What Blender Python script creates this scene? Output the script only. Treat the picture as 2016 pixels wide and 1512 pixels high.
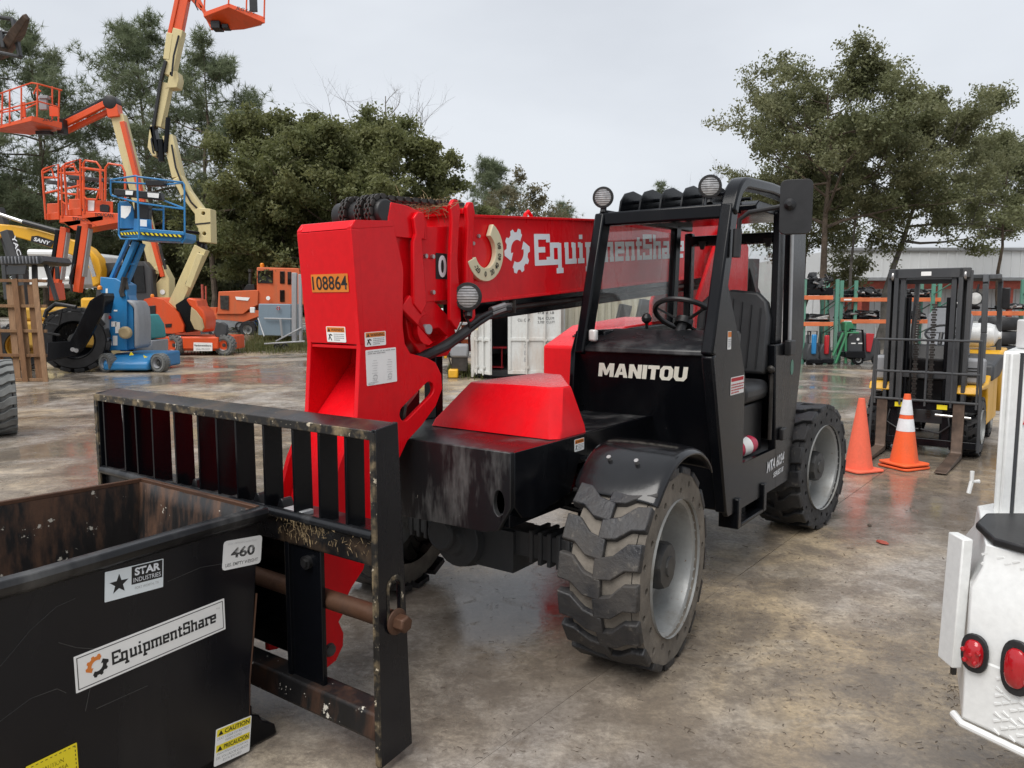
import bpy, bmesh, math, random
import numpy as np
from mathutils import Vector, Matrix, geometry
sc = bpy.context.scene
for o in list(bpy.data.objects): bpy.data.objects.remove(o)
R = math.radians
rnd = random.Random(7)
# ------------------------------------------------------------ camera, sky, sun, exposure
CAM_H = 1.68; FPX = 1514.0; PITCH = math.atan((756 - 598) / FPX)
cd = bpy.data.cameras.new('camera'); cam = bpy.data.objects.new('camera', cd)
sc.collection.objects.link(cam); sc.camera = cam
cd.sensor_width = 36; cd.lens = FPX / 2016 * 36; cd.clip_start = .05; cd.clip_end = 3000
cam.location = (0, 0, CAM_H); cam.rotation_euler = (math.pi / 2 - PITCH, 0, 0)
SUN_EL, SUN_AZ = R(58), R(215)          # high, behind the camera's left shoulder, veiled by cloud
world = bpy.data.worlds.new('World'); sc.world = world; world.use_nodes = True
nt = world.node_tree; nt.nodes.clear()
out = nt.nodes.new('ShaderNodeOutputWorld'); bg = nt.nodes.new('ShaderNodeBackground')
sky = nt.nodes.new('ShaderNodeTexSky'); sky.sky_type = 'NISHITA'; sky.sun_disc = False
sky.sun_elevation = SUN_EL; sky.sun_rotation = SUN_AZ; sky.dust_density = 4; sky.air_density = 1
tc = nt.nodes.new('ShaderNodeTexCoord'); mp = nt.nodes.new('ShaderNodeMapping')
mp.inputs['Scale'].default_value = (1, 1, 2.6)
nz = nt.nodes.new('ShaderNodeTexNoise'); nz.inputs['Scale'].default_value = 1.5; nz.inputs['Detail'].default_value = 5
nz.inputs['Roughness'].default_value = .5
rp = nt.nodes.new('ShaderNodeValToRGB')
rp.color_ramp.elements[0].position = .33; rp.color_ramp.elements[0].color = (3.05, 3.2, 3.46, 1)
rp.color_ramp.elements[1].position = .68; rp.color_ramp.elements[1].color = (3.98, 4.15, 4.38, 1)
mx = nt.nodes.new('ShaderNodeMixRGB'); mx.inputs[0].default_value = .93
nt.links.new(tc.outputs['Generated'], mp.inputs[0]); nt.links.new(mp.outputs[0], nz.inputs['Vector'])
nt.links.new(nz.outputs['Fac'], rp.inputs[0]); nt.links.new(sky.outputs[0], mx.inputs[1])
nt.links.new(rp.outputs[0], mx.inputs[2]); nt.links.new(mx.outputs[0], bg.inputs[0])
bg.inputs[1].default_value = .1; nt.links.new(bg.outputs[0], out.inputs[0])
sl = bpy.data.lights.new('sun', 'SUN'); sun = bpy.data.objects.new('sun', sl); sc.collection.objects.link(sun)
sl.energy = 1.5; sl.angle = R(45); sl.color = (1, .97, .93)
sd = Vector((math.sin(SUN_AZ) * math.cos(SUN_EL), math.cos(SUN_AZ) * math.cos(SUN_EL), math.sin(SUN_EL)))
sun.rotation_euler = sd.to_track_quat('Z', 'Y').to_euler()
sc.view_settings.view_transform = 'Standard'; sc.view_settings.look = 'None'
sc.view_settings.gamma = 1; sc.view_settings.use_curve_mapping = False; sc.view_settings.exposure = 1.05
sc.render.engine = 'CYCLES'
sc.cycles.max_bounces = 6; sc.cycles.diffuse_bounces = 3; sc.cycles.glossy_bounces = 3; sc.cycles.transparent_max_bounces = 8; sc.cycles.transmission_bounces = 4
# ------------------------------------------------------------ helpers
COL = sc.collection
def ray(x, y):
    cx = (x - 1008) / FPX; cy = (756 - y) / FPX
    return Vector((cx, math.cos(PITCH) + cy * math.sin(PITCH), -math.sin(PITCH) + cy * math.cos(PITCH)))
def W(x, y, Y):                      # a point of the place at distance Y that the photograph shows at (x, y)
    r = ray(x, y); return Vector((0, 0, CAM_H)) + r * (Y / r.y)
def G(x, y, z=0.0):                  # the same on the level z
    r = ray(x, y); return Vector((0, 0, CAM_H)) + r * ((z - CAM_H) / r.z)
SPLIT = set('mast_crossbar corner_post cowl basket_mount frame_rail hazard_stripe foot case emblem label post gate_panel control_box arm_pin cylinder_rod link_cylinder hose plate fitting roof_tube mast_post bolt loader_pin rim_bar pedal roof_crossbar cabinet_door stay jib lift_mast scratch'.split())
class MB:
    def __init__(s): s.v = []; s.f = []
    def add(s, vs, fs):
        n = len(s.v); s.v += [tuple(p) for p in vs]; s.f += [tuple(i + n for i in f) for f in fs]; return s
    def bx(s, x0, x1, y0, y1, z0, z1):
        vs = [(x, y, z) for z in (z0, z1) for y in (y0, y1) for x in (x0, x1)]
        return s.add(vs, [(0, 2, 3, 1), (4, 5, 7, 6), (0, 1, 5, 4), (2, 6, 7, 3), (0, 4, 6, 2), (1, 3, 7, 5)])
    def box(s, c, d, rot=None):
        m = Matrix.Translation(Vector(c)) @ ((rot or Matrix.Identity(3)).to_4x4())
        h = [a / 2 for a in d]
        vs = [m @ Vector((x * h[0], y * h[1], z * h[2])) for z in (-1, 1) for y in (-1, 1) for x in (-1, 1)]
        return s.add(vs, [(0, 2, 3, 1), (4, 5, 7, 6), (0, 1, 5, 4), (2, 6, 7, 3), (0, 4, 6, 2), (1, 3, 7, 5)])
    def beam(s, a, b, w, h, up=(0, 0, 1), w2=None, h2=None):
        a = Vector(a); b = Vector(b); d = (b - a).normalized(); up = Vector(up)
        if abs(d.dot(up)) > .98: up = Vector((0, 1, 0))
        sx = d.cross(up).normalized(); uz = sx.cross(d).normalized()
        vs = []
        for p, ww, hh in ((a, w, h), (b, w2 or w, h2 or h)):
            for i, j in ((-1, -1), (1, -1), (1, 1), (-1, 1)): vs.append(p + sx * ww / 2 * i + uz * hh / 2 * j)
        return s.add(vs, [(0, 3, 2, 1), (4, 5, 6, 7), (0, 1, 5, 4), (1, 2, 6, 5), (2, 3, 7, 6), (3, 0, 4, 7)])
    def tube(s, pts, r, n=8, closed=False):
        pts = [Vector(p) for p in pts]; m = len(pts); rs = r if isinstance(r, (list, tuple)) else [r] * m
        base = len(s.v); prev = None
        for i, p in enumerate(pts):
            if closed: d = pts[(i + 1) % m] - pts[i - 1]
            else: d = pts[min(i + 1, m - 1)] - pts[max(i - 1, 0)]
            d.normalize()
            if prev is None:
                up = Vector((0, 0, 1)) if abs(d.z) < .9 else Vector((0, 1, 0)); x = d.cross(up).normalized()
            else:
                x = prev - d * prev.dot(d); x = x.normalized() if x.length > 1e-6 else d.orthogonal().normalized()
            prev = x; y = d.cross(x)
            for k in range(n):
                a = 2 * math.pi * (k + .5) / n; s.v.append(tuple(p + (x * math.cos(a) + y * math.sin(a)) * rs[i]))
        for i in range(m if closed else m - 1):
            A = base + i * n; B = base + ((i + 1) % m) * n
            for k in range(n): s.f.append((A + k, A + (k + 1) % n, B + (k + 1) % n, B + k))
        if not closed:
            s.f.append(tuple(base + k for k in reversed(range(n)))); e = base + (m - 1) * n
            s.f.append(tuple(e + k for k in range(n)))
        return s
    def cyl(s, a, b, r, n=16, r2=None): return s.tube([a, b], [r, r if r2 is None else r2], n)
    def lathe(s, prof, o=(0, 0, 0), ax=(0, 1, 0), n=32, cap=True):
        o = Vector(o); ax = Vector(ax).normalized(); x = ax.orthogonal().normalized(); y = ax.cross(x)
        base = len(s.v)
        for r, h in prof:
            for k in range(n):
                a = 2 * math.pi * k / n; s.v.append(tuple(o + ax * h + (x * math.cos(a) + y * math.sin(a)) * r))
        for i in range(len(prof) - 1):
            A = base + i * n; B = A + n
            for k in range(n): s.f.append((A + k, A + (k + 1) % n, B + (k + 1) % n, B + k))
        if cap:
            s.f.append(tuple(base + k for k in reversed(range(n)))); e = base + (len(prof) - 1) * n
            s.f.append(tuple(e + k for k in range(n)))
        return s
    def plate(s, outer, o, ex, ey, t, holes=()):
        # flat plate of thickness t (along ex x ey), outline and holes in the plane (ex, ey)
        o = Vector(o); ex = Vector(ex); ey = Vector(ey); nn = ex.cross(ey).normalized() * t
        loops = [list(outer)] + [list(h) for h in holes]
        tris = geometry.tessellate_polygon([[Vector((a, b, 0)) for a, b in l] for l in loops])
        flat = [p for l in loops for p in l]; N = len(flat)
        vs = [o + ex * a + ey * b for a, b in flat]; vs += [v + nn for v in vs]
        fs = []
        for t3 in tris:
            a, b, c = [Vector(flat[i]) for i in t3]
            t3 = tuple(t3) if (b - a).cross(c - a) > 0 else tuple(reversed(t3))
            fs.append(tuple(reversed(t3))); fs.append(tuple(i + N for i in t3))
        k = 0
        for li, l in enumerate(loops):
            m = len(l); area = sum(l[i - 1][0] * l[i][1] - l[i][0] * l[i - 1][1] for i in range(m))
            for i in range(m):
                a, b = k + i, k + (i + 1) % m
                if (area > 0) != (li == 0): a, b = b, a
                fs.append((a, b, b + N, a + N))
            k += m
        return s.add(vs, fs)
    def mesh(s, name, smooth=True):
        me = bpy.data.meshes.new(name); me.from_pydata(s.v, [], s.f); me.validate()
        if smooth: me.shade_smooth(); me.set_sharp_from_angle(angle=R(33))
        return me
    def loose(s):                    # separate pieces as meshes of their own
        par = list(range(len(s.v)))
        def find(i):
            while par[i] != i: par[i] = par[par[i]]; i = par[i]
            return i
        for f in s.f:
            for j in f[1:]: par[find(j)] = find(f[0])
        grp = {}
        for f in s.f: grp.setdefault(find(f[0]), []).append(f)
        for fs in grp.values():
            ids = sorted({i for f in fs for i in f}); mp_ = {i: k for k, i in enumerate(ids)}; q = MB(); q.v = [s.v[i] for i in ids]; q.f = [tuple(mp_[i] for i in f) for f in fs]; yield q
    def build(s, name, mat, parent=None, bevel=0, smooth=True, seg=2):
        if name in SPLIT and parent is not None:
            ps = list(s.loose())
            if 1 < len(ps) < 60:
                for q in ps[1:]: me = q.mesh(name, smooth); me.materials.append(M[mat]); link(name, me, parent, bevel, seg)
                s = ps[0]
        me = s.mesh(name, smooth); me.materials.append(M[mat] if isinstance(mat, str) else mat)
        return link(name, me, parent, bevel, seg)
def link(name, me, parent=None, bevel=0, seg=2):
    o = bpy.data.objects.new(name, me); COL.objects.link(o)
    if parent is not None: o.parent = parent
    if bevel:
        b = o.modifiers.new('bevel', 'BEVEL'); b.width = bevel; b.segments = seg; b.limit_method = 'ANGLE'; b.angle_limit = R(40)
        b.harden_normals = False
    return o
def tag(o, label, cat, group=None):
    o['label'] = label; o['category'] = cat
    if group: o['group'] = group
    return o
def thing(name, label, cat, loc=(0, 0, 0), rz=0, group=None):
    o = bpy.data.objects.new(name, None); COL.objects.link(o); o.empty_display_size = .2
    o.location = loc; o.rotation_euler = (0, 0, rz); return tag(o, label, cat, group)
def kind(o, k): o['kind'] = k; return o
def copy_tree(o, parent=None):
    c = o.copy(); COL.objects.link(c); c.parent = parent
    for ch in o.children: copy_tree(ch, c)
    return c
def arc(cx, cy, r, a0, a1, n): return [(cx + r * math.cos(R(a0 + (a1 - a0) * i / n)), cy + r * math.sin(R(a0 + (a1 - a0) * i / n))) for i in range(n + 1)]
def rrect(x0, x1, y0, y1, r, n=4):
    return arc(x1 - r, y0 + r, r, -90, 0, n) + arc(x1 - r, y1 - r, r, 0, 90, n) + arc(x0 + r, y1 - r, r, 90, 180, n) + arc(x0 + r, y0 + r, r, 180, 270, n)
# lettering: flat text fitted into a w x h field whose lower left corner is o
def lettering(s, o, ex, ey, w, h, mat, parent, name='lettering', bold=0., shear=0., off=.0012, space=1.0):
    cu = bpy.data.curves.new('txt', 'FONT'); cu.body = s; cu.offset = bold; cu.shear = shear; cu.space_character = space
    cu.resolution_u = 4
    t = bpy.data.objects.new('txt', cu); COL.objects.link(t)
    me = bpy.data.meshes.new_from_object(t.evaluated_get(bpy.context.evaluated_depsgraph_get()))
    bpy.data.objects.remove(t)
    n = len(me.vertices); co = np.empty(n * 3); me.vertices.foreach_get('co', co); co = co.reshape(-1, 3)
    lo = co.min(0); hi = co.max(0); ex = Vector(ex).normalized(); ey = Vector(ey).normalized(); nn = ex.cross(ey)
    o = Vector(o) + nn * off; q = (co - lo) / np.maximum(hi - lo, 1e-6)
    P = np.array(o)[None] + q[:, :1] * w * np.array(ex)[None] + q[:, 1:2] * h * np.array(ey)[None]
    me.vertices.foreach_set('co', P.ravel()); me.update(); me.materials.clear(); me.materials.append(M[mat])
    return link(name, me, parent)
GL = {'E': (5.0, ['.6 0 .6 7', '0 .5 4.4 .5 4.4 1.8', '.5 3.5 3.4 3.5', '0 6.5 4.4 6.5 4.4 5.2']),
 'q': (4.9, ['3.2 .5 .6 .5 .6 4.5 3.2 4.5', '3.2 5 3.2 -2', '2 -1.6 4.4 -1.6']),
 'u': (4.8, ['0 4.5 .8 4.5 .8 .5 3.4 .5', '3.4 5 3.4 0', '2.5 4.5 3.4 4.5', '3.4 .5 4.3 .5']),
 'i': (2.8, ['1.2 0 1.2 4.9', '.1 4.5 1.2 4.5', '0 .5 2.4 .5', '1.2 5.9 1.2 7']),
 'p': (4.8, ['1 .5 3.7 .5 3.7 4.5 1 4.5', '1 5 1 -2', '0 -1.6 2.3 -1.6', '0 4.5 1 4.5']),
 'm': (7.3, ['1 5 1 0', '0 4.5 5.9 4.5 5.9 0', '3.45 4.5 3.45 0', '.1 .5 1.9 .5', '2.6 .5 4.3 .5', '5 .5 6.8 .5']),
 'e': (4.5, ['.7 2.6 3.5 2.6 3.5 4.5 .6 4.5 .6 .5 3.7 .5']),
 'n': (5.0, ['1 5 1 0', '0 4.5 3.6 4.5 3.6 0', '.1 .5 1.9 .5', '2.7 .5 4.5 .5']),
 't': (3.4, ['1.2 6.3 1.2 .5 2.9 .5', '0 4.5 2.8 4.5']),
 'S': (4.9, ['3.8 5.0 3.8 6.5 .6 6.5 .6 3.7 3.9 3.7 3.9 .5 .5 .5 .5 2']),
 'h': (5.0, ['1 7 1 0', '.1 6.5 1 6.5', '1 4.5 3.6 4.5 3.6 0', '.1 .5 1.9 .5', '2.7 .5 4.5 .5']),
 'a': (4.5, ['.6 4.5 3.2 4.5 3.2 .5 .6 .5 .6 2.5 3.2 2.5', '3.2 .5 4.1 .5']),
 'r': (3.7, ['1 5 1 0', '0 4.5 3.1 4.5 3.1 3.6', '0 .5 2.3 .5'])}
def slab_word(s, o, ex, ey, w, cap, mat, parent, name='lettering', st=1.2, off=.0015, skip=()):
    # heavy slab-serif word, cap height cap, total width w
    tot = sum(GL[c][0] for c in s); sx = w / tot; sy = cap / 7; ex = Vector(ex).normalized(); ey = Vector(ey).normalized(); nn = ex.cross(ey)
    o = Vector(o); mb = MB(); x0 = 0; k = 0
    for c in s:
        adv, strokes = GL[c]
        for stv in strokes:
            q = [float(a) for a in stv.split()]; pts = [Vector((q[i], q[i + 1])) for i in range(0, len(q), 2)]
            for i in range(len(pts) - 1):
                a, b = pts[i], pts[i + 1]; d = (b - a).normalized(); pr = Vector((-d.y, d.x)) * st / 2
                a2 = a - d * (st / 2 if i > 0 else 0); b2 = b + d * (st / 2 if i < len(pts) - 2 else 0)
                k += 1; z = off + .00006 * (k % 9)
                mb.add([o + ex * (x0 + p.x) * sx + ey * p.y * sy + nn * z for p in (a2 - pr, b2 - pr, b2 + pr, a2 + pr)], [(0, 1, 2, 3)])
        x0 += adv
    return mb.build(name, mat, parent, smooth=False)
BLOCK = {'M': (11, [(0, 0), (0, 10), (3.5, 10), (5.5, 5.0), (7.5, 10), (11, 10), (11, 0), (8.1, 0), (8.1, 5.4), (6.4, 1.2), (4.6, 1.2), (2.9, 5.4), (2.9, 0)], None),
 'A': (9.4, [(0, 0), (3, 10), (6.4, 10), (9.4, 0), (6.5, 0), (6, 2), (3.4, 2), (2.9, 0)], [(3.95, 4.1), (5.45, 4.1), (4.7, 7.2)]),
 'N': (8.8, [(0, 0), (0, 10), (3, 10), (5.9, 4.6), (5.9, 10), (8.8, 10), (8.8, 0), (5.8, 0), (2.9, 5.4), (2.9, 0)], None),
 'I': (3, [(0, 0), (0, 10), (3, 10), (3, 0)], None), 'T': (7.6, [(2.3, 0), (2.3, 7.5), (0, 7.5), (0, 10), (7.6, 10), (7.6, 7.5), (5.3, 7.5), (5.3, 0)], None),
 'O': (8.6, [(0, 2.4), (0, 7.6), (1.8, 10), (6.8, 10), (8.6, 7.6), (8.6, 2.4), (6.8, 0), (1.8, 0)], [(2.9, 3), (2.9, 7), (3.5, 7.8), (5.1, 7.8), (5.7, 7), (5.7, 3), (5.1, 2.2), (3.5, 2.2)]),
 'U': (8.6, [(0, 10), (2.9, 10), (2.9, 3.2), (3.5, 2.3), (5.1, 2.3), (5.7, 3.2), (5.7, 10), (8.6, 10), (8.6, 2.4), (6.8, 0), (1.8, 0), (0, 2.4)], None)}
def block_word(s, o, ex, ey, w, h, mat, parent, shear=.22, off=.003, name='lettering'):
    tot = sum(BLOCK[c][0] + .55 for c in s); sx = w / tot; sy = h / 10; mb = MB(); x0 = 0; ex = Vector(ex).normalized(); ey = Vector(ey).normalized(); o = Vector(o) + ex.cross(ey) * off
    for c in s:
        adv, ol, hole = BLOCK[c]; f = lambda q: [((x0 + x) * sx + y * sy * shear, y * sy) for x, y in q]
        mb.plate(f(ol), o, ex, ey, .0006, [f(hole)] if hole else []); x0 += adv + .55
    return mb.build(name, mat, parent, smooth=False)
def gear_logo(o, ex, ey, r, mats, parent, off=.0015):
    # toothed ring split into two arrows
    ex = Vector(ex).normalized(); ey = Vector(ey).normalized(); o = Vector(o) + ex.cross(ey) * off
    def half(a0, a1, name, mat):
        mb = MB(); n = 22; ro, ri = r * .84, r * .5
        outp = []
        for i in range(n + 1):
            a = a0 + (a1 - a0) * i / n; tooth = (i % 6) in (2, 3, 4); rr = r if tooth else ro
            outp.append((rr * math.cos(R(a)), rr * math.sin(R(a))))
        inn = [(ri * math.cos(R(a0 + (a1 - a0) * i / n)), ri * math.sin(R(a0 + (a1 - a0) * i / n))) for i in range(n + 1)]
        at = a1 + (14 if a1 > a0 else -14) * 2.2
        tip = [(r * 1.02 * math.cos(R(a1)), r * 1.02 * math.sin(R(a1))), (r * .67 * math.cos(R(at)), r * .67 * math.sin(R(at))), (r * .34 * math.cos(R(a1)), r * .34 * math.sin(R(a1)))]
        poly = outp + tip + inn[::-1]
        mb.plate(poly, o, ex, ey, .0004)
        return mb.build(name, mat, parent, smooth=False)
    half(60, 190, 'emblem', mats[0]); half(240, 370, 'emblem', mats[1])
def decal(name, o, ex, ey, w, h, mat, parent, t=.0012, r=.004):
    mb = MB(); mb.plate(rrect(0, w, 0, h, min(r, w * .3, h * .3), 2), o, ex, ey, t); return mb.build(name, mat, parent, smooth=False)
def lines(o, ex, ey, w, h, n, mat, parent, off=.0018, seed=1, name='small_print', frac=.45):
    q = random.Random(seed); mb = MB(); ex = Vector(ex); ey = Vector(ey); nn = ex.cross(ey).normalized(); o = Vector(o) + nn * off
    for i in range(n):
        y = h * (1 - (i + .75) / n); x = 0
        while x < w * .96:
            l = min(w * q.uniform(.06, .2), w - x)
            if not (i == n - 1 and x > w * .6):
                mb.add([o + ex * a + ey * b for a, b in ((x, y), (x + l, y), (x + l, y + h / n * frac), (x, y + h / n * frac))], [(0, 1, 2, 3)])
            x += l + w * .025
    return mb.build(name, mat, parent, smooth=False)
# ------------------------------------------------------------ materials
M = {}
def nodes(name):
    m = bpy.data.materials.new(name); m.use_nodes = True; t = m.node_tree; b = t.nodes['Principled BSDF']; M[name] = m; return m, t, b
def noise(t, scale, detail=6, rough=.6, coord='Object', mapscale=None, dist=0):
    c = t.nodes.new('ShaderNodeTexCoord'); n = t.nodes.new('ShaderNodeTexNoise')
    n.inputs['Scale'].default_value = scale; n.inputs['Detail'].default_value = detail; n.inputs['Roughness'].default_value = rough
    n.inputs['Distortion'].default_value = dist
    if mapscale:
        mp = t.nodes.new('ShaderNodeMapping'); mp.inputs['Scale'].default_value = mapscale
        t.links.new(c.outputs[coord], mp.inputs[0]); t.links.new(mp.outputs[0], n.inputs['Vector'])
    else: t.links.new(c.outputs[coord], n.inputs['Vector'])
    return n.outputs['Fac']
def ramp(t, fac, a, b, ca=(0, 0, 0, 1), cb=(1, 1, 1, 1)):
    r = t.nodes.new('ShaderNodeValToRGB'); e = r.color_ramp.elements
    e[0].position = a; e[1].position = b; e[0].color = ca; e[1].color = cb; t.links.new(fac, r.inputs[0]); return r.outputs[0]
def mix(t, fac, a, b, mode='MIX'):
    m = t.nodes.new('ShaderNodeMixRGB'); m.blend_type = mode
    for i, v in ((0, fac), (1, a), (2, b)):
        if hasattr(v, 'is_linked'): t.links.new(v, m.inputs[i])
        elif i == 0: m.inputs[0].default_value = v
        else: m.inputs[i].default_value = tuple(v)[:3] + (1,)
    return m.outputs[0]
def bump(t, b, fac, st, dist=.01):
    n = t.nodes.new('ShaderNodeBump'); n.inputs['Strength'].default_value = st; n.inputs['Distance'].default_value = dist
    t.links.new(fac, n.inputs['Height']); t.links.new(n.outputs[0], b.inputs['Normal'])
def paint(name, col, rough=.35, dirt=(.16, .14, .11), amt=.35, scale=3, coat=.3, metal=0, streak=True, chips=None, bmp=.05, chipat=.68, spec=.5, chipscale=34, lo=.48, hi=.78):
    m, t, b = nodes(name); b.inputs['Specular IOR Level'].default_value = spec
    n1 = noise(t, scale, 5, .65, mapscale=(1, 1, .25) if streak else None); n2 = noise(t, scale * 9, 3, .6)
    f = ramp(t, n1, lo, hi); fm = mix(t, 1.0, f, (amt, amt, amt), 'MULTIPLY')
    c = mix(t, fm, col, dirt)
    c = mix(t, ramp(t, n2, .35, .75, (0, 0, 0, 1), (.22, .22, .22, 1)), c, [x * .55 for x in col])
    if chips:
        n3 = noise(t, chipscale, 5, .72); c = mix(t, ramp(t, n3, chipat, chipat + .02), c, chips)
    t.links.new(c, b.inputs['Base Color'])
    r = ramp(t, n1, .3, .8, (rough * .8,) * 3 + (1,), (min(1, rough * 1.7),) * 3 + (1,)); t.links.new(r, b.inputs['Roughness'])
    b.inputs['Coat Weight'].default_value = coat; b.inputs['Coat Roughness'].default_value = .15; b.inputs['Metallic'].default_value = metal
    if bmp: bump(t, b, n2, bmp, .004)
    return m
def plain(name, col, rough=.5, metal=0, var=.18, scale=6, bmp=0, coat=0):
    m, t, b = nodes(name); n = noise(t, scale, 6, .6)
    c = mix(t, ramp(t, n, .35, .7), [x * (1 - var) for x in col], [min(1, x * (1 + var)) for x in col])
    t.links.new(c, b.inputs['Base Color']); b.inputs['Roughness'].default_value = rough; b.inputs['Metallic'].default_value = metal
    b.inputs['Coat Weight'].default_value = coat
    if bmp: bump(t, b, noise(t, scale * 8, 3, .7), bmp, .01)
    return m
def glass(name, tint=(.9, .95, .93), haze=.1, hz=(.6, .6, .6)):
    m = bpy.data.materials.new(name); m.use_nodes = True; t = m.node_tree; t.nodes.clear(); M[name] = m
    o = t.nodes.new('ShaderNodeOutputMaterial'); tr = t.nodes.new('ShaderNodeBsdfTransparent'); gl = t.nodes.new('ShaderNodeBsdfGlossy')
    df = t.nodes.new('ShaderNodeBsdfDiffuse'); fr = t.nodes.new('ShaderNodeLayerWeight'); m1 = t.nodes.new('ShaderNodeMixShader'); m2 = t.nodes.new('ShaderNodeMixShader')
    tr.inputs[0].default_value = tint + (1,); gl.inputs['Roughness'].default_value = .03; df.inputs[0].default_value = hz + (1,); fr.inputs[0].default_value = .12
    n = noise(t, 5, 6, .7); hf = ramp(t, n, .3, .8, (haze * .4,) * 3 + (1,), (haze * 1.6,) * 3 + (1,))
    t.links.new(hf, m1.inputs[0]); t.links.new(tr.outputs[0], m1.inputs[1]); t.links.new(df.outputs[0], m1.inputs[2])
    t.links.new(ramp(t, fr.outputs['Facing'], .1, 1, (.035, .035, .035, 1), (.8, .8, .8, 1)), m2.inputs[0]); t.links.new(m1.outputs[0], m2.inputs[1]); t.links.new(gl.outputs[0], m2.inputs[2])
    t.links.new(m2.outputs[0], o.inputs[0]); return m
paint('red', (.72, .004, .010), .24, (.40, .010, .014), .55, 3.0, .06, bmp=.03, spec=.24, chips=(.78, .42, .40), chipat=.765, chipscale=26)
paint('red_worn', (.66, .01, .018), .4, (.35, .2, .17), .4, 5, .2, chips=(.6, .5, .45), chipat=.63)
paint('black', (.0035, .004, .0055), .2, (.022, .023, .025), .4, 3, .04, chips=(.3, .29, .27), chipat=.76, spec=.22)
paint('black_dusty', (.007, .0075, .009), .3, (.12, .12, .118), .85, 4, .05, chips=(.32, .31, .28), chipat=.74, spec=.4)
paint('scuffed', (.010, .0105, .012), .35, (.19, .19, .185), .8, 5, .03, chips=(.34, .32, .28), chipat=.70, spec=.4, lo=.46, hi=.66)
paint('black_hopper', (.0045, .005, .0075), .24, (.03, .028, .027), .5, 3, .1, chips=(.36, .34, .3), chipat=.755, spec=.35)
paint('black_worn', (.006, .006, .007), .3, (.16, .10, .055), .6, 7, .1, streak=False, chips=(.42, .36, .26), chipat=.7, spec=.45)
paint('black_rust', (.008, .0075, .008), .45, (.14, .058, .026), .95, 5, 0, chips=(.6, .57, .5), chipat=.64, chipscale=12)
paint('hopper_inside', (.012, .011, .011), .5, (.10, .05, .028), .95, 11, 0, chips=(.5, .47, .4), chipat=.635, chipscale=13, lo=.45, hi=.62)
paint('edge_worn', (.012, .011, .010), .5, (.36, .27, .15), .9, 14, 0, streak=False, chips=(.55, .48, .36), chipat=.62)
paint('rust', (.095, .046, .026), .5, (.035, .019, .014), .9, 9, 0, metal=.35, streak=False, bmp=.2)
paint('orange', (.76, .085, .012), .4, (.35, .13, .06), .4, 3, .2)
paint('orange_dull', (.62, .12, .035), .5, (.3, .15, .08), .6, 3, 0)
paint('cream', (.66, .56, .29), .45, (.35, .29, .17), .45, 3, .1)
paint('blue', (.018, .20, .46), .4, (.12, .2, .28), .3, 3, .2)
paint('yellow', (.80, .42, .015), .4, (.4, .25, .05), .35, 3, .2)
paint('yellow_dirty', (.52, .29, .03), .5, (.2, .15, .07), .7, 3, 0)
paint('white', (.78, .79, .78), .3, (.46, .43, .38), .35, 5, .3, bmp=.02)
paint('white_worn', (.64, .65, .63), .5, (.34, .20, .1), .7, 2.2, 0, chips=(.25, .1, .04), chipat=.69)
paint('cream_container', (.56, .53, .42), .5, (.3, .2, .1), .5, 2, 0)
paint('grey_plastic', (.30, .31, .33), .5, (.2, .19, .17), .4, 3, 0)
paint('dark_grey', (.045, .048, .052), .5, (.14, .13, .12), .4, 3, 0)
paint('teal', (.02, .24, .25), .45, (.1, .2, .2), .4, 3, 0)
paint('green', (.035, .20, .09), .5, (.15, .15, .08), .5, 3, 0)
paint('green_rack', (.10, .27, .20), .5, (.25, .25, .2), .5, 3, 0)
paint('galvanised', (.42, .43, .44), .42, (.25, .24, .22), .5, 4, 0, metal=.4)
paint('blue_grey', (.22, .29, .35), .45, (.2, .2, .18), .5, 2, 0)
paint('rim_silver', (.36, .37, .365), .38, (.17, .145, .11), .85, 5, .1, metal=.25, streak=False, chips=(.2, .11, .05), chipat=.66)
paint('hub_black', (.035, .036, .037), .45, (.16, .15, .13), .7, 8, 0, streak=False)
paint('beige', (.52, .40, .22), .6, (.3, .22, .13), .6, 4, 0)
paint('tail_red', (.42, .008, .014), .12, (.2, .02, .02), .1, 3, .6, bmp=0)
paint('silver', (.62, .62, .61), .22, (.3, .3, .3), .3, 6, 0, metal=.9)
plain('rubber', (.016, .0165, .018), .55, var=.5, scale=6, bmp=.3)
plain('rubber_dusty', (.17, .15, .125), .85, var=.35, scale=7, bmp=.35)
def lugmat(name, dust, amt):
    m, t, b = nodes(name); n = noise(t, 3.2, 5, .7); n2 = noise(t, 26, 4, .7)
    c = mix(t, ramp(t, n, .42, .66, (0, 0, 0, 1), (amt, amt, amt, 1)), (.017, .018, .021), dust); c = mix(t, ramp(t, n2, .6, .68, (0, 0, 0, 1), (.5, .5, .5, 1)), c, (.13, .118, .10))
    t.links.new(c, b.inputs['Base Color']); t.links.new(ramp(t, n, .4, .7, (.42, .42, .42, 1), (.85, .85, .85, 1)), b.inputs['Roughness']); bump(t, b, n2, .5, .012)
lugmat('rubber_lug', (.10, .088, .075), .42); lugmat('rubber_wet', (.05, .046, .042), .5)
plain('rubber_grey', (.16, .165, .16), .8, var=.25, scale=7, bmp=.3)
plain('plastic', (.013, .013, .014), .42, var=.4, scale=12, bmp=.05)
plain('fender', (.006, .006, .007), .17, var=.5, scale=4, bmp=.04, coat=.1)
plain('seat_vinyl', (.028, .029, .031), .45, var=.25, scale=5, bmp=.1)
plain('steel_dark', (.06, .055, .05), .45, .6, .4, 7, .1)
plain('steel', (.42, .41, .4), .35, .8, .3, 8, .05)
plain('fork_steel', (.11, .075, .055), .55, .35, .5, 5, .15)
plain('sticker', (.86, .86, .84), .5, var=.04); plain('sticker_pale', (.76, .82, .84), .5, var=.06)
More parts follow.
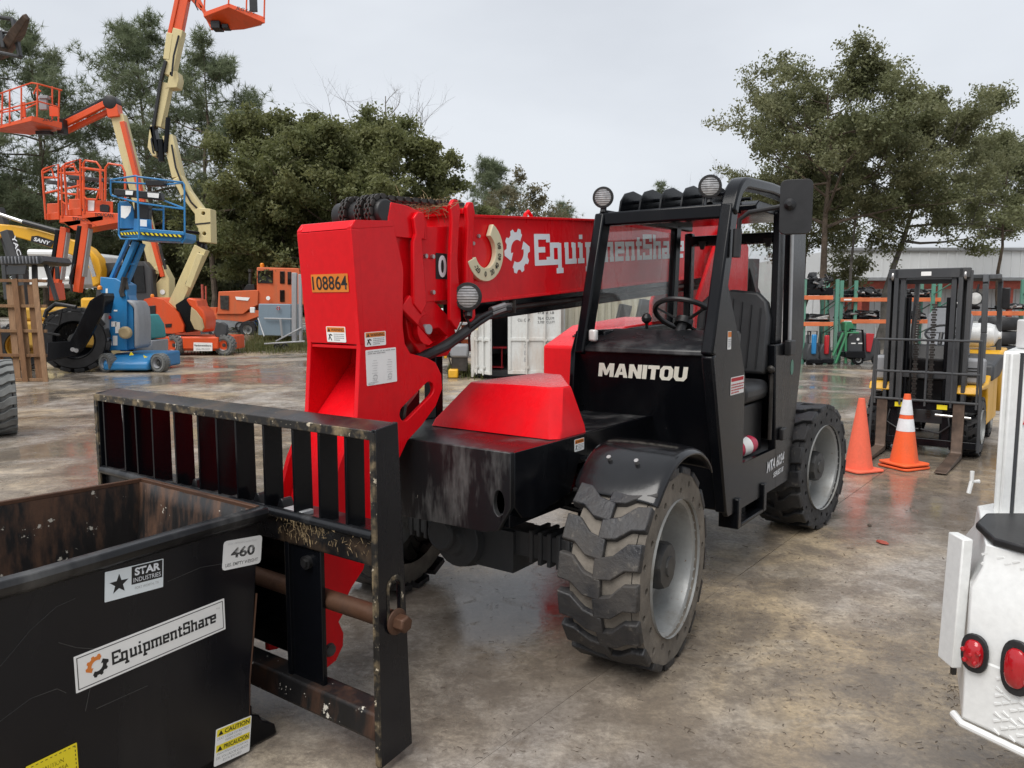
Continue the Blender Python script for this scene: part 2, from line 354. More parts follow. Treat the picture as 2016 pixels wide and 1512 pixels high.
plain('sticker_orange', (.72, .21, .02), .5, var=.08); plain('sticker_yellow', (.83, .68, .02), .5, var=.05)
plain('ink', (.012, .012, .012), .6, var=0); plain('ink_grey', (.38, .38, .38), .6, var=0); plain('ink_red', (.5, .02, .03), .6, var=0)
plain('letter_white', (.76, .79, .82), .45, var=.05); plain('letter_cream', (.88, .88, .76), .6, var=.05)
plain('gauge_cream', (.68, .62, .42), .45, var=.06); plain('emblem_orange', (.72, .22, .04), .5, var=.05)
paint('cone', (.86, .125, .03), .5, (.32, .12, .07), .45, 6, 0, chips=(.25, .13, .09), chipat=.72, lo=.5, hi=.7); paint('cone_faded', (.87, .15, .08), .6, (.5, .16, .10), .45, 5, 0, chips=(.4, .16, .12), chipat=.73)
plain('tape', (.74, .76, .78), .4, var=.08, scale=20); plain('lens', (.5, .5, .5), .15, .3, .3, 30); plain('lamp_glass', (.6, .6, .58), .08, 0, .2, 20, coat=.5)
plain('amber', (.8, .25, .01), .3, var=.1); plain('extinguisher', (.55, .03, .08), .35, var=.2, scale=20)
plain('dark_void', (.006, .006, .006), .9, var=0); plain('hose', (.012, .012, .013), .4, var=.3, scale=30, bmp=.1)
plain('straw', (.30, .22, .12), .9, var=.35, scale=40); plain('bark', (.10, .075, .055), .95, var=.45, scale=4, bmp=.6)
plain('bark_grey', (.13, .12, .105), .95, var=.4, scale=4, bmp=.5); plain('twig_grey', (.16, .14, .125), .9, var=.3)
plain('building_white', (.66, .68, .69), .5, var=.05, scale=.6); plain('roof_grey', (.25, .26, .27), .5, var=.1)
plain('trim_red', (.42, .085, .055), .6, var=.2); plain('rack_orange', (.66, .17, .06), .5, var=.2, scale=3)
plain('car_blue', (.03, .14, .42), .3, var=.1, coat=.5); plain('car_silver', (.45, .50, .54), .3, .3, .1, coat=.4)
plain('soil', (.12, .09, .06), .95, var=.4, scale=8, bmp=.6)
glass('cab_glass', (.95, .96, .95), .07, (.62, .6, .6)); glass('dark_glass', (.10, .12, .12), .06, (.2, .2, .2))
def leafmat(name, a, b, scale=.5):
    m, t, bs = nodes(name); n = noise(t, scale, 3, .6); n2 = noise(t, 9, 2)
    c = mix(t, ramp(t, n, .35, .68), a, b); c = mix(t, ramp(t, n2, .3, .7, (0, 0, 0, 1), (.5, .5, .5, 1)), c, [x * .6 for x in a])
    t.links.new(c, bs.inputs['Base Color']); bs.inputs['Roughness'].default_value = .6
    bs.inputs['Transmission Weight'].default_value = 0
    tl = t.nodes.new('ShaderNodeBsdfTranslucent'); ms = t.nodes.new('ShaderNodeMixShader'); ms.inputs[0].default_value = .5
    t.links.new(c, tl.inputs[0]); t.links.new(bs.outputs[0], ms.inputs[1]); t.links.new(tl.outputs[0], ms.inputs[2])
    t.links.new(ms.outputs[0], t.nodes['Material Output'].inputs[0])
leafmat('leaf_oak', (.155, .175, .066), (.235, .24, .10)); leafmat('leaf_live', (.175, .195, .092), (.27, .27, .145), .35)
leafmat('leaf_pine', (.16, .20, .11), (.25, .28, .165)); leafmat('leaf_pale', (.16, .15, .08), (.26, .23, .14)); leafmat('grass', (.09, .11, .03), (.22, .2, .08), 1)
leafmat('leaf_dark', (.10, .112, .05), (.16, .165, .075))
# ------------------------------------------------------------ ground
def ground_mat(name, dirt=False):
    m, t, b = nodes(name)
    g = t.nodes.new('ShaderNodeNewGeometry'); P = g.outputs['Position']
    def nz(scale, detail=8, rough=.6, dist=0, ms=None):
        n = t.nodes.new('ShaderNodeTexNoise'); n.inputs['Scale'].default_value = scale; n.inputs['Detail'].default_value = detail
        n.inputs['Roughness'].default_value = rough; n.inputs['Distortion'].default_value = dist; s = P
        if ms:
            mp = t.nodes.new('ShaderNodeMapping'); mp.inputs['Scale'].default_value = ms; mp.inputs['Rotation'].default_value = (0, 0, R(-20))
            t.links.new(P, mp.inputs[0]); s = mp.outputs[0]
        t.links.new(s, n.inputs['Vector']); return n.outputs['Fac']
    big = nz(.5, 4, .55, .7); mid = nz(2.6, 7, .74, .25); fine = nz(34, 4, .75); smear = nz(.9, 6, .74, .3, (1, 2.6, 1))
    wet = nz(.36, 6, .6, .5); film = nz(6.5, 6, .76, .9)
    base = mix(t, ramp(t, big, .42, .56), (.56, .44, .285), (.47, .43, .385))
    c = mix(t, ramp(t, mid, .42, .58, (.2, .2, .2, 1), (1, 1, 1, 1)), (.2, .163, .125), base)
    c = mix(t, ramp(t, smear, .54, .68, (0, 0, 0, 1), (.55, .55, .55, 1)), c, (.66, .59, .49))          # dry, bleached smears
    c = mix(t, ramp(t, smear, .28, .44, (.55, .55, .55, 1), (0, 0, 0, 1)), c, (.19, .16, .135))          # damp smears
    c = mix(t, ramp(t, film, .53, .56, (0, 0, 0, 1), (.38, .38, .38, 1)), c, (.17, .14, .115))           # thin mud film broken into flakes
    c = mix(t, ramp(t, fine, .36, .70, (0, 0, 0, 1), (.6, .6, .6, 1)), c, (.11, .095, .082))
    c = mix(t, ramp(t, fine, .66, .72, (0, 0, 0, 1), (.4, .4, .4, 1)), c, (.6, .55, .47))
    wm = ramp(t, wet, .43, .57); wm2 = mix(t, 1.0, wm, ramp(t, film, .26, .46), 'MULTIPLY')
    c = mix(t, mix(t, 1.0, wm, (.7, .7, .7), 'MULTIPLY'), c, (.115, .096, .08))
    if dirt: c = mix(t, .5, c, (.2, .16, .11))
    t.links.new(c, b.inputs['Base Color'])
    r = mix(t, wm2, mix(t, ramp(t, fine, .3, .7), (.32, .32, .32), (.5, .5, .5)), (.05, .05, .05)); t.links.new(r, b.inputs['Roughness'])
    b.inputs['Specular IOR Level'].default_value = .38
    hgt = mix(t, .6, film, fine); hgt = mix(t, mix(t, 1.0, wm2, (.9, .9, .9), 'MULTIPLY'), hgt, (.5, .5, .5)); bump(t, b, hgt, .55, .015)
ground_mat('concrete_wet'); ground_mat('yard_dirt', True)
g = MB().add([(-900, -60, -.014), (900, -60, -.014), (900, 1800, -.014), (-900, 1800, -.014)], [(0, 1, 2, 3)]).build('ground', 'yard_dirt'); kind(g, 'structure')
SL = 4.6; slab_me = MB().bx(.003, SL - .003, .003, SL - .003, -.05, 0).mesh('slab', False); slab_me.materials.append(M['concrete_wet'])
ga = R(52)
for i in range(-4, 8):
    for j in range(-7, 9):
        x = 1.408 + math.cos(ga) * SL * i - math.sin(ga) * SL * j; y = 4.63 + math.sin(ga) * SL * i + math.cos(ga) * SL * j
        if y < -5 or y > 30 or abs(x) > 24: continue
        s = link('slab', slab_me, g); s.location = (x, y, .0); s.rotation_euler = (0, 0, ga)
        s.location.z = rnd.uniform(-.003, .003)
# ------------------------------------------------------------ telehandler
TH = R(234.4); TO = Vector((-.093, 3.978, 0))
T = thing('telehandler', 'red and black telehandler with open cab and solid tyres in the middle', 'telehandler', TO, TH)
def make_wheel(parent, Ro, Wd, rimR, lugs, name, mats=('rubber_dusty', 'rubber', 'rim_silver', 'hub_black'), holes=22, lug_h=.028, dish=.17):
    # axle along local Y, outer face at y = 0, tyre reaching to y = -Wd ; wheel centre at the origin
    root = MB()
    root.lathe([(rimR + .006, .012), (rimR + .004, -.012), (rimR - .014, -.02), (rimR - .022, -.05), (rimR - .03, -dish), (rimR * .84, -dish - .012), (rimR * .3, -dish - .012), (.02, -dish - .012)], n=48, cap=False)
    w = root.build(name, mats[2], parent)
    Rc = Ro - lug_h
    ty = MB().lathe(([(rimR, -.09), (Rc - .03, -.09), (Rc - .03, -.037), (Rc, -.037)] if holes else [(rimR, -.035), (Rc - .10, -.03), (Rc - .03, -.032), (Rc, -.05)]) + [ (Rc, -Wd + .05), (Rc - .03, -Wd + .032), (rimR, -Wd + .03)], n=48, cap=False)
    o = ty.build('tyre', mats[0], w)
    if holes:
        rh = (rimR + Rc) / 2; hs = []
        for k in range(holes):
            a = 2 * math.pi * k / holes; rr = rh + (.018 if k % 2 else -.022); hs.append([(rr * math.cos(a) + .0165 * math.cos(q), rr * math.sin(a) + .0165 * math.sin(q)) for q in [2 * math.pi * i / 8 for i in range(8)]])
        circ = lambda r, n: [(r * math.cos(2 * math.pi * i / n), r * math.sin(2 * math.pi * i / n)) for i in range(n)]
        MB().plate(circ(Rc - .004, 56), (0, 0, 0), (1, 0, 0), (0, 0, 1), .034, [circ(rimR + .004, 40)] + hs).build('sidewall', mats[0], w)
    else:
        MB().lathe([(rimR + .004, -.03), (rimR + .03, .0), (Rc - .03, .004), (Rc - .005, -.03)], n=48, cap=False).build('sidewall', mats[1], w)
    tr = MB()
    for sgn in (1, -1):
        for k in range(lugs):
            a0 = 2 * math.pi * (k + (0 if sgn > 0 else .5)) / lugs; pw = 2 * math.pi / lugs
            hw = Wd / 2; cy = -Wd / 2
            path = [(sgn * (hw + .003), 0, .60, -.018), (sgn * hw, .0, .66, 0), (sgn * hw * .66, .05, .66, 0), (sgn * hw * .34, .36, .60, 0), (-sgn * hw * .10, .46, .52, 0)]
            rows = []
            for yy, da, wa, dr in path:
                a = a0 - da * pw; ww = wa * pw
                q = []
                for rr, sw in ((Rc - (.006 if abs(yy) >= hw else .03), ww * 1.12), (Ro + dr, ww)):
                    for sg in (-.5, .5): q.append((rr * math.cos(a + sw * sg), cy + yy, rr * math.sin(a + sw * sg)))
                rows.append(q)
            n = len(rows); vs = [p for q in rows for p in q]; fs = []
            for i in range(n - 1):
                A, B = i * 4, i * 4 + 4; fs += [(A + 2, A + 3, B + 3, B + 2), (A, A + 2, B + 2, B), (A + 3, A + 1, B + 1, B + 3)]
            fs += [(0, 1, 3, 2), ((n - 1) * 4, (n - 1) * 4 + 2, (n - 1) * 4 + 3, (n - 1) * 4 + 1)]
            if sgn < 0: fs = [tuple(reversed(f)) for f in fs]
            tr.add(vs, fs)
    tr.build('tread', mats[1], w, bevel=.006, seg=2)
    h = MB().lathe([(rimR * .36, -dish - .01), (rimR * .36, -.06), (rimR * .33, -.035), (rimR * .16, -.03), (rimR * .15, -.022), (.01, -.022)], n=10, cap=True)
    for k in range(10):
        a = 2 * math.pi * k / 10; rr = rimR * .55; h.cyl((rr * math.cos(a), -dish - .012, rr * math.sin(a)), (rr * math.cos(a), -dish + .012, rr * math.sin(a)), .014, 6)
    h.build('hub', mats[3], w)
    return w
for u, v, st, rs in ((-.06, 1.0, 4, 0), (-2.76, 1.0, -7, .4), (-.06, -1.0, 4, .9), (-2.76, -1.0, -7, 1.3)):
    w = make_wheel(T, .47, .37, .312, 17, 'wheel', mats=('rubber_dusty', 'rubber_lug', 'rim_silver', 'hub_black') if u > -1 else ('rubber_wet', 'rubber_wet', 'rim_silver', 'hub_black'))
    rz = R(st) + (0 if v > 0 else math.pi)
    w.location = (u, v, .468); w.rotation_euler = Matrix.Rotation(rz, 3, 'Z').to_euler(); 
    w.rotation_euler = (Matrix.Rotation(rz, 3, 'Z') @ Matrix.Rotation(rs, 3, 'Y')).to_euler()
    if v > 0 and u > -1: w['label'] = 'dusty front wheel with silver rim under the black fender'
# chassis
c = MB(); c.plate([(-.5, .66), (.36, .672), (.43, .69), (.5, .80), (.5, 1.045), (-.5, 1.045)][::1], (.55, 0, 0), (0, 1, 0), (0, 0, 1), -.03,
                  [[(.437 + .030 * math.cos(a), .815 + .058 * math.sin(a)) for a in [2 * math.pi * i / 14 for i in range(14)]]])
c.build('front_plate', 'scuffed', T, bevel=.004)
c = MB()
for s in (1, -1):
    a = [(.518, .80), (.518, 1.04), (-1.0, 1.04), (-1.0, .62), (-.22, .62), (-.22, .80), (-.12, .90), (-.02, .90), (.05, .77), (.36, .72), (.46, .74)]
    c.plate(a, (0, .475 if s > 0 else -.5, 0), (1, 0, 0), (0, 0, 1), -.024)
c.bx(-3.3, .515, -.47, .47, .70, .76); c.bx(-3.3, -1.0, -.47, .47, .62, 1.0)
c.build('chassis_frame', 'black', T, bevel=.004)
MB().bx(-1.0, .519, -.474, .474, 1.012, 1.036).build('deck_plate', 'black_dusty', T, bevel=.003)
# red hood, low faceted
hb = [(.155, -.30), (.155, .47), (-.20, .47), (-.95, .47), (-.95, -.30)]
def hood(b0, lip, top, z0, z1, z2):
    v = [(u, w, z0) for u, w in b0] + [(u, w, z1) for u, w in lip] + [(u, w, z2) for u, w in top]; n = len(b0); f = []
    for k in range(2):
        for i in range(n): j = (i + 1) % n; f.append((k * n + i, k * n + j, (k + 1) * n + j, (k + 1) * n + i))
    f.append(tuple(range(2 * n, 3 * n))); return MB().add(v, f)
hood([(.155, -.30), (.155, .44), (.12, .475), (-.13, .475), (-.66, .06), (-.70, -.30)], [(.145, -.285), (.13, .42), (.085, .468), (-.13, .468), (-.655, .055), (-.69, -.29)],
     [(-.005, -.16), (-.005, .345), (-.06, .385), (-.13, .385), (-.63, .02), (-.66, -.16)], 1.04, 1.075, 1.268).build('hood', 'red', T, bevel=.008)
e = MB(); e.plate([(-1.92, .62), (-1.92, 1.35), (-2.35, 1.50), (-3.3, 1.56), (-3.5, .8), (-3.3, .62)], (0, -.44, 0), (1, 0, 0), (0, 0, 1), .52)
eng = e.build('engine_cover', 'red', T, bevel=.02)
v = MB()
for k in range(5): v.bx(-2.12 - k * .028, -2.106 - k * .028, -.80, -.56, 1.40, 1.428 + .0097 * k)
v.build('vent', 'plastic', eng)
# axle, differential, cylinders
a = MB(); a.beam((-.06, -.62, .45), (-.06, .62, .45), .15, .13)
for k in range(7):
    for s in (1, -1): a.bx(-.15, .03, s * (.25 + k * .055) - .012, s * (.25 + k * .055) + .012, .36, .535)
a.build('front_axle', 'dark_grey', T, bevel=.006)
d = MB().lathe([(.02, .2), (.07, .19), (.085, .16), (.15, .14), (.17, .06), (.17, -.08), (.12, -.16)], (-.06, -.2, .42), (1, 0, 0), 20)
d.box((-.06, -.02, .40), (.2, .34, .22)); d.lathe([(.09, .0), (.09, .26), (.075, .275), (.07, .27), (.03, .268)], (-.1, -.24, .46), (1, 0, 0), 20)
d.build('differential', 'dark_grey', T, bevel=.01)
a = MB(); a.beam((-2.76, -.62, .45), (-2.76, .62, .45), .16, .15); a.build('rear_axle', 'dark_grey', T, bevel=.006)
MB().cyl((-.2, .42, .60), (-.02, .72, .55), .028, 12).cyl((-.1, .3, .66), (-.2, .66, .60), .02, 10).build('steering_cylinder', 'black', T)
MB().tube([(.02, .50, .78), (0, .62, .80), (0, .66, .70), (-.03, .64, .52), (.04, .5, .50)], .012, 8).tube([(-.1, .5, .70), (-.02, .6, .64), (.05, .52, .62), (-.03, .48, .58)], .011, 8).build('hydraulic_hose', 'hose', T)
# fender over the near front wheel: front drop panel, ridge, rolled back edge
def fender(vin, vout, name, lab=None):
    prof = [(.232, .835), (.18, .895), (.07, .982), (-.02, 1.016), (-.12, 1.03), (-.24, 1.02), (-.33, .985), (-.40, .935), (-.445, .875)]
    s = 1 if vout > vin else -1; cs = []
    for u, z in prof:
        cu, cz = -.06, .47; d = Vector((u - cu, z - cz)).normalized()
        row = [(0, 0), (.45, .004), (.86, -.004), (.95, -.014), (.99, -.028), (1.0, -.042)]
        cs.append([(u + d.x * dn, vin + (vout - vin) * f, z + d.y * dn) for f, dn in row])
    n = len(cs[0]); V = [p for r in cs for p in r]; Fc = []
    for i in range(len(cs) - 1):
        for k in range(n - 1): q = (i * n + k, (i + 1) * n + k, (i + 1) * n + k + 1, i * n + k + 1); Fc.append(q if s < 0 else tuple(reversed(q)))
    o = MB().add(V, Fc).build(name, 'fender', T)
    so = o.modifiers.new('solid', 'SOLIDIFY'); so.thickness = .012; so.offset = -1
    sb = o.modifiers.new('sub', 'SUBSURF'); sb.levels = 1; sb.render_levels = 2
    b = MB()
    for vv in (.30, .62): b.cyl((.085, vin + (vout - vin) * vv, .965), (.10, vin + (vout - vin) * vv, .983), .011, 8)
    b.build('bolt', 'steel', o); return o
fender(.60, 1.035, 'fender')
fender(-.60, -1.035, 'fender')
MB().beam((-.06, .46, .92), (-.06, .85, .98), .05, .012).build('fender_bracket', 'black', T)
# ------------------------------------------------------------ cab
CL, CR = .90, .06      # left wall, right wall
fp = MB()              # sloping front panel, top u -.745 at z 1.415, bottom u -1.0 at z .5
fp.add([(-.745, CR - .03, 1.415), (-.745, CL - .02, 1.415), (-1.0, CL - .02, .50), (-1.0, CR + .1, .50), (-.86, CR - .05, .95),
        (-.785, CR - .03, 1.415), (-.785, CL - .02, 1.415), (-1.04, CL - .02, .50), (-1.04, CR + .1, .50), (-.90, CR - .05, .95)],
       [(0, 4, 3, 2, 1), (5, 6, 7, 8, 9), (0, 1, 6, 5), (1, 2, 7, 6), (2, 3, 8, 7), (3, 4, 9, 8), (4, 0, 5, 9)])
fp.build('front_panel', 'black', T, bevel=.012)
ds = MB(); ds.plate([(-.735, 1.40), (-.745, 1.43), (-.80, 1.455), (-1.20, 1.525), (-1.24, 1.50), (-1.22, 1.42)], (0, CL - .03, 0), (1, 0, 0), (0, 0, 1), CL - CR - .03); ds.build('dashboard', 'black_dusty', T, bevel=.008)
sp = MB(); sp.plate([(-.78, 1.52), (-.72, 1.40), (-.70, 1.15), (-.78, .95), (-.95, .62), (-1.4, .62), (-2.35, .62), (-2.35, 1.0), (-1.3, 1.0), (-1.3, 1.52)], (0, CR - .005, 0), (1, 0, 0), (0, 0, 1), .03)
sp.build('right_panel', 'black', T, bevel=.006)
fr = MB()
fr.beam((-.76, CL - .035, 1.40), (-1.0, CL - .035, 2.21), .07, .105, (1, 0, 0))       # left front pillar
fr.beam((-1.02, CL - .035, .50), (-.745, CL - .035, 1.41), .07, .06, (1, 0, 0))
fr.beam((-.765, CR + .02, 1.38), (-1.0, CR + .02, 2.21), .065, .105, (1, 0, 0))        # right front pillar
fr.beam((-.99, CR, 2.185), (-.99, CL - .02, 2.185), .07, .08)                           # front crossbar
fr.beam((-2.33, CR, 2.14), (-2.33, CL - .02, 2.14), .07, .075)
fr.beam((-2.02, CR + .02, 1.40), (-2.08, CR + .02, 2.25), .05, .09, (1, 0, 0))
fr.beam((-2.33, CR + .02, .95), (-2.33, CR + .02, 2.2), .06, .07, (1, 0, 0))
fr.beam((-.99, CR + .02, 2.215), (-2.33, CR + .02, 2.24), .05, .06)
fr.beam((-2.31, CR, 1.36), (-2.31, CL - .05, 1.36), .04, .1)
fr.beam((-1.0, CR + .03, 1.45), (-2.05, CR + .03, 1.49), .03, .12)
fr.build('cab_frame', 'black', T, bevel=.012)
# rolled roof side tube on the left, front pillar bending into the roof
rt = MB(); pts = []
for i in range(9):
    a = i / 8; ang = R(72 - 70 * a); pts.append((-.97 - .16 * (1 - math.cos(R(74) * a)) - .10 * a, CL - .03, 2.17 + .185 * math.sin(R(90) * a)))
pts += [(-1.6, CL - .03, 2.375), (-2.1, CL - .03, 2.375), (-2.3, CL - .03, 2.345), (-2.37, CL - .03, 2.25)]
for i in range(len(pts) - 1): pass
V = []; Fc = []
for i, p in enumerate(pts):
    p = Vector(p); d = Vector(pts[min(i + 1, len(pts) - 1)]) - Vector(pts[max(i - 1, 0)]); d.normalize(); y = Vector((0, 1, 0)); n = d.cross(y)
    for s, q in ((-1, -1), (1, -1), (1, 1), (-1, 1)): V.append(p + y * .045 * s + n * .033 * q)
for i in range(len(pts) - 1):
    for k in range(4): Fc.append((i * 4 + k, i * 4 + (k + 1) % 4, i * 4 + 4 + (k + 1) % 4, i * 4 + 4 + k))
Fc += [(3, 2, 1, 0), tuple(len(V) - 4 + k for k in range(4))]
bmx = MB().add(V, Fc); o = bmx.build('roof_tube', 'black', T, bevel=.014, seg=3)
bm = bmesh.new(); bm.from_mesh(o.data); bmesh.ops.recalc_face_normals(bm, faces=bm.faces); bm.to_mesh(o.data); bm.free()
# roof plate at the back half, ribs of bent plate over the front half
MB().plate([(-1.55, 2.28), (-1.6, 2.31), (-2.3, 2.31), (-2.36, 2.27), (-2.36, 2.25), (-1.55, 2.25)], (0, CL - .07, 0), (1, 0, 0), (0, 0, 1), CL - CR - .08).build('roof', 'black', T, bevel=.005)
for k in range(5):
    vv = .20 + k * .13
    a = [(-.985, 2.222), (-1.005, 2.29), (-1.06, 2.34), (-1.16, 2.365), (-1.3, 2.35), (-1.6, 2.325), (-1.6, 2.235), (-1.3, 2.23), (-1.05, 2.222)]
    MB().plate(a, (0, vv, 0), (1, 0, 0), (0, 0, 1), .012).build('roof_bar', 'black', T, bevel=.002)
MB().cyl((-1.2, .12, 2.30), (-1.2, .84, 2.31), .011, 8).cyl((-1.42, .12, 2.29), (-1.42, .84, 2.30), .011, 8).build('roof_crossbar', 'black', T)
# rear left post: wide folded panel from sill to roof
bp = MB(); bp.plate([(-1.90, .46), (-2.20, .46), (-2.45, 1.40), (-2.40, 2.30), (-2.22, 2.33), (-2.06, 2.30), (-2.10, 1.42), (-1.80, 1.42)], (0, CL, 0), (1, 0, 0), (0, 0, 1), .05)
bp.build('rear_post', 'black', T, bevel=.008)
bp = MB(); bp.plate([(-1.86, 1.42), (-1.99, 1.42), (-1.99, 2.26), (-1.86, 2.26)], (0, CL - .02, 0), (1, 0, 0), (0, 0, 1), .04); bp.build('door_jamb', 'black', T, bevel=.006)
MB().cyl((-2.05, CL + .015, 1.42), (-2.02, CL + .015, 2.14), .012, 10).build('door_track', 'galvanised', T)
MB().bx(-2.10, -1.98, CL, CL + .045, 1.34, 1.44).build('latch', 'plastic', T, bevel=.008)
MB().bx(-2.02, -1.93, CL, CL + .03, .78, .86).build('latch', 'plastic', T, bevel=.008)
sd_ = MB(); sd_.plate([(-1.0, .495), (-1.02, .47), (-2.2, .46), (-2.18, .73), (-1.24, .745), (-1.24, 1.26), (-1.17, 1.40), (-.92, 1.78), (-.80, 1.44), (-.76, 1.40)], (0, CL - .001, 0), (1, 0, 0), (0, 0, 1), .03)
sd_.build('side_panel', 'black', T, bevel=.004)
MB().bx(-2.25, -1.0, CR + .02, CL - .03, .69, .725).build('cab_floor', 'dark_grey', T, bevel=.004)
MB().bx(-2.33, -2.29, CR + .02, CL - .05, .72, 1.34).build('rear_wall', 'black', T, bevel=.004)
stp = MB(); stp.bx(-1.19, -1.135, CL - .10, CL + .02, .37, .55); stp.bx(-1.66, -1.605, CL - .10, CL + .02, .37, .55); stp.bx(-1.604, -1.191, CL - .10, CL + .02, .37, .395)
stp.build('step', 'black', T, bevel=.006)
# glazing
MB().plate([(-.94, 1.52), (-2.02, 1.57), (-2.03, 2.18), (-1.05, 2.17)], (0, CR + .015, 0), (1, 0, 0), (0, 0, 1), .005).build('side_window', 'cab_glass', T, smooth=False)
MB().plate(rrect(CR + .05, CL - .13, 1.42, 2.12, .03), (-2.30, 0, 0), (0, 1, 0), (0, 0, 1), .005).build('rear_window', 'cab_glass', T, smooth=False)
for vv in (CR + .14, CL - .22):
    MB().plate([(-.03, .03), (.03, .03), (.012, -.03), (-.012, -.03)], (-2.285, vv, 2.105), (0, 1, 0), (0, 0, 1), .012).build('hinge', 'plastic', T)
# steering wheel and column
sw = MB(); ctr = Vector((-1.29, .50, 1.61)); nrm = Vector((-.52, 0, .85)).normalized(); ax = nrm.cross(Vector((0, 1, 0))).normalized()
ring = [ctr + Vector((0, 1, 0)) * .19 * math.cos(q) + ax * .19 * math.sin(q) for q in [2 * math.pi * i / 28 for i in range(28)]]
sw.tube(ring, .016, 8, closed=True)
for q in (90, 210, 330): sw.beam(ctr - nrm * .05, ctr + Vector((0, 1, 0)) * .19 * math.cos(R(q)) + ax * .19 * math.sin(R(q)), .022, .012)
sw.lathe([(.055, -.07), (.055, -.03), (.03, -.02)], ctr, nrm, 16)
sw.build('steering_wheel', 'plastic', T)
MB().cyl(ctr - nrm * .05, ctr - nrm * .3 + Vector((.1, 0, 0)), .03, 12).build('steering_column', 'plastic', T)
MB().cyl((-1.35, .22, 1.45), (-1.33, .22, 1.56), .01, 8).lathe([(.012, 0), (.03, .015), (.034, .035), (.02, .06), (.005, .066)], (-1.33, .22, 1.555), (0, 0, 1), 12).build('joystick', 'plastic', T)
# seat
st_ = MB(); prof = [(-.24, .0), (-.245, .36), (-.22, .47), (-.16, .53), (0, .55), (.16, .53), (.22, .47), (.245, .36), (.24, .0)]
st_.plate(prof, (-1.83, .605, 1.22), (0, 1, 0), (-.17, 0, .985), .085); seat = st_.build('seat_back', 'seat_vinyl', T, bevel=.035, seg=3)
rb = MB()
for k in range(-3, 4): rb.tube([(-1.826 - .17 * h + .088, .605 + k * .062, 1.22 + .985 * h) for h in (.05, .2, .35, .5 - .02 * abs(k))], .006, 6)
rb.build('piping', 'plastic', seat)
MB().bx(-1.88, -1.40, .39, .85, 1.06, 1.19).build('seat_cushion', 'seat_vinyl', T, bevel=.05, seg=3)
MB().bx(-1.86, -1.42, .43, .81, .725, 1.05).build('seat_base', 'plastic', T, bevel=.01)
MB().tube([(-1.82, .875, .80), (-1.82, .875, 1.22), (-1.84, .865, 1.25), (-1.9, .85, 1.26)], .013, 8).lathe([(.005, -.02), (.024, -.01), (.026, .01), (.012, .024)], (-1.80, .875, 1.26), (1, 0, 0), 10).build('brake_lever', 'steel_dark', T)
MB().beam((-1.30, .6, .74), (-1.22, .6, .86), .07, .015).beam((-1.32, .75, .74), (-1.24, .75, .88), .07, .015).build('pedal', 'steel_dark', T, bevel=.003)
# work lights on the roof
def work_light(parent, c, d, r, yoke=True, name='work_light'):
    c = Vector(c); d = Vector(d).normalized()
    o = MB().lathe([(r * .45, -r * .85), (r * .8, -r * .55), (r, -r * .2), (r * 1.04, 0), (r * 1.02, r * .12), (r * .93, r * .13)], c, d, 28).build(name, 'plastic', parent)
    MB().lathe([(r * .93, r * .10), (r * .6, r * .17), (r * .02, r * .2)], c, d, 28, cap=False).build('lens', 'lens', o)
    gr = MB(); x = d.cross(Vector((0, 0, 1))).normalized(); y = x.cross(d)
    for k in range(-4, 5):
        hw = math.sqrt(max(0, .86 - (k / 5) ** 2)) * r; p = c + d * r * .19 + y * r * k / 5; gr.beam(p - x * hw, p + x * hw, r * .05, r * .03, d)
    gr.build('grille_rib', 'steel_dark', o)
    if yoke: MB().tube([c - d * r * .3, c - d * r * .3 - Vector((0, 0, r * 1.15)), c - d * r * .1 - Vector((0, 0, r * 1.5))], r * .3, 8).build('yoke', 'plastic', o)
    return o
work_light(T, (-.985, .085, 2.318), (1, .35, -.05), .062)
work_light(T, (-.985, .755, 2.325), (1, .42, -.05), .062)
# mirror on its arm
MB().tube([(-.955, CL + .03, 2.02), (-.95, CL + .04, 2.13), (-.95, CL + .09, 2.165), (-.96, 1.16, 2.185), (-.955, 1.21, 2.19)], .013, 10).cyl((-.94, CL + .03, 1.93), (-.95, CL + .03, 2.08), .024, 10).build('mirror_arm', 'plastic', T)
mi = MB(); mi.plate(rrect(-.08, .08, -.138, .138, .03), (-1.0, 1.218, 2.178), Vector((-.28, .96, 0)), (0, 0, 1), .05); mir = mi.build('mirror', 'plastic', T, bevel=.02, seg=3)
MB().lathe([(.012, 0), (.03, .01), (.03, .03), (.012, .05)], (-.96, 1.20, 2.19), (1, .2, 0), 12).build('mirror_clamp', 'plastic', mir)
MB().bx(-.80, -.76, CR + .06, CR + .11, 1.46, 1.53).build('indicator_lamp', 'lamp_glass', T, bevel=.012)
# lettering and stickers of the cab
nrm = Vector((.963, 0, -.27)); upv = Vector((.268, 0, .963))
def fpt(v, z): k = (1.415 - z) / .915; return Vector((-.745 - .255 * k, v, z)) + Vector((.002, 0, 0))
block_word('MANITOU', fpt(.178, 1.257), (0, 1, 0), upv, .555, .084, 'letter_cream', T)
ds1 = decal('serial_plate', (-1.785, CL, .535), (-1, 0, 0), (0, 0, 1), .001, .001, 'ink', T) if False else None
lettering('MTA 6034', (-1.70, CL + .001, .60), (-1, 0, .03), (0, 0, 1), .37, .075, 'letter_white', T, bold=.03, shear=.18)
lettering('SERIES III', (-1.84, CL + .001, .545), (-1, 0, .03), (0, 0, 1), .22, .035, 'letter_white', T, bold=.03, shear=.18)
d1 = decal('decal', (-.995, CL + .001, 1.17), (-1, 0, 0), (0, 0, 1), .215, .10, 'sticker', T)
lines((-1.0, CL + .002, 1.175), (-1, 0, 0), (0, 0, 1), .205, .06, 4, 'ink_red', d1, seed=3); MB().bx(-1.2, -1.0, CL + .0025, CL + .003, 1.245, 1.265).build('stripe', 'ink_red', d1)
